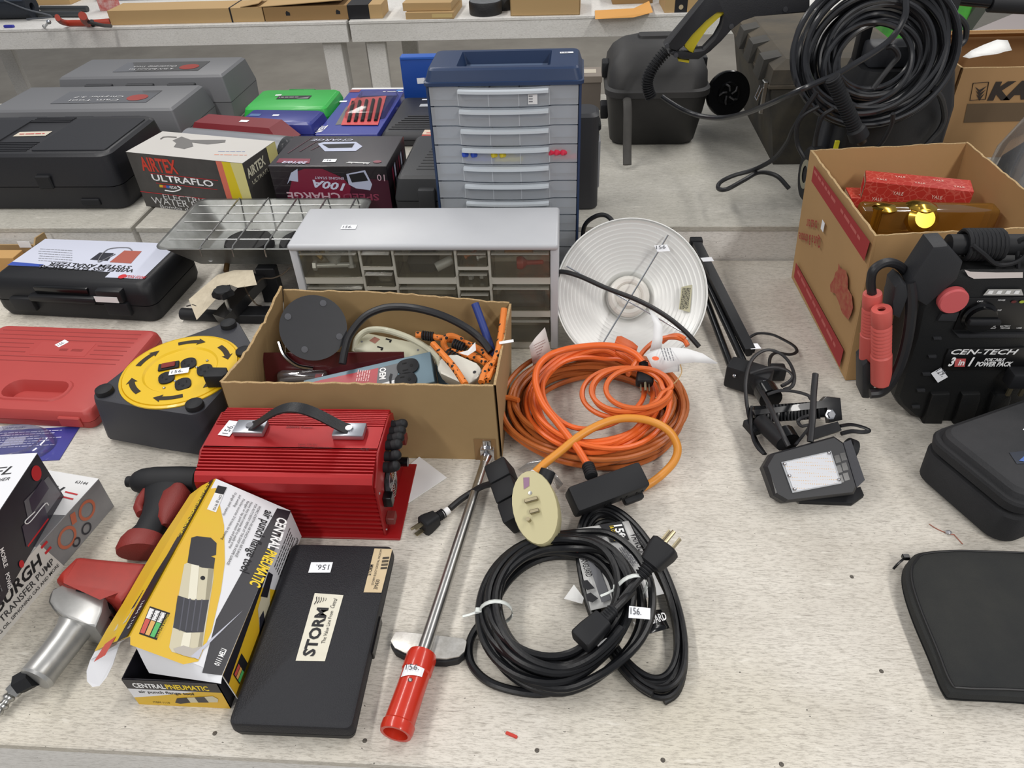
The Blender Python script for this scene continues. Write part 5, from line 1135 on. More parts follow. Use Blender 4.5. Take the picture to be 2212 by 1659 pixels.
# ================================================================ black coils
BKC1 = M('cord_black', '0f1013', .36, bump=.1, bs=200, spec=.4)
t = T('extension_cord', 'black extension cord coiled in a ring with white zip ties', 'extension cord')
cc = P(1204, 1336, 0); 
pts = coilpath(cc.x+.004, cc.y, 14, .112, .122, -.25, 21, .0065, .046, per=20, jit=.004, wob=.012, lo=.70)
for p_ in pts: s_ = min(1, max(0, (p_.x-cc.x-.01)/.07)); p_.z += .022*s_*s_*(3-2*s_)
B().tube(spl(pts, 3), .0056, 9).obj('cord', BKC1, t)
lp = [wp('N',*p_) for p_ in ((560,1090,.03),(470,1180,.015),(425,1280,.007),(440,1400,.007),(540,1500,.007),(700,1555,.007),(870,1570,.008),(1000,1530,.014),(1120,1460,.022))]
B().tube(spl(lp, 8), .0056, 9).obj('loose_loop', BKC1, t)
pc = wp('N', 1450, 870, .078); B().tube(spl([wp('N',1330,1020,.072), wp('N',1400,930,.076), pc], 6), .0056, 9).obj('cord_end', BKC1, t)
plug(t, pc, wp('N', 1590, 700, .10)-pc, s=1.45)
rc = wp('N', 1290, 1070, .078); B().tube(spl([wp('N',1400,960,.07), wp('N',1350,1010,.076), rc], 6), .0056, 9).obj('cord_end', BKC1, t)
m = Matrix.Translation(rc) @ rotm(wp('N',1090,1260,.070)-rc); b = B(); b.rrloft([(0,.014,.014),(.018,.016,.016),(.020,.026,.022),(.045,.030,.024),(.060,.030,.024),(.062,.028,.022)], .004, m=m)
for i in range(4): b.lathe([(.0075,.002+i*.004),(.0095,.003+i*.004),(.0075,.005+i*.004)], 12, m)
b.obj('socket_end', BLKM, t)
NYL = M('nylon_white', 'd5dad6', .3)
for (a, c_) in (((500,1088),(665,1080)),((1320,950),(1470,920))):
    zo_ = .03 if a[0] > 1000 else 0; p0, p1 = wp('N',*a,.03+zo_), wp('N',*c_,.03+zo_); p0.z = p1.z = .004+zo_; ct = (p0+p1)/2; hw = (p1-p0).length/2+.004; ud = (p1-p0).normalized()
    ps = [ct+ud*hw*math.cos(2*math.pi*i/20)+Vector((0,0,.024+.027*math.sin(2*math.pi*i/20))) for i in range(20)]
    b = B(); dep = ud.cross(Z_)*.0028; b.loft([[p+dep, p-dep] for p in ps+[ps[0]]], False, False, False); zt_ = b.obj('zip_tie', NYL, t, ang=80, solid=.0012)
    hp = ct-ud*hw+Vector((0,0,.03)); B().box(-.0045,.0045,-.0035,.0035,-.003,.004,.0006,1,Matrix.Translation(hp)).obj('tie_head', NYL, zt_)
    B().tube([hp, hp-ud*.012+Vector((0,-.002,-.004)), hp-ud*.022+Vector((0,-.003,-.006))], .002, 6, flat=(.4,1)).obj('tie_tail', NYL, zt_)
st = B(); st.poly([wp('N',*p_,.082) for p_ in ((1380,1048),(1507,1062),(1505,1128),(1376,1118))]); so = st.obj('price_sticker', MATS['sticker_white'], t, smooth=False, solid=.0006)
Fs = Face(t, (0,0,.0828), X_, Y_); text(Fs, '156.', Fs.c('N',1388,1098), Fs.c('N',1452,1104), .010, MATS['ink_grey'], parent=so)
st = B(); st.poly([wp('N',*p_) for p_ in ((1190,1275,.062),(1240,1240,.064),(1312,1235,.068),(1270,1290,.064),(1200,1340,.06))]); st.obj('torn_label', PAPER, t, smooth=False, solid=.0005)
t = T('extension_cord', 'black packaged extension cord bundle with white 15ft sleeve', 'extension cord')
c2 = P(1352, 1290, 0); axis = (P(1430,1455,0)-P(1300,1100,0)); rot = math.atan2(axis.y, axis.x)
pts = coilpath(c2.x, c2.y, 9, .160, .062, rot, 33, .0045, .020, per=22, jit=.002, wob=.006, lo=.72)
B().tube(spl(pts, 3), .0042, 8).obj('cord', BKC1, t)
nw = lambda *p_: wp('N', *p_)
sl = B()
rows = []
for i in range(9):
    s = i/8
    Lp = Vector((1040,590,0)).lerp(Vector((1150,1075,0)), s); Rp = Vector((1375,540,0)).lerp(Vector((1588,975,0)), s); rows.append([nw(*(Lp.lerp(Rp, j/8).xy), .028+.006*math.sin(math.pi*j/8)-.001*s) for j in range(9)])
sl.loft(rows, False, False, False); so = sl.obj('paper_sleeve', M('sleeve_white', 'd6d6d4', .45), t, ang=80, solid=.0006)
Fs = Face(t, (0,0,.0345), X_, Y_); N_ = lambda x, y: Fs.c('N', x, y)
bk = decal(Fs, [N_(*p_) for p_ in ((1200,565),(1335,543),(1382,658),(1268,668),(1262,650))], INKK, lift=.0010, parent=so)
def nt_(s, a, b_, h, mt, **k): text(Fs, s, N_(*a), N_(*b_), h, mt, parent=so, lift=.0016, **k)
nt_('15ft', (1288,570), (1315,655), .012, INKW, bold=.03); nt_('16 GAUGE', (1262,575), (1290,662), .006, INKY, bold=.02)
nt_('VANGUARD', (1385,628), (1475,800), .013, INKK, bold=.02, shear=.3)
nt_('INDOOR', (1180,590), (1215,650), .006, INKG); nt_('OUTDOOR', (1165,595), (1200,660), .006, INKG)
for i in range(5): nt_('~', (1365-i*12,690+i*4), (1425-i*12,800), .0032, INKG)
decal(Fs, [N_(*p_) for p_ in ((1120,745),(1170,740),(1270,1010),(1215,1030))], M('band_grey', '6f7074', .5), lift=.0010, parent=so)
nt_('VANGUARD', (1085,760), (1125,880), .009, INKK, bold=.02)
decal(Fs, [N_(*p_) for p_ in ((1095,900),(1130,895),(1175,945),(1130,955),(1105,940))], INKK, lift=.0010, parent=so); decal(Fs, [N_(*p_) for p_ in ((1120,980),(1150,970),(1195,1005),(1160,1030),(1130,1020))], INKK, lift=.0010, parent=so)
b = B(); b.tube([Fs.at(*(Vector(N_(1078,690))+Vector((.008*math.cos(a), .012*math.sin(a)))), .0015) for a in [2*math.pi*i/20 for i in range(20)]], .0012, 5, True); b.obj('red_ring_mark', INKR, so)
b = B(); b.poly([nw(*p_) for p_ in ((990,1005,.012),(1050,920,.02),(1110,1000,.02),(1100,1035,.016))]); fo = b.obj('sleeve_fold', M('sleeve_white', 'd6d6d4', .45), so, smooth=False, solid=.0006)
b = B(); rows = []
for i in range(5):
    s = i/4; Lp = Vector((1430,1080,0)).lerp(Vector((1440,1230,0)), s); Rp = Vector((1570,1070,0)).lerp(Vector((1620,1180,0)), s); rows.append([nw(*(Lp.lerp(Rp, j/5).xy), .028+.006*math.sin(math.pi*j/5)) for j in range(6)])
b.loft(rows, False, False, False); wrp = b.obj('black_wrap', BLKG, t, ang=80, solid=.001)
Fs2 = Face(t, (0,0,.0345), X_, Y_); text(Fs2, 'VANGUARD', Fs2.c('N',1425,1190), Fs2.c('N',1610,1130), .011, INKW, bold=.02, shear=.3, parent=wrp, lift=.002)
# ================================================================ tripod work light
t = T('work_light', 'black folded tripod work light with white LED panel', 'work light')
G_ = lambda x, y, z: wp('G', x, y, z); O_ = lambda x, y, z: wp('O', x, y, z)
TB = M('tube_black', '1c1d20', .28, .3)
for (a, b_, r) in (((1795,290,.075),(2205,1120,.035),.0075),((1775,350,.064),(2165,1190,.032),.0070),((1745,360,.040),(2085,1270,.013),.0075)):
    B().cyl(G_(*a), G_(*b_), r, 14).obj('leg_tube', TB, t)
b = B(); a, c_ = G_(1775,285,.078), G_(1990,640,.058); dd = (c_-a).normalized(); sd = dd.cross(Z_).normalized(); up = sd.cross(dd)
def chan(b, a, c_, w_, h_):
    dd = (c_-a).normalized(); sd = dd.cross(Z_).normalized(); up = sd.cross(dd)
    b.loft([[p+sd*w_+up*h_, p+sd*w_-up*h_, p-sd*w_-up*h_, p-sd*w_+up*h_] for p in (a, c_)])
chan(b, G_(1795,262,.082), G_(2212,1100,.045), .010, .006); b.obj('folded_brace', TB, t, smooth=False)
B().box(-.014,.014,-.010,.010,-.010,.012,.003,2,Matrix.Translation(G_(1795,268,.078))).obj('end_cap', BLKM, t)
hubc = O_(660,450,.032); B().box(-.040,.040,-.020,.020,-.026,.024,.006,2,Matrix.Translation(hubc) @ Matrix.Rotation(math.radians(-28),4,'Z')).obj('leg_hub', BLKM, t)
for p_ in ((540,440,.046),(800,490,.05),(825,545,.05)): B().sphere(O_(*p_), .004, 10, (1,1,.7)).obj('hub_screw', CHROME, t)
B().cyl(O_(700,440,.034), O_(800,560,.034), .017, 18).obj('tripod_collar', BLKM, t)
B().cyl(O_(800,560,.034), O_(850,640,.036), .021, 18).obj('swivel_mount', BLKG, t)
B().box(-.014,.014,-.012,.012,-.014,.014,.004,2,Matrix.Translation(O_(905,410,.018))).obj('clamp_knob', BLKM, t)
Fk = Face(t, O_(865,560,.050), X_, Y_); decal(Fk, [Fk.c('O',*p_) for p_ in ((640,170),(735,168),(768,212),(680,218))], MATS['sticker_white'], 'price_sticker', .001)
Fk2 = Face(t, G_(1880,395,.092), X_, Y_); decal(Fk2, [Fk2.c('G',*p_) for p_ in ((1830,385),(1915,378),(1935,410),(1850,414))], MATS['sticker_white'], 'price_sticker', .001)
# rear head (seen edge on) with cooling fins and top bracket
a, c_ = O_(700,770,.045), O_(1410,720,.045); u = (c_-a).normalized(); L = (c_-a).length; n0 = Vector((-.1,-.75,.65)); v = n0.cross(u).normalized(); n = u.cross(v).normalized(); mb = Matrix.Translation(a) @ Matrix((u,v,n)).transposed().to_4x4()
B().box(0, L, -.014, .014, -.026, .006, .004, 2, mb).obj('rear_head', BLKG, t)
for i in range(16): B().box(.02+i*.006, .0225+i*.006, -.0155, .0145, -.004, .009, m=mb).obj('cooling_fin', BLKM, t, smooth=False)
b = B(); b.prism([(-.002,.008),(L*.80,.014),(L*.86,.022),(L+.004,.018),(L+.004,-.02),(L-.02,-.024),(L-.02,.004),(0,-.002)], -.004, .010, 'xy', .001, mb); b.obj('yoke_bracket', M('black_enamel', '1b1b1d', .3, coat=.3), t)
B().lathe([(.009,0),(.009,.003),(.006,.0035),(.006,.008),(0,.008)], 6, Matrix.Translation(O_(1352,772,.060)) @ rotm(n)).obj('bolt', CHROME, t)
B().cyl(O_(760,830,.04), O_(960,1020,.05), .014, 12).obj('arm_post', BLKM, t); B().cyl(O_(960,930,.05), O_(1010,1010,.05), .018, 14).obj('tilt_knob', BLKG, t); B().box(-.010,.010,-.016,.016,-.008,.008,.003,1,Matrix.Translation(O_(690,880,.03)) @ Matrix.Rotation(.4,4,'Z')).obj('wing_knob', BLKM, t)
# front head with LED panel
c = O_(1190,1260,.048); dv = O_(1430,1360,.04)-O_(1010,1440,.04); u = Vector((dv.x,dv.y,.012)).normalized(); n0 = Vector((-.12,-.62,.78)); v = n0.cross(u).normalized(); n = u.cross(v).normalized(); mb = Matrix.Translation(c) @ Matrix((u,v,n)).transposed().to_4x4()
F = Face(t, c, u, v); F.m = Matrix.Identity(4)
op_ = [F.c('O',*p_) for p_ in ((785,1215),(850,1105),(1390,955),(1470,1010),(1585,1395),(1560,1450),(970,1520),(875,1465))]
b = B(); n_ = len(op_); cen = (sum(p_[0] for p_ in op_)/n_, sum(p_[1] for p_ in op_)/n_)
def at(p_, k, z): return F.at(cen[0]+(p_[0]-cen[0])*k, cen[1]+(p_[1]-cen[1])*k, z)
b.loft([[at(p_,.86,-.030) for p_ in op_],[at(p_,1,-.020) for p_ in op_],[at(p_,1,-.002) for p_ in op_],[at(p_,.93,.006) for p_ in op_]]); b.obj('lamp_head', M('head_black', '202125', .5), t, ang=25)
pn = [F.c('O',*p_) for p_ in ((925,1185),(1345,1090),(1435,1365),(1020,1445))]
b = B(); b.loft([[F.at(*p_,.006) for p_ in pn],[F.at(*p_,.0085) for p_ in pn]]); b.obj('led_frame', M('panel_clear', '9a9da1', .3), t, smooth=False)
def MLED():
    m = M('led_panel', 'c9c9ce', .35); nt = m.node_tree; N = nt.nodes; tcn = N.new('ShaderNodeTexCoord'); ch = N.new('ShaderNodeTexVoronoi'); ch.inputs['Scale'].default_value = 300
    ch.feature = 'F1'; ch.inputs['Randomness'].default_value = .15
    nt.links.new(tcn.outputs['Object'], ch.inputs['Vector']); r = N.new('ShaderNodeValToRGB'); r.color_ramp.elements[0].color = lin('c9a266'); r.color_ramp.elements[0].position = .15; r.color_ramp.elements[1].color = lin('c6c8ce'); r.color_ramp.elements[1].position = .32
    nt.links.new(ch.outputs['Distance'], r.inputs[0]); b = N['Principled BSDF']; nt.links.new(r.outputs[0], b.inputs['Base Color']); return m
pcx = sum(p_[0] for p_ in pn)/4; pcy = sum(p_[1] for p_ in pn)/4
decal(F, [(pcx+(p_[0]-pcx)*.93, pcy+(p_[1]-pcy)*.93) for p_ in pn], MLED(), 'led_panel', .0092)
for p_ in ((950,1200),(1325,1110),(1408,1335),(1035,1415),(990,1300)): a_, b_ = F.c('O', *p_); B().sphere(F.at(a_,b_,.010), .0028, 8).obj('panel_screw', CHROME, t)
for i in range(3):
    for j in range(2):
        p0 = Vector((1375+i*12+j*50,1130+i*85-j*20)); a_ = [F.c('O', p0.x+dx, p0.y+dy) for dx, dy in ((0,0),(42,-10),(62,52),(18,62))]
        b = B(); b.loft([[F.at(*k,.0035) for k in a_],[F.at(*k,.0062) for k in a_]]); b.obj('side_rib', BLKG, t, smooth=False)
for i in range(3):
    a_ = [F.c('O', 820+i*34+dx, 1215-i*2+dy) for dx, dy in ((0,0),(12,-2),(72,230),(60,234))]; b = B(); b.loft([[F.at(*k,.0030) for k in a_],[F.at(*k,.0058) for k in a_]]); b.obj('vent_rib', BLKG, t, smooth=False)
eb = [F.c('O',*p_) for p_ in ((1470,1010),(1535,985),(1655,1330),(1585,1395))]; b = B(); b.loft([[F.at(*k,-.022) for k in eb],[F.at(*k,-.001) for k in eb]]); b.obj('end_cover', GRY, t, smooth=False)
B().cyl(F.at(*F.c('O',1540,1040),-.020), F.at(*F.c('O',1600,1060),-.022), .018, 20).obj('tilt_wheel', BLKM, t)
b = B(); b.prism([(p_.x, p_.y) for p_ in (O_(1090,1525,.004),O_(1420,1440,.004),O_(1610,1400,.004),O_(1640,1470,.004),O_(1540,1540,.004))], .0005, .008, 'xy', .001); b.obj('base_plate', BLKM, t)
b = B(); kp = [O_(*p_) for p_ in ((1165,900,.058),(1420,830,.066),(1455,905,.06),(1210,985,.052))]; b.loft([kp,[p_-Vector((0,-.01,.014)) for p_ in kp]]); b.obj('head_strap', BLKM, t, smooth=False)
CBL = MATS['cable_black']
for pth, r in ((((665,115,.02),(740,80,.022),(860,90,.022),(970,140,.020),(1050,190,.016),(1070,235,.014),(1010,260,.014),(900,245,.016),(850,275,.016),(838,340,.016),(850,390,.02)),.0034),
    (((800,1110,.03),(720,980,.022),(670,820,.03),(640,640,.05),(638,480,.062),(680,320,.066),(760,240,.068),(850,222,.068),(950,265,.066),(1020,350,.06),(1050,450,.054),(1030,530,.048),(960,560,.044)),.0034),
    (((670,420,.062),(760,390,.064),(870,368,.064),(970,385,.06),(1035,440,.056),(1010,490,.052),(940,530,.05)),.0034),
    (((770,575,.064),(830,680,.078),(890,810,.082),(950,940,.08),(1000,1040,.07)),.0046),
    (((1230,425,.115),(1215,600,.105),(1205,800,.095),(1185,1005,.075)),.0052),
    (((820,600,.06),(930,568,.068),(1050,575,.07),(1160,605,.07),(1190,640,.068)),.0034),
    (((1080,830,.06),(1110,800,.064),(1170,780,.066),(1085,820,.06),(1110,870,.058),(1180,870,.06),(1060,1030,.06)),.003),
    (((1440,870,.06),(1530,858,.055),(1620,875,.05),(1690,905,.046),(1640,922,.046),(1540,915,.05),(1450,935,.055)),.0036),
    (((690,700,.05),(680,850,.04),(700,980,.032),(740,1060,.03),(790,1110,.03)),.003)):
    B().tube(spl([O_(*p_) for p_ in pth], 8), r, 8, flat=(.62,1)).obj('cable', CBL, t)
# ================================================================ right side: cardboard box with lock boxes
t = T('cardboard_box', 'cardboard box with red bands and a red pig print, flaps cut off', 'box')
bfl, bbl = Vector((.530,1.122,.001)), Vector((.514,1.500,.001)); tfl, tbl = P(1890,510,.295), P(1750,325,.295)
bfr, bbr = Vector((.845,1.150,.001)), Vector((.835,1.525,.001)); tfr, tbr = Vector((.838,1.175,.295)), P(2090,308,.295)
CB2 = M('cardboard_tan', 'b08c5e', .8, var=.15, vs=8, col2='96744a', bump=.08, bs=60)
wl_ = wall(t, bfl, bbl, tfl, tbl, .004, CB2, 30, .0012)
wall(t, bbl, bbr, tbl, tbr, .004, CB2, 30, .0012); wall(t, bbr, bfr, tbr, tfr, .004, CB2, 30, .0012); wall(t, bfr, bfl, tfr, tfl, .004, CB2, 30, .0012)
b = B(); b.poly([bfl+Vector((0,0,.002)), bfr+Vector((0,0,.002)), bbr+Vector((0,0,.002)), bbl+Vector((0,0,.002))]); b.obj('bottom', CB2, t, smooth=False)
# print on the left wall
un = (bfl-bbl); vn = (tbl-bbl); F = Face(t, bbl, un, vn-un*(vn.dot(un)/un.dot(un)))
if F.n.x > 0: F.n = -F.n
F.o = F.o+F.n*.0045
RDP = M('print_band_red', '9c2a2c', .7); H_ = lambda x, y: F.c('H', x, y)
decal(F, [H_(*p) for p in ((440,150),(425,240),(725,695),(758,585))], RDP, 'printed_band', .0006); decal(F, [H_(*p) for p in ((337,703),(325,785),(585,1300),(608,1200))], RDP, 'printed_band', .0006)
PIG = [(580,705),(590,735),(622,750),(632,790),(632,850),(655,890),(662,960),(650,1000),(635,1030),(600,990),(580,930),(560,880),(535,870),(530,830),(550,800),(562,760),(575,745)]
decal(F, [H_(*p) for p in PIG], M('print_pig_red', 'a04038', .75, var=.5, vs=90, col2='b08c5e'), 'printed_pig', .0006)
text(F, 'to eat our', H_(460,465), H_(398,455), .022, RDP, bold=.01); text(F, 'Quit a & choose', H_(478,560), H_(355,530), .022, RDP, bold=.01)
for i, s in enumerate(('~', '~~')): text(F, s, H_(440+i*150,190+i*220), H_(560+i*140,370+i*210), .010, M('print_band_pale', 'b8605a', .7))
text(F, '~~~', H_(345,760), H_(560,1190), .012, M('print_band_pale', 'b8605a', .7))
a, b_ = H_(490,495); decal(F, [(a-.008,b_-.010),(a+.008,b_-.010),(a+.008,b_+.010),(a-.008,b_+.010)], MATS['sticker_white'], 'price_sticker', .0008)
def MYALE():
    m = M('yale_red', 'b8382e', .35, coat=.2); nt = m.node_tree; N = nt.nodes; tcn = N.new('ShaderNodeTexCoord'); v = N.new('ShaderNodeTexVoronoi'); v.inputs['Scale'].default_value = 75; v.feature = 'DISTANCE_TO_EDGE'
    nt.links.new(tcn.outputs['Object'], v.inputs['Vector']); r = N.new('ShaderNodeValToRGB'); r.color_ramp.elements[0].color = lin('c4564a'); r.color_ramp.elements[0].position = .02; r.color_ramp.elements[1].color = lin('b3332b'); r.color_ramp.elements[1].position = .07
    nt.links.new(v.outputs[0], r.inputs[0]); nt.links.new(r.outputs[0], N['Principled BSDF'].inputs['Base Color']); return m
YR = MYALE()
def lockbox(label, A, Bp, dep, hh, z):
    A, Bp = wp('H',*A,z), wp('H',*Bp,z); u = (Bp-A).normalized(); L = (Bp-A).length; an = math.atan2(u.y,u.x)
    o = T('lock_box', label, 'box', (A.x,A.y,z-hh), an, 'red lock cartons')
    B().box(0,L,0,dep,0,hh,.0008,1).obj('carton_body', YR, o, smooth=False)
    F = Face(o, (0,-.0003,0), X_, Z_)
    for i in range(5): text(F, 'YALE', (L*(.1+.18*i),hh*(.3+.3*(i%2))), (L*(.2+.18*i),hh*(.3+.3*(i%2))), .007, M('ink_cream', 'e8c8b8', .6))
    F = Face(o, (0,0,hh), X_, Y_)
    for i in range(5): text(F, 'YALE', (L*(.1+.18*i),dep*(.2+.4*(i%2))), (L*(.2+.18*i),dep*(.2+.4*(i%2))), .007, MATS['ink_cream'])
    Fl = Face(o, (-.0003,dep,0), -Y_, Z_); decal(Fl, [(.002,.002),(dep-.002,.002),(dep-.002,hh-.002),(.002,hh-.002)], M('carton_end', 'c9bda4', .6), 'end_label', .0005); decal(Fl, [(.008,hh*.4),(dep-.008,hh*.4),(dep-.008,hh-.008),(.008,hh-.008)], INKR, 'end_label', .0009)
    return o
lockbox('red patterned lock carton, upper one at the back of the pig box', (735,240), (1350,300), .055, .055, .262)
lockbox('red patterned lock carton, lower one under the brass lockset', (650,335), (1150,345), .05, .06, .225)
# brass lockset in amber blister
A, Bp = wp('H',730,420,.235), wp('H',1460,430,.235); u = (Bp-A).normalized(); L = (Bp-A).length
t = T('lockset_pack', 'amber blister pack holding a brass door knob set', 'blister pack', (A.x,A.y,.190), math.atan2(u.y,u.x))
AMB = MCLEAR('amber_blister', tint='e6c98a', op=.30, rough=.08, body='b8893a', gl=.35)
B().box(-.012,L+.004,-.018,.020,0,.062,.008,3).obj('amber_shell', AMB, t)
B().box(0,L-.01,.012,.016,.004,.058).obj('backing_card', M('card_gold', '9c7630', .4), t, smooth=False)
BRS = M('brass', 'c09a3c', .16, .95)
B().lathe([(0,.026),(.018,.026),(.028,.018),(.030,.008),(.024,.0),(.012,-.006),(.011,-.014)], 28, Matrix.Translation((L*.42,-.012,.036)) @ Matrix.Rotation(math.radians(55),4,'X')).obj('door_knob', BRS, t)
B().cyl((L*.07,-.012,.010), (L*.07,-.012,.062), .011, 18).obj('latch_tube', BRS, t)
B().lathe([(.022,0),(.024,.004),(.016,.008),(0,.008)], 24, Matrix.Translation((L*.14,-.002,.055))).obj('rose_plate', BRS, t); B().lathe([(.026,0),(.028,.004),(.018,.008),(0,.008)], 24, Matrix.Translation((L*.42,-.002,.058))).obj('rose_plate', BRS, t)
# ================================================================ jump pack
t = T('power_pack', 'black 3 in 1 portable power pack with red jumper clamps', 'power pack', (.555, 1.012, 0), 0)
F = Face(t, (0,0,0), X_, Z_)
tx = lambda x, y: F.c('T', x, y)
cxm = tx(955, 1100)[0]
half = [tx(*p) for p in ((520,1592),(400,1560),(300,1470),(262,1400),(330,1180),(420,900),(470,650),(540,570),(700,420),(820,378))]
half = [(x, max(.0, z)) for x, z in half]
PBK = M('pack_black', '161718', .5, bump=.2, bs=700, spec=.35)
full = half+[(2*cxm-x, z) for x, z in half[::-1]]
b = B(); n_ = len(full); ccx = cxm; ccz = .11
def sh(k, y): return [(ccx+(x-ccx)*k, y, max(0,(ccz+(z-ccz)*k)) if z > .002 else 0) for x, z in full]
b.loft([sh(.93,.0), sh(.985,.006), sh(1,.018), sh(1,.08), sh(.95,.094)]); b.obj('housing', PBK, t)
PBG = M('pack_grey', '2b2c2f', .55, bump=.15, bs=500, spec=.35)
def slab(pts, y0, y1, mat, name, bev=.003): B().prism([tx(*p) for p in pts], y0, y1, 'xz', bev).obj(name, mat, t)
for sg in (0, 1):
    arm = [(395,395),(600,85),(720,75),(845,215),(800,350),(545,575),(430,500)]
    P2 = [tx(*p) for p in arm]
    if sg: P2 = [(2*cxm-x, z) for x, z in P2][::-1]
    P2 = [(x, z-.020*min(1, max(0, (z-.12)/.10))) for x, z in P2]
    B().prism(P2, -.006, .040, 'xz', .006).obj('handle_arm', PBG, t)
hz = tx(845,170); hz = (hz[0], hz[1]-.018)
B().cyl((hz[0]-.01,.03,hz[1]), (2*cxm-hz[0]+.01,.03,hz[1]), .016, 16).obj('handle_bar', BLKM, t)
b = B(); pts = []
for i in range(9*14):
    a = 2*math.pi*i/14; pts.append((hz[0]+.012+.0062*i/14, .03+.022*math.cos(a), hz[1]+.022*math.sin(a)))
B().tube(pts, .0036, 7).obj('wound_cord', BLKM, t)
B().tube(spl([(hz[0]+.012,.006,hz[1]+.012),(hz[0]+.03,.002,hz[1]),(hz[0]+.06,.004,hz[1]-.020),(hz[0]+.09,.006,hz[1]-.012),(hz[0]+.10,.01,hz[1]+.02),(hz[0]+.085,.02,hz[1]+.01),(hz[0]+.095,.01,hz[1]-.03)], 8), .0036, 7).obj('cord_end', BLKM, t)
# raised front details
for pts in (((600,770),(635,715),(770,710),(745,775)), ((720,850),(760,880),(1300,872),(1300,905),(770,905))): slab(pts, -.006, .01, PBG, 'moulded_ridge', .001)
for p in ((905,920),(530,1065),(485,1205),(440,1335),(400,1465)):
    x, y = (570 if p[0] == 905 else p[0]), p[1]; slab(((x,y-10),(x+65,y-12),(x+65,y+8),(x+5,y+8)), -.004, .008, PBG, 'moulded_notch', .0005)
for x0 in (480, 722, 965): slab(((x0+70,1348),(x0+215,1345),(x0+215,1385),(x0+150,1585),(x0-5,1585),(x0+60,1400)), -.009, .01, PBG if False else PBK, 'foot_buttress', .003)
PLQ = M('plaque_black', '101011', .35)
slab(((690,1005),(1300,990),(1300,1165),(640,1170),(665,1060)), -.0035, .006, PLQ, 'name_plaque', .0006)
Fp = Face(t, (0,-.0042,0), X_, Z_)
text(Fp, 'CEN-TECH', Fp.c('T',710,1050), Fp.c('T',1240,1050), .010, INKW, bold=.02, shear=.25); text(Fp, '3', Fp.c('T',690,1142), Fp.c('T',733,1142), .017, INKW, bold=.04, shear=.2)
decal(Fp, [Fp.c('T',*p) for p in ((750,1085),(835,1085),(825,1150),(742,1150))], M('badge_red', 'c25a5a', .5), 'badge', .0006); text(Fp, 'in', Fp.c('T',768,1135), Fp.c('T',815,1135), .011, INKW, bold=.03, lift=.0012)
text(Fp, '1', Fp.c('T',848,1142), Fp.c('T',878,1142), .017, INKW, bold=.04, shear=.2); text(Fp, 'PORTABLE', Fp.c('T',978,1105), Fp.c('T',1140,1105), .006, INKW, bold=.03, shear=.2); text(Fp, 'POWER PACK', Fp.c('T',905,1145), Fp.c('T',1195,1145), .009, INKW, bold=.04, shear=.2)
decal(Fp, [Fp.c('T',*p) for p in ((555,1200),(635,1155),(690,1230),(610,1275))], MATS['sticker_white'], 'price_sticker', .0012); text(Fp, '129.', Fp.c('T',590,1185), Fp.c('T',640,1228), .011, MATS['ink_grey'], lift=.0018)
slab(((830,600),(1300,590),(1300,845),(730,850),(800,680)), -.003, .006, PLQ, 'control_panel', .0006)
kx, kz = tx(925,735); B().lathe([(.026,0),(.026,.006),(.022,.008),(.022,.016),(0,.016)], 28, Matrix.Translation((kx,-.003,kz)) @ Matrix.Rotation(math.pi/2,4,'X')).obj('selector_knob', BLKG, t)
B().box(kx-.022,kx+.026,-.026,-.016,kz-.005,kz+.005,.003,2).obj('knob_grip', BLKM, t)
Fq = Face(t, (0,-.0035,0), X_, Z_)
for s, a, b_ in (('OFF',(920,635),(968,635)),('12V',(1035,738),(1062,738)),('WORK',(1018,832),(1070,832)),('LIGHT',(1018,848),(1070,848)),('BATTERY',(1105,832),(1185,832)),('TEST/USB',(1105,848),(1180,848)),('USB',(1235,846),(1275,846)),('POWER',(1088,625),(1145,625)),('JUMP',(1065,705),(1115,705))): text(Fq, s, Fq.c('T',*a), Fq.c('T',*b_), .0028, INKW)
decal(Fq, [Fq.c('T',*p) for p in ((970,580),(1010,532),(1275,532),(1292,580))], M('badge_chrome', 'b9babb', .3, .6), 'charge_gauge', .001); 
for i in range(4): decal(Fq, [Fq.c('T',*p) for p in ((1000+i*70,565),(1020+i*70,540),(1055+i*70,540),(1040+i*70,568))], INKW, 'gauge_bar', .0016)
for x, c in ((1215,'led_red'),(1280,'led_green')): a, b_ = Fq.c('T', x, 632); decal(Fq, ell(a,b_,.004,.0025), M(c, '5a1a1c' if c == 'led_red' else 'a9b83a', .4), 'indicator', .001)
rx, rz_ = tx(715,600); B().lathe([(0,-.012),(.020,-.012),(.022,-.009),(.022,0)], 28, Matrix.Translation((rx,-.002,rz_)) @ Matrix.Rotation(math.pi/2,4,'X') @ Matrix.Scale(-1,4,Z_)).obj('red_cap', M('cap_red', 'c95a5c', .5), t)
b = B(); lbp = [Fq.c('T',*p) for p in ((825,380),(870,395),(1080,402),(1290,400),(1290,445),(900,452),(855,430))]; decal(Face(t, (0,-.002,0), X_, Z_), lbp, M('label_pinkish', 'd8cfcb', .6), 'label', .001)
# outlet plug on the right
gx, gz = tx(1240,1170); B().box(gx-.02,gx+.03,-.03,-.003,gz-.02,gz+.01,.004,2).obj('plug', BLKM, t)
for dx in (-.016,.004): B().box(gx+dx,gx+dx+.006,-.028,-.024,gz-.036,gz-.02).obj('prong', MATS['prong_brass'], t, smooth=False)
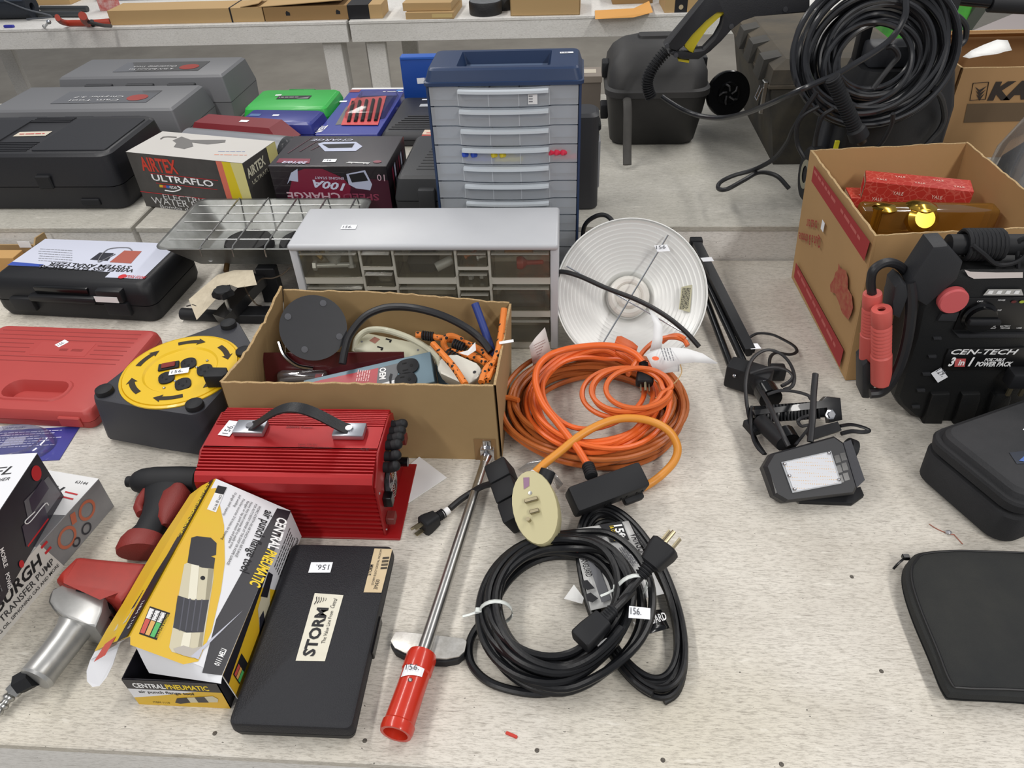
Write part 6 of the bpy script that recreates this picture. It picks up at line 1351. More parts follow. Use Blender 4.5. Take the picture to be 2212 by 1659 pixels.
# jumper clamps
CLP = M('clamp_red', 'c85a52', .5)
def clamp(a, b_, yy, s):
    p0 = PY(*q('T',*a), yy)-t.location; p1 = PY(*q('T',*b_), yy)-t.location; dv = p1-p0; L = dv.length; m = Matrix.Translation(p0) @ rotm(dv); pr = [(.006*s,.004),(.006*s,0),(.0145*s,0),(.0155*s,.004),(.0155*s,L*.18)]
    for i in range(8): z = L*(.20+.047*i); pr += [(.0140*s,z),(.0156*s,z+.003),(.0156*s,z+.006),(.0140*s,z+.0075)]
    pr += [(.0165*s,L*.60),(.0165*s,L*.97),(.013*s,L),(0,L)]
    B().lathe(pr, 22, m).obj('jumper_clamp', CLP, t)
clamp((163,690), (160,1285), .992, 1.0); clamp((92,565), (62,1090), 1.02, .95)
lt = t.location
B().tube(spl([PY(*q('T',*p[:2]), p[2])-lt for p in ((88,575,1.02),(78,480,1.02),(95,390,1.02),(160,335,1.025),(240,322,1.03),(320,360,1.035),(375,440,1.04),(400,500,1.05))], 8), .0072, 10).obj('clamp_cable', CBL, t)
B().tube(spl([PY(*q('T',*p[:2]), p[2])-lt for p in ((385,475,1.01),(400,600,1.005),(390,780,1.0),(360,960,.995),(310,1130,.99),(240,1270,.985),(160,1350,.985),(70,1365,.985))], 8), .0088, 10).obj('clamp_cable', CBL, t)
for pts in (((250,490),(300,440),(345,470),(360,560),(290,740),(215,700),(235,600)), ((-5,1110),(35,1075),(85,1120),(92,1330),(45,1375),(-5,1370))):
    B().prism([tx(*p) for p in pts], -.012, .03, 'xz', .004).obj('clamp_holder', PBG, t)
# ================================================================ black foam case and zip pouch
t = T('foam_case', 'black fabric hard case with padded lid at the right edge', 'case', (.638, .724, 0), math.radians(25))
FAB = M('fabric_black', '1f2022', .9, bump=.5, bs=900, var=.35, vs=7, col2='38373a')
w, d = .26, .175
for z0, z1, nm in ((.003,.062,'case_base'),(.064,.088,'case_lid')):
    B().rrloft([(z0,w-.02,d-.02,.025),(z0+.005,w-.004,d-.004),(z1-.004,w,d),(z1,w-.004,d-.004)], .03, 6, cx=w/2, cy=d/2).obj(nm, FAB, t)
B().rrloft([(.087,w-.022,d-.022,.022),(.097,w-.024,d-.024,.022),(.103,w-.034,d-.034,.02),(.105,w-.06,d-.06,.02)], .024, 6, cx=w/2, cy=d/2).obj('padded_top', M('foam_black', '2f3032', .95, bump=.3, bs=300, var=.4, vs=9, col2='454446'), t)
F = Face(t, (0,0,.1052), X_, Y_)
lb = decal(F, [F.c('p',*p) for p in ((1170,240),(1400,215),(1420,290),(1210,300))], M('label_dark', '1c2433', .4), 'label', .001); decal(F, [F.c('p',*p) for p in ((1220,285),(1260,250),(1330,275),(1340,300))], M('label_blue', '4668b0', .4), 'label_mark', .0016, parent=lb)
decal(F, [F.c('p',*p) for p in ((1240,120),(1249,112),(1300,128),(1290,138))], PAPER, 'white_mark', .001)
t = T('zip_pouch', 'flat black zipped pouch at the lower right corner', 'pouch', (.462, .468, 0), 0)
pts = [P(*q('p',*p),.032) for p in ((720,742),(650,785),(625,840),(632,930),(680,1080),(770,1290),(850,1470),(920,1500),(1249,1520),(1500,1530),(1560,1480),(1560,800),(1500,740),(1020,730))]
for i_, xy in ((9,(.76,.474)),(10,(.785,.495)),(11,(.79,.66)),(12,(.765,.695))): pts[i_] = Vector((*xy, .032))
pl = [(p.x-t.location.x, p.y-t.location.y) for p in pts]; sp2 = [(p.x, p.y) for p in spl([Vector((x,y,0)) for x, y in pl], 5, True)]
cx = sum(p[0] for p in sp2)/len(sp2); cy = sum(p[1] for p in sp2)/len(sp2)
def sc2(k, z, off=0):
    out = []
    for x, y in sp2:
        dx, dy = x-cx, y-cy; L = math.hypot(dx,dy); out.append((x-dx/L*off, y-dy/L*off, z))
    return out
CAN = M('canvas_black', '1c1e1f', .85, bump=.4, bs=700, var=.5, vs=6, col2='33332f')
B().loft([sc2(1,.002,.014), sc2(1,.006,.004), sc2(1,.013,0)]).obj('lower_panel', CAN, t)
B().loft([sc2(1,.0125,.0015), sc2(1,.0175,.0015)]).obj('zipper_tape', M('zip_black', '121214', .5), t)
B().loft([sc2(1,.017,0), sc2(1,.025,.002), sc2(1,.030,.008), sc2(1,.033,.02), sc2(1,.035,.05)]).obj('upper_panel', CAN, t)
B().tube([Vector(p) for p in sc2(1,.0305,.0085)], .0016, 6, True).obj('seam_piping', M('zip_black', '121214', .5), t)
z0 = wp('p', 625, 790, .016)-t.location; B().tube(spl([z0, wp('p',590,820,.012)-t.location, wp('p',560,852,.006)-t.location], 5), .0018, 6).obj('zip_pull', BLKG, t); B().box(-.005,.005,-.004,.004,-.003,.004,.001,1,Matrix.Translation(z0)).obj('zip_slider', BLKG, t)
# ================================================================ raised table: cases and cartons
def hardcase(name, label, cat, loc, rz, w, d, h, mat, split=.5, r=.015, taper=.012, group=None, lidmat=None):
    t = T(name, label, cat, loc, rz, group); s = h*split
    B().rrloft([(0,w-.02,d-.02),(.005,w-.006,d-.006),(s-.002,w,d)], r, cx=w/2, cy=d/2).obj('case_base', mat, t)
    B().rrloft([(s,w,d),(s+.004,w,d),(h-.006,w-taper,d-taper),(h,w-taper-.014,d-taper-.014)], r, cx=w/2, cy=d/2).obj('case_lid', lidmat or mat, t)
    return t
CBK = M('case_black', '17181d', .45, bump=.15, bs=500); CGR = M('case_grey', '6a6b6e', .5, bump=.1, bs=400)
# big black case
w, d, h = .57, .30, .144
t = hardcase('tool_case', 'large black tool case with ribbed bands on the raised table', 'case', (-1.702,1.682,MT), math.radians(-.5), w, d, h, CBK, .45, .03, .02)
F = Face(t, (0,0,h), X_, Y_)
B().rrloft([(h-.001,.20,d-.075),(h+.003,.198,d-.077)], .01, cx=w-.125, cy=d/2-.004).obj('raised_panel', CBK, t)
B().rrloft([(h-.001,.16,d-.075),(h+.003,.158,d-.077)], .01, cx=w-.43, cy=d/2-.004).obj('raised_panel', CBK, t)
for yy in [.035+.011*i for i in range(6)]+[d-.03-.010*i for i in range(4)]:
    B().box(w-.35,w-.235,yy,yy+.005,h-.002,h+.0025,.001,1).obj('rib', CBK, t)
lb = decal(F, [(w-.335,.135),(w-.245,.138),(w-.245,.170),(w-.335,.167)], M('label_cream2', 'c8bfae', .6), 'label', .0012); text(F, '~', (w-.325,.148), (w-.255,.150), .006, INKR, parent=lb, lift=.002)
B().tube(spl([Vector((w-.36,d-.002,h*.7)),Vector((w-.355,d+.03,h*.74)),Vector((w-.32,d+.045,h*.76)),Vector((w-.25,d+.045,h*.76)),Vector((w-.21,d+.03,h*.74)),Vector((w-.205,d-.002,h*.7))],6), .010, 10).obj('carry_handle', CBK, t)
B().box(w-.215,w-.175,-.006,.01,h*.42,h*.66,.003,1).obj('latch', BLKM, t); B().box(w-.12,w-.07,-.004,.01,h*.10,h*.22,.002,1).obj('hinge', BLKM, t)
# two grey cases
for (loc, w, d, h, lab, s1, s2) in (((-1.735,2.062,MT),.60,.252,.126,'grey ribbed-edge tool case with glossy label, nearer of the two','Chrysler 3.7','Cam Tool'),((-1.655,2.32,MT),.575,.235,.142,'grey ribbed-edge tool case with glossy label, at the far left back','Chrysler/Jeep Truck','& SUV Ball Joint Set')):
    t = hardcase('tool_case', lab, 'case', loc, math.radians(-.6), w, d, h, CGR, .45, .006, .03, 'grey tool cases')
    F = Face(t, (0,0,h), X_, Y_)
    lb = decal(F, [(w*.30,d*.28),(w*.80,d*.28),(w*.80,d*.72),(w*.30,d*.72)], M('label_gloss_grey', '4a4a4d', .06, coat=1), 'label', .001)
    decal(F, ell(w*.72,d*.46,.032,.028), M('label_orange_red', '9c3a30', .2), 'round_logo', .0016, parent=lb)
    text(F, s1, (w*.64,d*.52), (w*.38,d*.52), .014, M('ink_light', 'd0d0d0', .4), parent=lb, lift=.002); text(F, s2, (w*.64,d*.40), (w*.38,d*.40), .014, M('ink_light', 'd0d0d0', .4), parent=lb, lift=.002)
    for xx in (w*.18, w*.42, w*.66): B().box(xx,xx+.09,-.002,.02,h*.50,h*.86,.002,1).obj('front_recess', M('case_grey_dark', '3e3f42', .6), t)
    for xx in (w*.36, w*.60): B().box(xx-.025,xx+.025,-.006,.02,h*.25,h*.62,.002,1).obj('latch', CGR, t)
# water pump carton
t = T('pump_carton', 'black and white water pump carton with yellow corner stripe', 'box', (-1.098,1.70,MT), math.radians(-13.5)); w, d, h = .336, .142, .145
B().box(0,w,0,d,0,h,.0008,1).obj('carton_body', M('carton_charcoal', '3d3b39', .5, var=.5, vs=10, col2='5b5855'), t, smooth=False)
Fx = boxfaces(t, w, d, h); F = Fx['top']; decal(F, [(0,0),(w,0),(w,d),(0,d)], M('carton_top_grey', 'c4c1bc', .5, var=.1, vs=6)); 
GP = M('print_photo_grey', '6c6a68', .5)
decal(F, [F.c('A',*p) for p in ((1330,1085),(1400,1055),(1470,1080),(1740,1080),(1735,1100),(1600,1115),(1480,1100),(1490,1130),(1420,1150),(1340,1135),(1360,1105))], GP, lift=.001)
b = B(); b.tube(spl([F.at(*F.c('A',*p),.001) for p in ((1240,1075),(1260,1062),(1300,1058),(1360,1062))],5), .002, 5); b.obj('printed_cable', GP, t)
text(F, '~', F.c('A',1650,1195), F.c('A',1900,1200), .006, M('ink_salmon', 'd8a08c', .6), lift=.001); text(F, '~', F.c('A',1680,1170), F.c('A',1900,1172), .005, M('ink_bluish', '8d96b8', .6), lift=.001)
F = Fx['front']
text(F, 'AIRTEX', (w*.10,h*.70), (w*.42,h*.70), .034, M('ink_airtex', 'c43a28', .5), bold=.03); text(F, 'ULTRAFLO', (w*.16,h*.53), (w*.70,h*.53), .016, INKW, bold=.02)
decal(F, [(w*.16,h*.66),(w*.75,h*.66),(w*.75,h*.65),(w*.16,h*.65)], INKR, lift=.0008); decal(F, [(w*.18,h*.49),(w*.72,h*.49),(w*.72,h*.48),(w*.18,h*.48)], INKR, lift=.0008)
for i, c in enumerate(('d9b02c','c23a2c','3a62b0')): decal(F, [(w*(.20+.03*i),h*.41),(w*(.23+.03*i),h*.41),(w*(.235+.03*i),h*.46),(w*(.205+.03*i),h*.46)], M('flag_'+c, c, .5), 'logo_stripe', .001)
text(F, 'NASCAR', (w*.27,h*.41), (w*.36,h*.41), .007, INKW, bold=.02)
b = B(); b.tube(spl([F.at(*p,.001) for p in ((w*.24,h*.36),(w*.32,h*.36),(w*.39,h*.42),(w*.37,h*.47))],5), .0015, 5); b.obj('logo_swoosh', INKW, t)
decal(F, [(0,h*.29),(w*.76,h*.29),(w*.76,h*.278),(0,h*.278)], INKR, lift=.0008)
text(F, 'ELECTRIC', (w*.20,h*.19), (w*.60,h*.19), .014, M('ink_light', 'd0d0d0', .4)); text(F, 'WATER PUMP', (w*.08,h*.08), (w*.68,h*.08), .018, MATS['ink_light']); text(F, 'Bomba de Agua', (w*.14,h*.01), (w*.60,h*.01), .009, MATS['ink_light'])
decal(F, [(w*.78,0),(w*.83,0),(w*.83,h),(w*.78,h)], M('stripe_salmon', 'd8705c', .5), lift=.001); decal(F, [(w*.83,0),(w*.93,0),(w*.90,h),(w*.83,h)], M('stripe_yellow', 'dcc41e', .5), lift=.001); decal(F, [(w*.93,0),(w,0),(w,h),(w*.90,h)], M('stripe_pale_yellow', 'd9d08a', .5), lift=.001)
F = Fx['right']; text(F, 'AIRTEX', (d*.05,h*.72), (d*.60,h*.76), .022, M('ink_ivory', 'd8d4bc', .6), bold=.03); text(F, 'ULTRAFLO', (d*.12,h*.58), (d*.75,h*.62), .010, M('ink_ivory', 'd8d4bc', .6)); decal(F, [(d*.72,h*.7),(d,h*.72),(d,h),(d*.72,h)], M('stripe_pale_yellow', 'd9d08a', .5), lift=.001)
# cylinder pack behind it
a, c = Vector((-1.055,1.940,MT+.0575)), Vector((-.715,1.858,MT+.0575))
t = T('tube_pack', 'silver and black shrink-wrapped cylinder behind the water pump carton', 'package')
B().cyl(a, c-(c-a)*.12, .057, 32).obj('silver_sleeve', M('foil_silver', 'a9abb0', .25, .6, var=.2, vs=8), t); B().cyl(c-(c-a)*.12, c, .057, 32).obj('black_cap', M('wrap_black', '1c1d20', .2, bump=.6, bs=60, coat=.6), t)
# battery charger carton
t = T('charger_carton', 'black and magenta battery charger carton lying upside down', 'box', (-.712,1.626,MT), math.radians(-1.8)); w, d, h = .286, .19, .137
B().box(0,w,0,d,0,h,.0008,1).obj('carton_body', M('carton_night', '1a171d', .25, coat=.3, var=.3, vs=9, col2='3a2028'), t, smooth=False)
Fx = boxfaces(t, w, d, h); F = Fx['front']; MAG = M('print_crimson', '7a1f38', .3); MGD = M('print_wine', '45182a', .3)
Bc = lambda x, y: F.c('B', x, y)
decal(F, [Bc(*p) for p in ((430,1540),(480,1330),(560,1300),(700,1300),(860,1370),(920,1440),(900,1590),(480,1600))], MAG, lift=.0006); decal(F, [(w*.45,0),(w,0),(w,h*.75),(w*.70,h*.80),(w*.55,h*.4)], MGD, lift=.0005)
decal(F, [Bc(*p) for p in ((885,1340),(1030,1310),(1085,1420),(1070,1465),(960,1450),(905,1420))], M('print_icy', 'b9bfd6', .25), lift=.001); decal(F, [Bc(*p) for p in ((905,1345),(1020,1325),(1055,1390),(930,1405))], INKK, lift=.0014)
text(F, '100A', Bc(880,1415), Bc(625,1385), .018, M('ink_icy', 'cfd2e6', .4), bold=.03, shear=.3, lift=.0014); text(F, 'ENGINE START', Bc(865,1365), Bc(640,1358), .006, MATS['ink_icy'], lift=.0014)
text(F, 'CHARGE', Bc(835,1485), Bc(425,1480), .020, M('ink_pinkgrey', 'c9a9b4', .4), bold=.02, lift=.0014); text(F, 'SPEED', Bc(1135,1495), Bc(855,1490), .016, M('ink_wine', '8a3a52', .4), bold=.02, lift=.0014); text(F, '10', Bc(1180,1345), Bc(1120,1342), .016, MATS['ink_pinkgrey'], lift=.0014)
decal(F, [Bc(*p) for p in ((430,1420),(460,1330),(510,1300),(515,1400),(450,1390))], MATS['print_icy'], lift=.001)
F = Fx['top']; Bt = lambda x, y: F.c('B', x, y)
decal(F, [Bt(*p) for p in ((665,1110),(720,1095),(960,1095),(1010,1130),(960,1165),(720,1168))], MATS['print_icy'], lift=.0008); decal(F, [Bt(*p) for p in ((700,1115),(950,1108),(930,1140),(750,1145))], INKK, lift=.0012)
text(F, 'CHARGE', Bt(940,1075), Bt(620,1075), .012, MATS['ink_icy'], lift=.0012, shear=.3); decal(F, [Bt(*p) for p in ((345,1255),(370,1222),(610,1225),(600,1262))], MAG, lift=.0008); text(F, '20/10/2', Bt(590,1250), Bt(400,1245), .012, MATS['ink_icy'], bold=.03, lift=.0012, shear=.2)
text(F, 'Schumacher', Bt(1070,1255), Bt(890,1250), .010, INKW, bold=.02, lift=.0012, shear=.3); decal(F, ell(*Bt(1125,1248),.010,.008), MAG, lift=.001)
a, b_ = Bt(757,1240); sticker(F, a, b_, 2, .032, .018)
for i in range(3): decal(F, [Bt(*p) for p in ((430+i*90,1180-i*12),(620+i*90,1060),(626+i*90,1060),(440+i*90,1182-i*12))], MGD, lift=.0007)
F = Fx['right']
for i in range(6): decal(F, [(d*(.2+.12*i),h*.3),(d*(.26+.12*i),h*.32),(d*(.28+.12*i),h*.85),(d*(.22+.12*i),h*.82)], (MAG, MATS['print_icy'], MGD)[i%3], lift=.0008)
# dark red, green, blue cases
t = T('tool_case', 'dark red steel case with sloping ends behind the cartons', 'case', (-1.118,2.052,MT), math.radians(-13)); DRC = M('dark_red_case', '7a2229', .4, var=.1, vs=10)
w, d, h = .315, .10, .088; b = B(); b.loft([[(0,0,0),(w,0,0),(w,d,0),(0,d,0)],[(0,0,h*.5),(w,0,h*.5),(w,d,h*.5),(0,d,h*.5)],[(.022,.02,h),(w-.045,.02,h),(w-.045,d-.01,h),(.022,d-.01,h)]]); b.obj('case_shell', DRC, t, smooth=False); B().box(-.001,w+.001,-.001,d+.001,h*.46,h*.5,.001,1).obj('case_seam', M('dark_red_seam', '4f151a', .5), t)
F = Face(t, (0,0,h), X_, Y_); sticker(F, w*.53, d*.55, 5, .026, .016, s='')
t = hardcase('tool_case', 'bright green plastic case with black label on the raised table', 'case', (-1.032,2.262,MT), math.radians(-1.2), .278, .19, .060, M('case_green', '33b04a', .4, coat=.1), .5, .016, .012); F = Face(t, (0,0,.060), X_, Y_)
lb = decal(F, [(.085,.085),(.195,.085),(.195,.118),(.085,.118)], INKK, 'label', .0008); text(F, '~', (.155,.104), (.09,.104), .006, INKW, parent=lb, lift=.0014); decal(F, [(.150,.088),(.190,.088),(.190,.106)], MATS['carton_grey_print'], 'label_photo', .0012, parent=lb); sticker(F, .080, .125, 4, .020, .012, s='')
B().box(.095,.185,.182,.192,.02,.0605,.004,2).obj('handle_notch', M('case_green_dark', '1f7a34', .5), t)
t = hardcase('tool_case', 'blue plastic case lying in front of the bright green one', 'case', (-1.002,2.128,MT), math.radians(-5), .245, .125, .064, M('case_blue', '2c3585', .4, coat=.1), .5, .010, .012); F = Face(t, (0,0,.064), X_, Y_)
decal(F, [(.02,.055),(.055,.055),(.055,.075),(.02,.075)], M('label_teal', '4a6a9c', .5), 'label', .0008); sticker(F, .105, .065, 5, .02, .012, s=''); B().box(.236,.252,.02,.10,.016,.034,.002,1).obj('grey_handle', M('handle_taupe', '8d8a80', .5), t)
# long blue blister pack
t = T('blister_pack', 'long blue blister pack with a red rack of black drill bits', 'blister pack', (-.752,2.10,MT), math.radians(-1.5)); w, d, h = .188, .425, .036
B().box(0,w,0,d,0,h,.001,1).obj('pack_body', M('pack_blue', '36409a', .3, coat=.3, var=.1, vs=6), t, smooth=False); F = Face(t, (0,0,h), X_, Y_); Bf = lambda x, y: F.c('B', x, y)
decal(F, [(0,d-.016),(w,d-.016),(w,d),(0,d)], PAPER, lift=.0006); decal(F, [(0,d-.045),(.035,d-.045),(.035,d-.016),(0,d-.016)], M('print_maroon', '8c3540', .5), lift=.0006); text(F, '~', (w*.98,d-.040), (w*.62,d-.040), .010, INKW, lift=.001); decal(F, ell(w*.90,d-.03,.010), M('print_cyan', '3f7ec0', .4), lift=.0008)
rk = decal(F, [Bf(*p) for p in ((845,970),(1130,970),(1195,745),(925,765))], M('rack_red', 'd0484a', .4), 'bit_rack', .003)
for i in range(5):
    A, C = Vector((905+i*52,950-i*2)), Vector((940+i*52,800-i*6))
    pts = [F.at(*F.c('B',*(A.lerp(C,s)).xy), .005) for s in (0,1)]; B().cyl(pts[0], pts[1], .0055, 8).obj('drill_bit', BLKM, rk)
decal(F, [Bf(*p) for p in ((800,965),(860,960),(920,800),(880,830))], GP, 'photo_grey', .0008); text(F, 'WELL', Bf(690,1025), Bf(745,968), .018, INKW, bold=.03, lift=.001); sticker(F, *Bf(862,783), rot=3, w=.024, h=.014, s='')
b = B(); b.rrloft([(h,w*.68,d*.52),(h+.018,w*.64,d*.50),(h+.020,w*.60,d*.48)], .01, cx=w*.62, cy=d*.55); b.obj('clear_blister', MCLEAR('clear_thin', op=.03, rough=.1, gl=.02), t)
# black case with logo, upright blue case, small red carton, ribbed case
t = hardcase('tool_case', 'flat black ribbed case beside the blue blister pack', 'case', (-.555,2.085,MT), math.radians(-1.5), .27, .325, .042, M('case_charcoal', '2e2f33', .5), .5, .012, .012); F = Face(t, (0,0,.042), X_, Y_)
for i in range(7): B().box(.02+.006*i,.25,.03+.018*i,.036+.018*i,.0415,.0445,.001,1).obj('rib', M('case_charcoal_dark', '1f2023', .5), t)
decal(F, [(.075,.225),(.105,.226),(.105,.252),(.075,.250)], M('label_pale', 'b9bcc0', .5), 'label', .0008); decal(F, [(.115,.228),(.20,.230),(.20,.244),(.115,.242)], M('label_blue2', '3a46a0', .5), 'label', .0008); sticker(F, .085, .292, 3, .026, .010, s='')
t = T('tool_case', 'upright royal blue case standing behind the black ribbed one', 'case', (-.545,2.43,MT), 0); B().box(0,.19,0,.03,0,.158,.004,2).obj('case_shell', M('case_royal', '1f4a9c', .35), t); B().box(.001,.189,-.002,.032,.148,.160,.003,1).obj('case_rim', M('case_royal_light', '2f62bc', .35), t); F = Face(t, (0,-.0005,0), X_, Z_); sticker(F, .062, .085, 3, .026, .018, s='')
t = T('small_carton', 'small red and white carton behind the charger carton', 'box', (-.405,1.905,MT), math.radians(-3)); B().box(0,.14,0,.085,0,.085,.0008,1).obj('carton_body', M('carton_red', 'b83a2c', .5), t, smooth=False); F = Face(t, (0,0,.085), X_, Y_); decal(F, [(.0,.05),(.14,.05),(.14,.085),(0,.085)], M('carton_cream', 'd8c4b0', .5), lift=.0006); text(F, '~', (.01,.058), (.12,.060), .008, INKR, lift=.001)
t = hardcase('tool_case', 'dark grey case with ribbed lid wedged beside the drawer organizer', 'case', (-.415,1.604,MT), math.radians(-1), .29, .285, .113, M('case_slate', '3a3b3d', .5, bump=.1, bs=300), .5, .012, .02); F = Face(t, (0,0,.113), X_, Y_)
for i in range(11): B().box(.05+.002*i,.25,.05+.018*i,.054+.018*i,.1115,.1145,.001,1).obj('rib', M('case_slate_dark', '262729', .5), t)
for xx in (.06,.12): B().box(xx,xx+.04,-.010,.01,.03,.088,.004,2).obj('latch', M('case_slate', '3a3b3d', .5), t)
# upright dark case and small box right behind the organiser
t = T('tool_case', 'narrow dark case standing on end just right of the organizer', 'case', (-.14,1.66,MT), math.radians(1)); B().rrloft([(0,.205,.075),(.004,.21,.08),(.225,.205,.078),(.232,.19,.065)], .02, cx=.105, cy=.045).obj('case_shell', M('case_charcoal', '2e2f33', .5), t); B().box(.195,.2125,.02,.07,.05,.165,.003,2).obj('side_panel', M('panel_grey', '84868a', .5), t); B().box(.19,.212,.018,.072,.19,.205,.003,1).obj('rim_band', BLKM, t)
t = T('small_carton', 'small taupe box at the back edge behind the organizer', 'box', (-.02,2.38,MT), 0); B().box(0,.115,0,.09,0,.085,.001,1).obj('box_body', M('taupe', '6f665e', .6), t, smooth=False); B().box(-.003,.118,-.003,.093,.085,.105,.001,1).obj('lid', M('taupe_light', '8c8278', .6), t, smooth=False); F = Face(t, (0,0,.105), X_, Y_); decal(F, [(.02,.03),(.1,.03),(.1,.07),(.02,.07)], MATS['label_cream2'], 'label')
# ================================================================ black moulded housing with brush wheel
t = T('plastic_housing', 'black domed plastic housing with a round black disc on its side', 'housing', (.235,2.17,MT), 0)
DUS = M('dusty_black', '29292a', .6, var=.5, vs=7, col2='3f3d3a')
B().rrloft([(0,.225,.17),(.01,.24,.19),(.10,.26,.26),(.148,.268,.29),(.150,.268,.29)], .04, 6).obj('lower_shell', M('housing_black', '1a1a1b', .5, var=.4, vs=14, col2='2c2b2a'), t)
B().rrloft([(.151,.282,.302),(.166,.282,.302),(.172,.268,.292),(.205,.262,.28),(.232,.235,.245),(.252,.195,.19),(.262,.15,.14)], .05, 7).obj('domed_lid', DUS, t)
B().rrloft([(.258,.10,.05),(.268,.096,.046)], .01, cx=.0, cy=.03).obj('top_boss', DUS, t)
for zz in (.075,.19): B().box(-.148,-.126,-.03,.02,zz-.02,zz+.02,.004,2).obj('side_clip', BLKM, t)
B().box(.118,.142,-.01,.03,.18,.215,.004,2).obj('side_clip', BLKM, t)
B().tube(spl([Vector((-.083,-.13,.150)),Vector((-.083,-.17,.145)),Vector((-.082,-.195,.12)),Vector((-.081,-.23,.05)),Vector((-.080,-.258,.012))],6), .0115, 12, flat=(.6,1)).obj('strap_bar', M('rubber_worn', '4a4845', .7, var=.4, vs=40), t)
dc = PY(1574,203,2.12)-t.location; dn_ = (CP-(dc+t.location)).normalized(); dn_ = (dn_+Vector((.35,0,-.1))).normalized(); m = Matrix.Translation(dc) @ rotm(dn_)
B().lathe([(0,.0),(.022,.0),(.024,.004),(.03,.005),(.032,.0),(.058,.002),(.061,-.001),(.061,-.012),(.02,-.02),(.02,-.05),(0,-.05)], 40, m).obj('round_disc', BLKG, t)
b = B()
for i in range(5):
    a = 2*math.pi*i/5; b.tube([m@Vector((.008*math.cos(a),.008*math.sin(a),.002)), m@Vector((.02*math.cos(a+.4),.02*math.sin(a+.4),.007)), m@Vector((.028*math.cos(a+.7),.028*math.sin(a+.7),.003))], .0028, 6)
b.obj('hub_spokes', M('spoke_grey', '3a3a3c', .3), t)
# ================================================================ dirty tool box
t = T('tool_box', 'dusty dark grey lidded tool box with metal latch at the back right', 'tool box', (.50,1.93,MT), math.radians(0))
DTY = M('dusty_charcoal', '302f2d', .75, var=.6, vs=9, col2='57503f', bump=.2, bs=90); w, d = .36, .56
b = B(); b.loft([[(.045,.005,0),(w-.03,.005,0),(w-.03,d-.03,0),(.045,d-.03,0)],[(.006,0,.185),(w,0,.185),(w,d,.185),(.006,d,.185)],[(.004,0,.20),(w,0,.20),(w,d,.20),(.004,d,.20)]]); b.obj('box_body', DTY, t, smooth=False)
B().box(-.006,w+.006,-.008,d+.004,.200,.210,.002,1).obj('rim', M('dusty_brown', '5a5245', .85, var=.5, vs=12, col2='3a3630'), t)
b = B(); b.loft([[(-.004,-.006,.211),(w,-.006,.211),(w,d,.211),(-.004,d,.211)],[(.000,-.002,.245),(w,-.002,.245),(w,d,.245),(.0,d,.245)],[(.035,.03,.262),(w-.04,.03,.262),(w-.04,d-.04,.262),(.035,d-.04,.262)]]); b.obj('lid', M('dusty_lid', '45413a', .85, var=.7, vs=7, col2='655b4a', bump=.2, bs=90), t, smooth=False)
for yy in (.055, .20, .34): 
    b = B(); b.loft([[(-.020,yy,.205),(-.020,yy+.075,.205),(.03,yy+.075,.205),(.03,yy,.205)],[(-.012,yy+.006,.252),(-.012,yy+.069,.252),(.04,yy+.066,.262),(.04,yy+.008,.262)]]); b.obj('lid_buttress', M('dusty_charcoal2', '44423d', .7, var=.5, vs=20, col2='262523'), t, smooth=False)
lt_ = B().box(-.016,-.004,.005,.030,.135,.215,.002,1).obj('metal_latch', STEEL, t); B().tube([(-.018,.006,.2),(-.026,.006,.17),(-.026,.03,.17),(-.018,.03,.2)], .002, 6).obj('latch_wire', CHROME, lt_)
# ================================================================ pressure washer
t = T('pressure_washer', 'black pressure washer draped with coiled black hose', 'pressure washer', (.74,1.78,MT), 0)
PW = M('washer_black', '1c1d20', .5, bump=.1, bs=300); PWG = M('washer_grey', '33353a', .5)
B().rrloft([(.03,.22,.13),(.05,.25,.15),(.22,.24,.15),(.30,.20,.13)], .03, 5).obj('motor_housing', PW, t)
B().box(-.14,-.075,-.02,.06,.06,.26,.012,3).obj('side_handle', PWG, t)
b = B()
for sx in (-1,1): pass
for sx in (-1,1): B().box(sx*.085-.012,sx*.085+.012,.02,.05,.28,.50,.004,2).obj('handle_upright', PW, t)
B().box(-.10,.10,.01,.055,.485,.515,.008,2).obj('handle_bar', PW, t)
b = B(); b.prism([(-.075,.49),(.075,.49),(.012,.36),(-.012,.36)], .03, .042, 'xz', .002); b.obj('vee_brace', PWG, t)
B().box(-.085,.085,-.04,.03,.30,.345,.006,2).obj('hose_cradle', PWG, t)
for sx in (-1,1):
    mz = Matrix.Translation((sx*.155,-.06,.065)) @ Matrix.Rotation(math.pi/2,4,'Y'); B().lathe([(0,-.02),(.058,-.02),(.064,-.014),(.065,0),(.064,.014),(.058,.02),(0,.02)], 32, mz).obj('wheel', BLKM, t)
    B().lathe([(.020,-.022),(.034,-.022),(.034,.022),(.020,.022)], 20, mz).obj('wheel_hub', M('hub_cream', '8d8a78', .6), t)
B().box(-.132,-.122,-.085,-.078,.05,.155,.001,1).obj('yellow_trim', M('trim_yellow', 'd6cf2e', .45), t)
B().box(-.115,.11,-.085,-.06,.03,.12,.004,2).obj('front_skirt', PW, t)
B().box(-.03,.05,-.09,-.084,.06,.10,.001,1).obj('data_plate', M('plate_dark', '2b2c2f', .3), t)
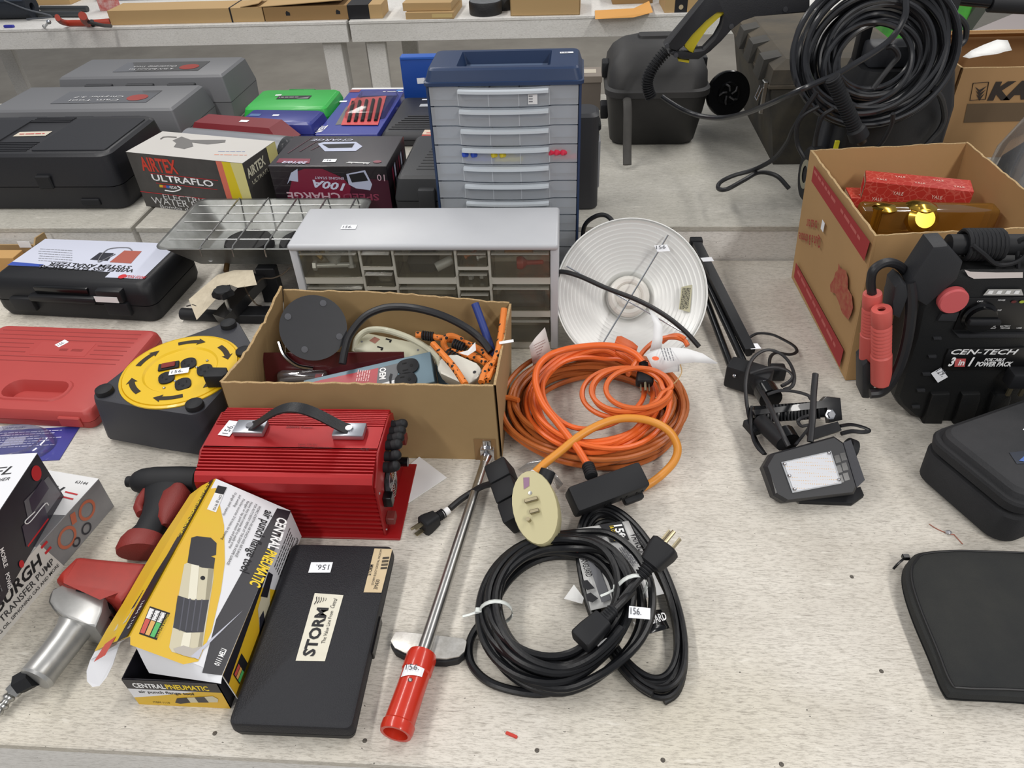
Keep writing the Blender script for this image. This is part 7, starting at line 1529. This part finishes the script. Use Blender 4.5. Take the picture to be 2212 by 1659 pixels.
# hose coil
HO = M('hose_black', '1f2023', .22, var=.2, vs=15, col2='34353a', spec=.7); t = T('hose_coil', 'thick coil of black high pressure hose hung on the washer', 'hose')
cc = PY(1890,112,1.675); vd = (CP-cc).normalized(); hx = Vector((1,.05,0)).normalized(); hy = vd.cross(hx).normalized()
rnd = random.Random(5); pts = []; tr = 1.0; ox = oy = 0
for k in range(26):
    ntr = rnd.uniform(.46,1.03); nox, noy = rnd.uniform(-.012,.012), rnd.uniform(-.016,.010)
    for i in range(20):
        s = i/20; f = s*s*(3-2*s); a = 2*math.pi*s+1.57; R = tr+(ntr-tr)*f
        x = .162*R*math.cos(a)+ox+(nox-ox)*f; y = .142*R*math.sin(a)+oy+(noy-oy)*f
        pts.append(cc+hx*x+hy*y+vd*(-.03+.0026*k+.004*math.sin(a*3+k)))
    tr, ox, oy = ntr, nox, noy
B().tube(spl(pts, 3), .0062, 9).obj('hose', HO, t)
XX = lambda x, y, yy: PY(*q('X',x,y), yy)
B().tube(spl([XX(*p) for p in ((1110,0,1.62),(1100,150,1.60),(1000,330,1.59),(850,460,1.58),(640,590,1.57),(440,705,1.565),(330,750,1.565),(150,830,1.57),(-20,905,1.60),(-200,985,1.66),(-400,1060,1.74),(-600,1100,1.82),(-800,1085,1.88),(-960,1030,1.92),(-1090,955,1.94),(-1170,900,1.95))], 8), .0062, 10).obj('gun_hose', HO, t)
b = B(); A, C = XX(420,720,1.555), XX(680,1290,1.56); m = Matrix.Translation(A) @ rotm(C-A); L = (C-A).length
pr = [(.0125,0)]
for i in range(20): z = L*.82*i/20; pr += [(.0125,z+.001),(.0155,z+.0025),(.0155,z+L*.82/20*.6),(.0125,z+L*.82/20*.75)]
pr += [(.016,L*.83),(.019,L*.85),(.0205,L*.98),(.018,L),(0,L)]
b.lathe(pr, 20, m, True); b.obj('bend_guard', BLKM, t)
B().cyl(C, C+(C-A).normalized()*.012, .010, 14).obj('hose_fitting', M('fitting_bronze', '4f453c', .4, .7), t)
PT = M('cable_dark', '1e1f22', .45)
for pth, r in ((((280,860,1.58),(180,1000,1.585),(60,1200,1.60),(0,1330,1.62),(-120,1480,1.66),(-300,1580,1.70),(-500,1640,1.715),(-620,1700,1.70),(-640,1760,1.665),(-560,1765,1.64),(-400,1680,1.665),(-260,1610,1.70),(-100,1640,1.705),(20,1760,1.68)),.0052),
    (((300,990,1.58),(150,1080,1.585),(90,1200,1.59),(100,1350,1.59),(160,1470,1.58)),.0048),(((440,1010,1.58),(330,1090,1.585),(280,1240,1.59),(265,1360,1.60)),.0048),
    (((990,1060,1.57),(980,1150,1.575),(920,1280,1.58),(850,1380,1.585)),.0048),(((1370,820,1.64),(1440,920,1.66),(1470,1080,1.68),(1430,1200,1.68),(1330,1320,1.68),(1290,1360,1.68)),.0062),
    (((1480,115,1.75),(1600,160,1.76),(1670,250,1.76),(1660,370,1.76),(1600,430,1.75),(1510,450,1.74)),.0062),(((800,830,1.575),(900,700,1.58),(980,600,1.585),(1040,520,1.585),(990,440,1.585),(930,440,1.59)),.0052)):
    B().tube(spl([XX(*p) for p in pth], 8), r, 8).obj('loose_cable', PT, t)
# trigger gun
t = T('spray_gun', 'black spray gun with a yellow trigger above the domed housing', 'spray gun')
yy = 1.90; CX = lambda x, y, w_=yy: PY(*q('C',x,y), w_); CY = PY(1500,60,yy)
def plate(pts, y0, y1, mat, name, bev=.004): B().prism([((p:=CX(*k)).x, p.z) for k in pts], y0, y1, 'xz', bev).obj(name, mat, t)
plate(((1190,340),(1480,0),(1560,-120),(2300,-150),(2300,80),(1880,95),(1780,130),(1700,210),(1620,300),(1540,380),(1450,440),(1330,440),(1220,395),(1260,370),(1400,400),(1500,385),(1590,290),(1640,200),(1660,110),(1650,60),(1590,60),(1500,130),(1400,250),(1340,330),(1290,380)), yy-.022, yy+.022, M('gun_black', '212226', .5, bump=.15, bs=400), 'gun_body')
plate(((1345,310),(1440,200),(1530,90),(1590,60),(1650,62),(1662,95),(1600,120),(1520,210),(1440,310),(1415,400),(1380,385),(1345,350)), yy-.014, yy+.014, M('trigger_yellow', 'cdbb2a', .45), 'trigger', .003)
plate(((1295,440),(1385,455),(1380,475),(1300,462)), yy-.012, yy+.012, M('trigger_yellow', 'cdbb2a', .45), 'safety_catch', .001)
for p in ((1210,335),(1278,405),(1700,185),(2112,55)): B().lathe([(.006,0),(.0055,.002),(0,.0022)], 12, Matrix.Translation(CX(*p)+Vector((0,-.022,0))) @ Matrix.Rotation(math.pi/2,4,'X')).obj('screw', M('screw_dark', '55565a', .4, .6), t)
A = [CX(*p) for p in ((1215,390),(1150,460),(1095,540),(1065,620),(1070,690),(1095,755))]
pp = spl(A, 8); b = B(); b.tube(pp, .011, 10)
tot = len(pp)
for i in range(1, tot-1, 2):
    dv = (pp[i+1]-pp[i-1]).normalized(); b.lathe([(.011,-.002),(.0148,-.0012),(.0148,.0012),(.011,.002)], 14, Matrix.Translation(pp[i]) @ rotm(dv))
b.obj('spring_guard', BLKM, t)
B().cyl(PY(*q('D',1500,0),1.95)+Vector((-.05,0,.012)), PY(*q('D',2230,50),1.95), .012, 14).obj('lance', BLKG, t)
m0, m1 = PY(*q('D',1950,30),1.95), PY(*q('D',2300,48),1.95); B().cyl(m0, m1, .018, 14).obj('lance_collar', BLKM, t)
# washer carton, paper, bag
t = T('cardboard_box', 'large brown washer carton with dark printed logo at the right', 'box'); x0, x1, y0, y1, z1 = .972, 1.45, 1.975, 2.31, .318
bl = [Vector((x0,y0,MT)), Vector((x1,y0,MT)), Vector((x1,y1,MT)), Vector((x0,y1,MT))]; tp_ = [p+Vector((0,0,z1-MT)) for p in bl]
CB3 = M('cardboard_karton', 'a8845a', .8, var=.12, vs=6, col2='94724a')
for i in range(4): wall(t, bl[i], bl[(i+1)%4], tp_[i], tp_[(i+1)%4], -.005 if False else .005, CB3, 10, .0005)
b = B(); b.poly([tp_[3]+Vector((.005,-.006,-.012)), tp_[2]+Vector((0,-.006,-.012)), tp_[2]+Vector((0,-.10,.02)), tp_[3]+Vector((.005,-.10,.02))]); b.obj('top_flap', CB3, t, smooth=False, solid=.004)
b = B(); b.poly([bl[0]+Vector((0,0,.003)), bl[1]+Vector((0,0,.003)), bl[2]+Vector((0,0,.003)), bl[3]+Vector((0,0,.003))]); b.obj('bottom', CB3, t, smooth=False)
F = Face(t, (x0,y0-.0056,0), X_, Z_); D_ = lambda x, y: F.c('D', x, y); KI = M('ink_karton', '2f2620', .7)
text(F, 'KA', D_(1930,765), D_(2240,755), .040, KI, bold=.06, shear=.1); text(F, 'RCHER', D_(2260,755), D_(2900,740), .040, KI, bold=.06, shear=.1)
decal(F, [D_(*p) for p in ((1775,800),(2700,780),(2690,920),(1745,945))], M('ink_karton_soft', '63513c', .8), 'printed_bar', .0006)
fr = [D_(*p) for p in ((1820,640),(1940,632),(1915,765),(1795,772))]
b = B(); b.tube([F.at(*p,.0008) for p in fr], .0012, 4, True); b.obj('logo_frame', KI, t, smooth=False)
for k in range(3): decal(F, [D_(*p) for p in ((1835+k*4,668+k*28),(1868,720+k*28),(1925-k*8,662+k*28),(1868,692+k*28))], KI, 'logo_chevron', .0008)
o = curl('packing_paper', 'crumpled white packing paper sticking out of the washer carton', [(PY(*q('X',1640,530),2.10),PY(*q('X',1700,545),2.08)),(PY(*q('X',1720,470),2.12),PY(*q('X',1830,520),2.09)),(PY(*q('X',1830,420),2.14),PY(*q('X',1960,505),2.10)),(PY(*q('X',1960,370),2.16),PY(*q('X',2040,480),2.11)),(PY(*q('X',2060,375),2.17),PY(*q('X',2100,470),2.12))], M('paper_bright', 'e9e9e6', .8, bump=1, bs=60), 'paper')
t = T('parts_bag', 'clear plastic bag with grey and red contents at the right edge', 'bag', (1.07,1.70,MT)); B().rrloft([(0,.14,.12),(.03,.17,.14),(.12,.16,.13),(.20,.11,.09),(.25,.06,.05),(.29,.09,.06)], .04, 6).obj('bag_film', MCLEAR('bag_film', op=.22, rough=.15, gl=.25), t, ang=80)
B().rrloft([(.004,.11,.09),(.03,.14,.11),(.10,.13,.10),(.14,.08,.06)], .03, 5).obj('grey_contents', M('bag_grey', '3a3d45', .6, bump=1, bs=40), t); B().rrloft([(.145,.06,.05),(.18,.08,.06),(.21,.04,.03)], .02, 5).obj('red_contents', M('bag_red', 'b04a48', .6), t)
# ================================================================ far tables
BP = lambda c, x, y: wp(c, x, y, BZ)
def carton(name, label, c, fl, fr, dep, hh, mat, bev=.001, lift=0):
    a, b_ = BP(c,*fl), BP(c,*fr); an = math.atan2(b_.y-a.y, b_.x-a.x); L = (b_-a).length
    t = T(name, label, 'box', (a.x,max(a.y,BY+.005),BZ+lift), an); B().box(0,L,0,dep,0,hh,bev,1).obj('carton_body', mat, t, smooth=False); return t, L
KR = M('kraft_light', 'b99a6c', .8, var=.12, vs=5, col2='a5865a'); KR2 = M('kraft_mid', '94754c', .85)
t, L = carton('long_carton', 'long tan carton lying along the edge of the far left table', 'A', (860,195), (2040,168), .16, .062, KR)
B().box(L*.79,L*.80,-.001,.161,0,.063).obj('black_strap', INKK, t, smooth=False); b = B(); b.poly([(L-.10,0,.064),(L-.01,0,.078),(L-.01,.12,.082),(L-.10,.16,.064)]); b.obj('open_flap', KR, t, smooth=False, solid=.003)
t, L = carton('long_carton', 'second long carton with black taped end on the far left table', 'B', (265,168), (905,150), .15, .060, KR2)
B().box(L,L+.10,-.001,.151,0,.061,.001,1).obj('black_end', M('tape_black', '1a1a1e', .4), t, smooth=False); B().box(L+.10,L+.16,0,.15,0,.060,.001,1).obj('tan_end', KR, t, smooth=False)
b = B(); b.poly([(-.02,.0,.063),(L-.02,.0,.082),(L-.02,.13,.075),(-.02,.13,.064)]); b.obj('open_flap', KR, t, smooth=False, solid=.003)
F = Face(t, (0,-.0004,0), X_, Z_)
for x in (L*.26, L*.86): decal(F, [(x,.024),(x+.02,.024),(x+.02,.036),(x+.006,.044),(x,.036)], INKK, 'hand_hole')
# film, red pack, mesh roll, rods, clamp, hook
a = BP('A', 1000, 20); o = B().rrloft([(0,.75,.12),(.03,.78,.14),(.045,.70,.10)], .03).obj('plastic_sheet', MCLEAR('lilac_film', op=.75, rough=.15, body='8f8f9e', gl=.3)); o.location = (a.x+.17,a.y+.12,BZ); tag(o, 'folded greyish plastic sheeting behind the long tan carton', 'plastic sheet')
a = BP('V', 1180, 160); o = B().box(-.05,.05,0,.03,0,.11,.002,1).obj('red_white_pack', M('pack_redwhite', 'b5453f', .5, var=.8, vs=30, col2='d8d0cc')); o.location = (a.x,a.y+.06,BZ); tag(o, 'red and white packet standing behind the red clamp', 'packet')
a, c = BP('V',-120,250), BP('V',340,240); t = T('mesh_roll', 'roll of dark blue-grey mesh at the far left table corner', 'roll'); o_ = Vector((0,.06,.052))
B().lathe([(.018,0),(.052,0),(.052,(c-a).length),(.018,(c-a).length),(.018,0)], 28, Matrix.Translation(a+o_) @ rotm(c-a)).obj('mesh', M('mesh_navy', '1c222b', .6, bump=1, bs=120), t)
for k in range(4): B().tube([a+o_+(c-a)*s+Vector((0,-.0525*math.cos(1.2*k-1.4),.0525*math.sin(1.2*k-.4))) for s in (0.02,.98)], .003, 6).obj('mesh_fold', M('mesh_edge', '2f3947', .5), t)
B().tube(spl([a+o_+Vector((.12,-.054,.04)),a+o_+Vector((.22,-.06,0)),a+o_+Vector((.33,-.055,-.035)),c+o_+Vector((-.02,-.05,-.045))],6), .004, 6).obj('tie_strap', M('strap_grey', '55595f', .6), t)
for k, (x0_, x1_, y_) in enumerate(((390,920,175),(400,900,215))):
    a, c = BP('V',x0_,y_), BP('V',x1_,y_); dy = .075-.04*k
    tag(B().cyl(a+Vector((0,dy,.014)), c+Vector((0,dy,.014)), .014, 14).obj('steel_rod', M('rod_steel', '55585a', .4, .7)), ('grey steel rod at the back of the far left table','grey steel rod just behind the red clamp')[k], 'rod')
t = T('bar_clamp', 'red C-shaped clamp lying on the far left table', 'clamp'); RC = M('clamp_orange_red', 'a83a26', .5); V3 = lambda x, y, z: wp('V', x, y, BZ+z)
B().tube(spl([V3(655,200,.09),V3(665,220,.07),V3(700,245,.04),V3(760,262,.018),V3(860,262,.016),V3(1000,262,.016),V3(1130,255,.016),V3(1250,245,.016)],6), .014, 10, flat=(1,.8)).obj('clamp_frame', RC, t)
B().tube(spl([V3(940,180,.12),V3(950,200,.09),V3(970,240,.05),V3(1000,262,.018)],6), .017, 10).obj('clamp_jaw', RC, t); B().tube([V3(1010,250,.07),V3(1100,275,.05),V3(1180,290,.03),V3(1260,295,.012)], .008, 10).obj('clamp_screw', M('screw_dark', '55565a', .4, .6), t); B().sphere(V3(1050,262,.016), .016, 12).obj('clamp_pad', BLKM, t)
t = T('hook_bolt', 'thin pale eye bolt leaning on the far left table edge', 'bolt'); a, c = V3(505,310,.004), V3(555,250,.075); B().cyl(a, c, .005, 10).obj('shank', ZN, t); B().sphere(c, .010, 10).obj('eye', ZN, t); B().sphere(a+Vector((0,0,.004)), .008, 10).obj('foot', STEEL, t)
a = BP('V',110,315); o = B().box(-.025,.025,-.008,.008,0,.012,.003,1).obj('blue_clip', M('clip_blue', '2a2f9c', .5)); o.location = (a.x,max(a.y,BY+.012),BZ); tag(o, 'tiny blue plastic clip below the mesh roll', 'clip')
a = BP('V', 250, 110); o = B().box(-.22,.22,0,.12,0,.075,.002,1).obj('scrap_carton', KR); o.location = (a.x,a.y+.09,BZ); tag(o, 'flattened tan carton behind the dark mesh roll', 'box')
a = BP('V', 800, 80); o = B().box(-.28,.28,0,.10,0,.10,.002,1).obj('scrap_carton', KR2); o.location = (a.x-.10,a.y+.22,BZ); tag(o, 'brown carton behind the red clamp on the far table', 'box')
# right far table
def tray(label, c, fl, fr, dep, hh, mat, lift=0):
    a, b_ = BP(c,*fl), BP(c,*fr); L = (b_-a).length; t = T('carton_tray', label, 'box', (a.x,max(a.y,BY+.01),BZ+lift), math.atan2(b_.y-a.y,b_.x-a.x)); k = .004
    b = B(); b.box(0,L,0,k,0,hh); b.obj('front_side', mat, t, smooth=False); B().box(0,L,dep-k,dep,0,hh).obj('back_side', mat, t, smooth=False)
    B().box(0,k,0,dep,0,hh).obj('end_side', mat, t, smooth=False); B().box(L-k,L,0,dep,0,hh).obj('end_side', mat, t, smooth=False); B().box(0,L,0,dep,0,.003).obj('bottom', mat, t, smooth=False); return t, L
t, L = carton('flat_carton', 'lower of two flat tan cartons stacked on the far right table', 'B', (1345,150), (1715,145), .24, .028, KR); F = Face(t, (0,-.0004,0), X_, Z_); decal(F, [(L*.55,.006),(L*.97,.006),(L*.97,.022),(L*.55,.022)], M('label_manila', 'd0b67c', .6), 'label')
carton('flat_carton', 'upper of two flat tan cartons stacked on the far right table', 'B', (1330,140), (1700,136), .24, .034, KR, lift=.029)
for k, (x, y) in enumerate(((1950,130),(2080,85))):
    a = BP('B', x, y); t = T('grinding_disc_stack', ('stack of black grinding discs with silver top, nearer one','black disc stack partly hidden behind the nearer one')[k], 'discs', (a.x,a.y+.07,BZ), 0, 'disc stacks'); B().lathe([(0,0),(.074,0),(.076,.004),(.076,.05),(.074,.054),(0,.054)], 40).obj('discs', M('disc_black', '1d1e20', .5, bump=.5, bs=80, st=(1,1,9)), t)
    B().lathe([(.070,.0545),(.030,.0565),(.022,.055),(0,.055)], 32).obj('foil_top', M('foil_top', 'a2a6a8', .3, .6, var=.5, vs=40), t)
tray('open tan tray carton in the middle of the far right table', 'C', (10,125), (545,115), .22, .075, KR)
a = [BP('C',*p) for p in ((662,150),(660,85),(960,70),(1075,45),(1105,130),(960,140))]
b = B(); b.loft([[Vector((p.x,p.y,BZ+z)) for p, z in zip(a,(.001,.002,.003,.02,.018,.003))],[Vector((p.x,p.y,BZ+z+.0008)) for p, z in zip(a,(.001,.002,.003,.02,.018,.003))]]); o = b.obj('orange_paper', M('paper_orange', 'e0a457', .7), smooth=False); tag(o, 'orange paper slip lying on the far right table', 'paper'); F = Face(o, (0,0,BZ+.004), X_, Y_); text(F, '~', F.c('C',1010,115), F.c('C',1050,112), .02, INKK)
t, L = carton('small_carton', 'brown carton at the top of the far right table beyond the orange paper', 'C', (795,35), (1105,25), .2, .09, KR2)
t, L = carton('small_carton', 'tan carton with black printed label on the far right table', 'C', (1195,100), (1450,92), .2, .115, KR); F = Face(t, (0,-.0004,0), X_, Z_); decal(F, [(L*.30,.0),(L*.68,.0),(L*.68,.115),(L*.30,.115)], INKK, 'label')
for k in range(2): decal(F, ell(L*.49,.022+.05*k,.010,n=16), M('label_ring', 'b9a98a', .6), 'label_mark', .0008)
# green machine frame and grey side table beyond the washer
t = T('machine_frame', 'olive steel machine frame with bright green cover behind the hose', 'machine', (0,0,0))
XF = lambda x, y, yy: PY(*q('X',x,y), yy)
b = B(); p0, p1 = XF(1800,0,3.0), XF(1500,420,3.0); chan(b, p0, p1, .045, .02); b.obj('frame_bar', M('olive_steel', '4a4f47', .5), t, smooth=False)
gp = XF(1380,150,2.95); b = B(); b.box(-.16,.13,0,.25,-.62,.10,.03,3,Matrix.Translation(gp)); b.obj('green_cover', M('machine_green', '4fae3a', .35, var=.5, vs=9, col2='2a3040'), t)
b = B(); b.box(gp.x-.12,gp.x+.12,gp.y+.02,gp.y+.2,FZ,gp.z-.6,.004,1); b.obj('machine_base', BLKM, t); b = B(); p2 = Vector((p1.x,p1.y,FZ+.01)); chan(b, p1, p2, .04, .02); b.obj('frame_leg', MATS['olive_steel'], t, smooth=False)
t = T('side_table', 'grey laminate table top at the far right', 'table', (0,0,0)); e = [wp('X',*p,-.02) for p in ((1690,300),(2212,85),(3300,300),(1900,560))]
e = [Vector((1.50,2.62,0)), Vector((2.6,3.9,0)), Vector((3.6,3.2,0)), Vector((2.5,2.0,0))]
pa, pb = wp('X',1690,300,.0), wp('X',2212,85,.0)
dv = (pb-pa).normalized(); nv = Vector((dv.y,-dv.x,0)); q0 = pa-dv*.2; q1 = pb+dv*.9
B().prism([(q0.x,q0.y),(q0.x+nv.x*.45,q0.y+nv.y*.45),(q1.x+nv.x*.75,q1.y+nv.y*.75),(q1.x,q1.y)], -.03, .0, 'xy', .002).obj('table_top', M('laminate_mauve', 'a39a98', .5), t)
for s in (.1,.9):
    p = q0.lerp(q1, s)+nv*.12; B().box(p.x-.025,p.x+.025,p.y-.025,p.y+.025,FZ,-.03,.003,1).obj('leg', STEEL, t)

# crumbs on the front table
a = P(1105,1588); o = B().rrloft([(0,.016,.004),(.0018,.015,.0035)], .0015).obj('red_chip', M('chip_red', 'c0392b', .5)); o.location = (a.x,a.y,0); o.rotation_euler = (0,0,-.35); tag(o, 'tiny red plastic chip on the bare table near the front edge', 'plastic chip')
tag(B().tube(spl([P(*q('p',*p),.001) for p in ((750,615),(790,640),(850,665),(880,670))],5)+[P(*q('p',925,720),.001)], .0007, 5).obj('copper_wire', M('wire_copper', '9c5a48', .5, .4)), 'thin copper wire scrap lying by the black hard case', 'wire')
a = P(*q('p',848,665),.0); o = B().sphere((0,0,.003), .004, 8, (1.2,1,.7)).obj('foil_scrap', M('foil_scrap', 'b9b9be', .3, .6)); o.location = (a.x,a.y,0); tag(o, 'crumpled foil scrap beside the copper wire', 'scrap')
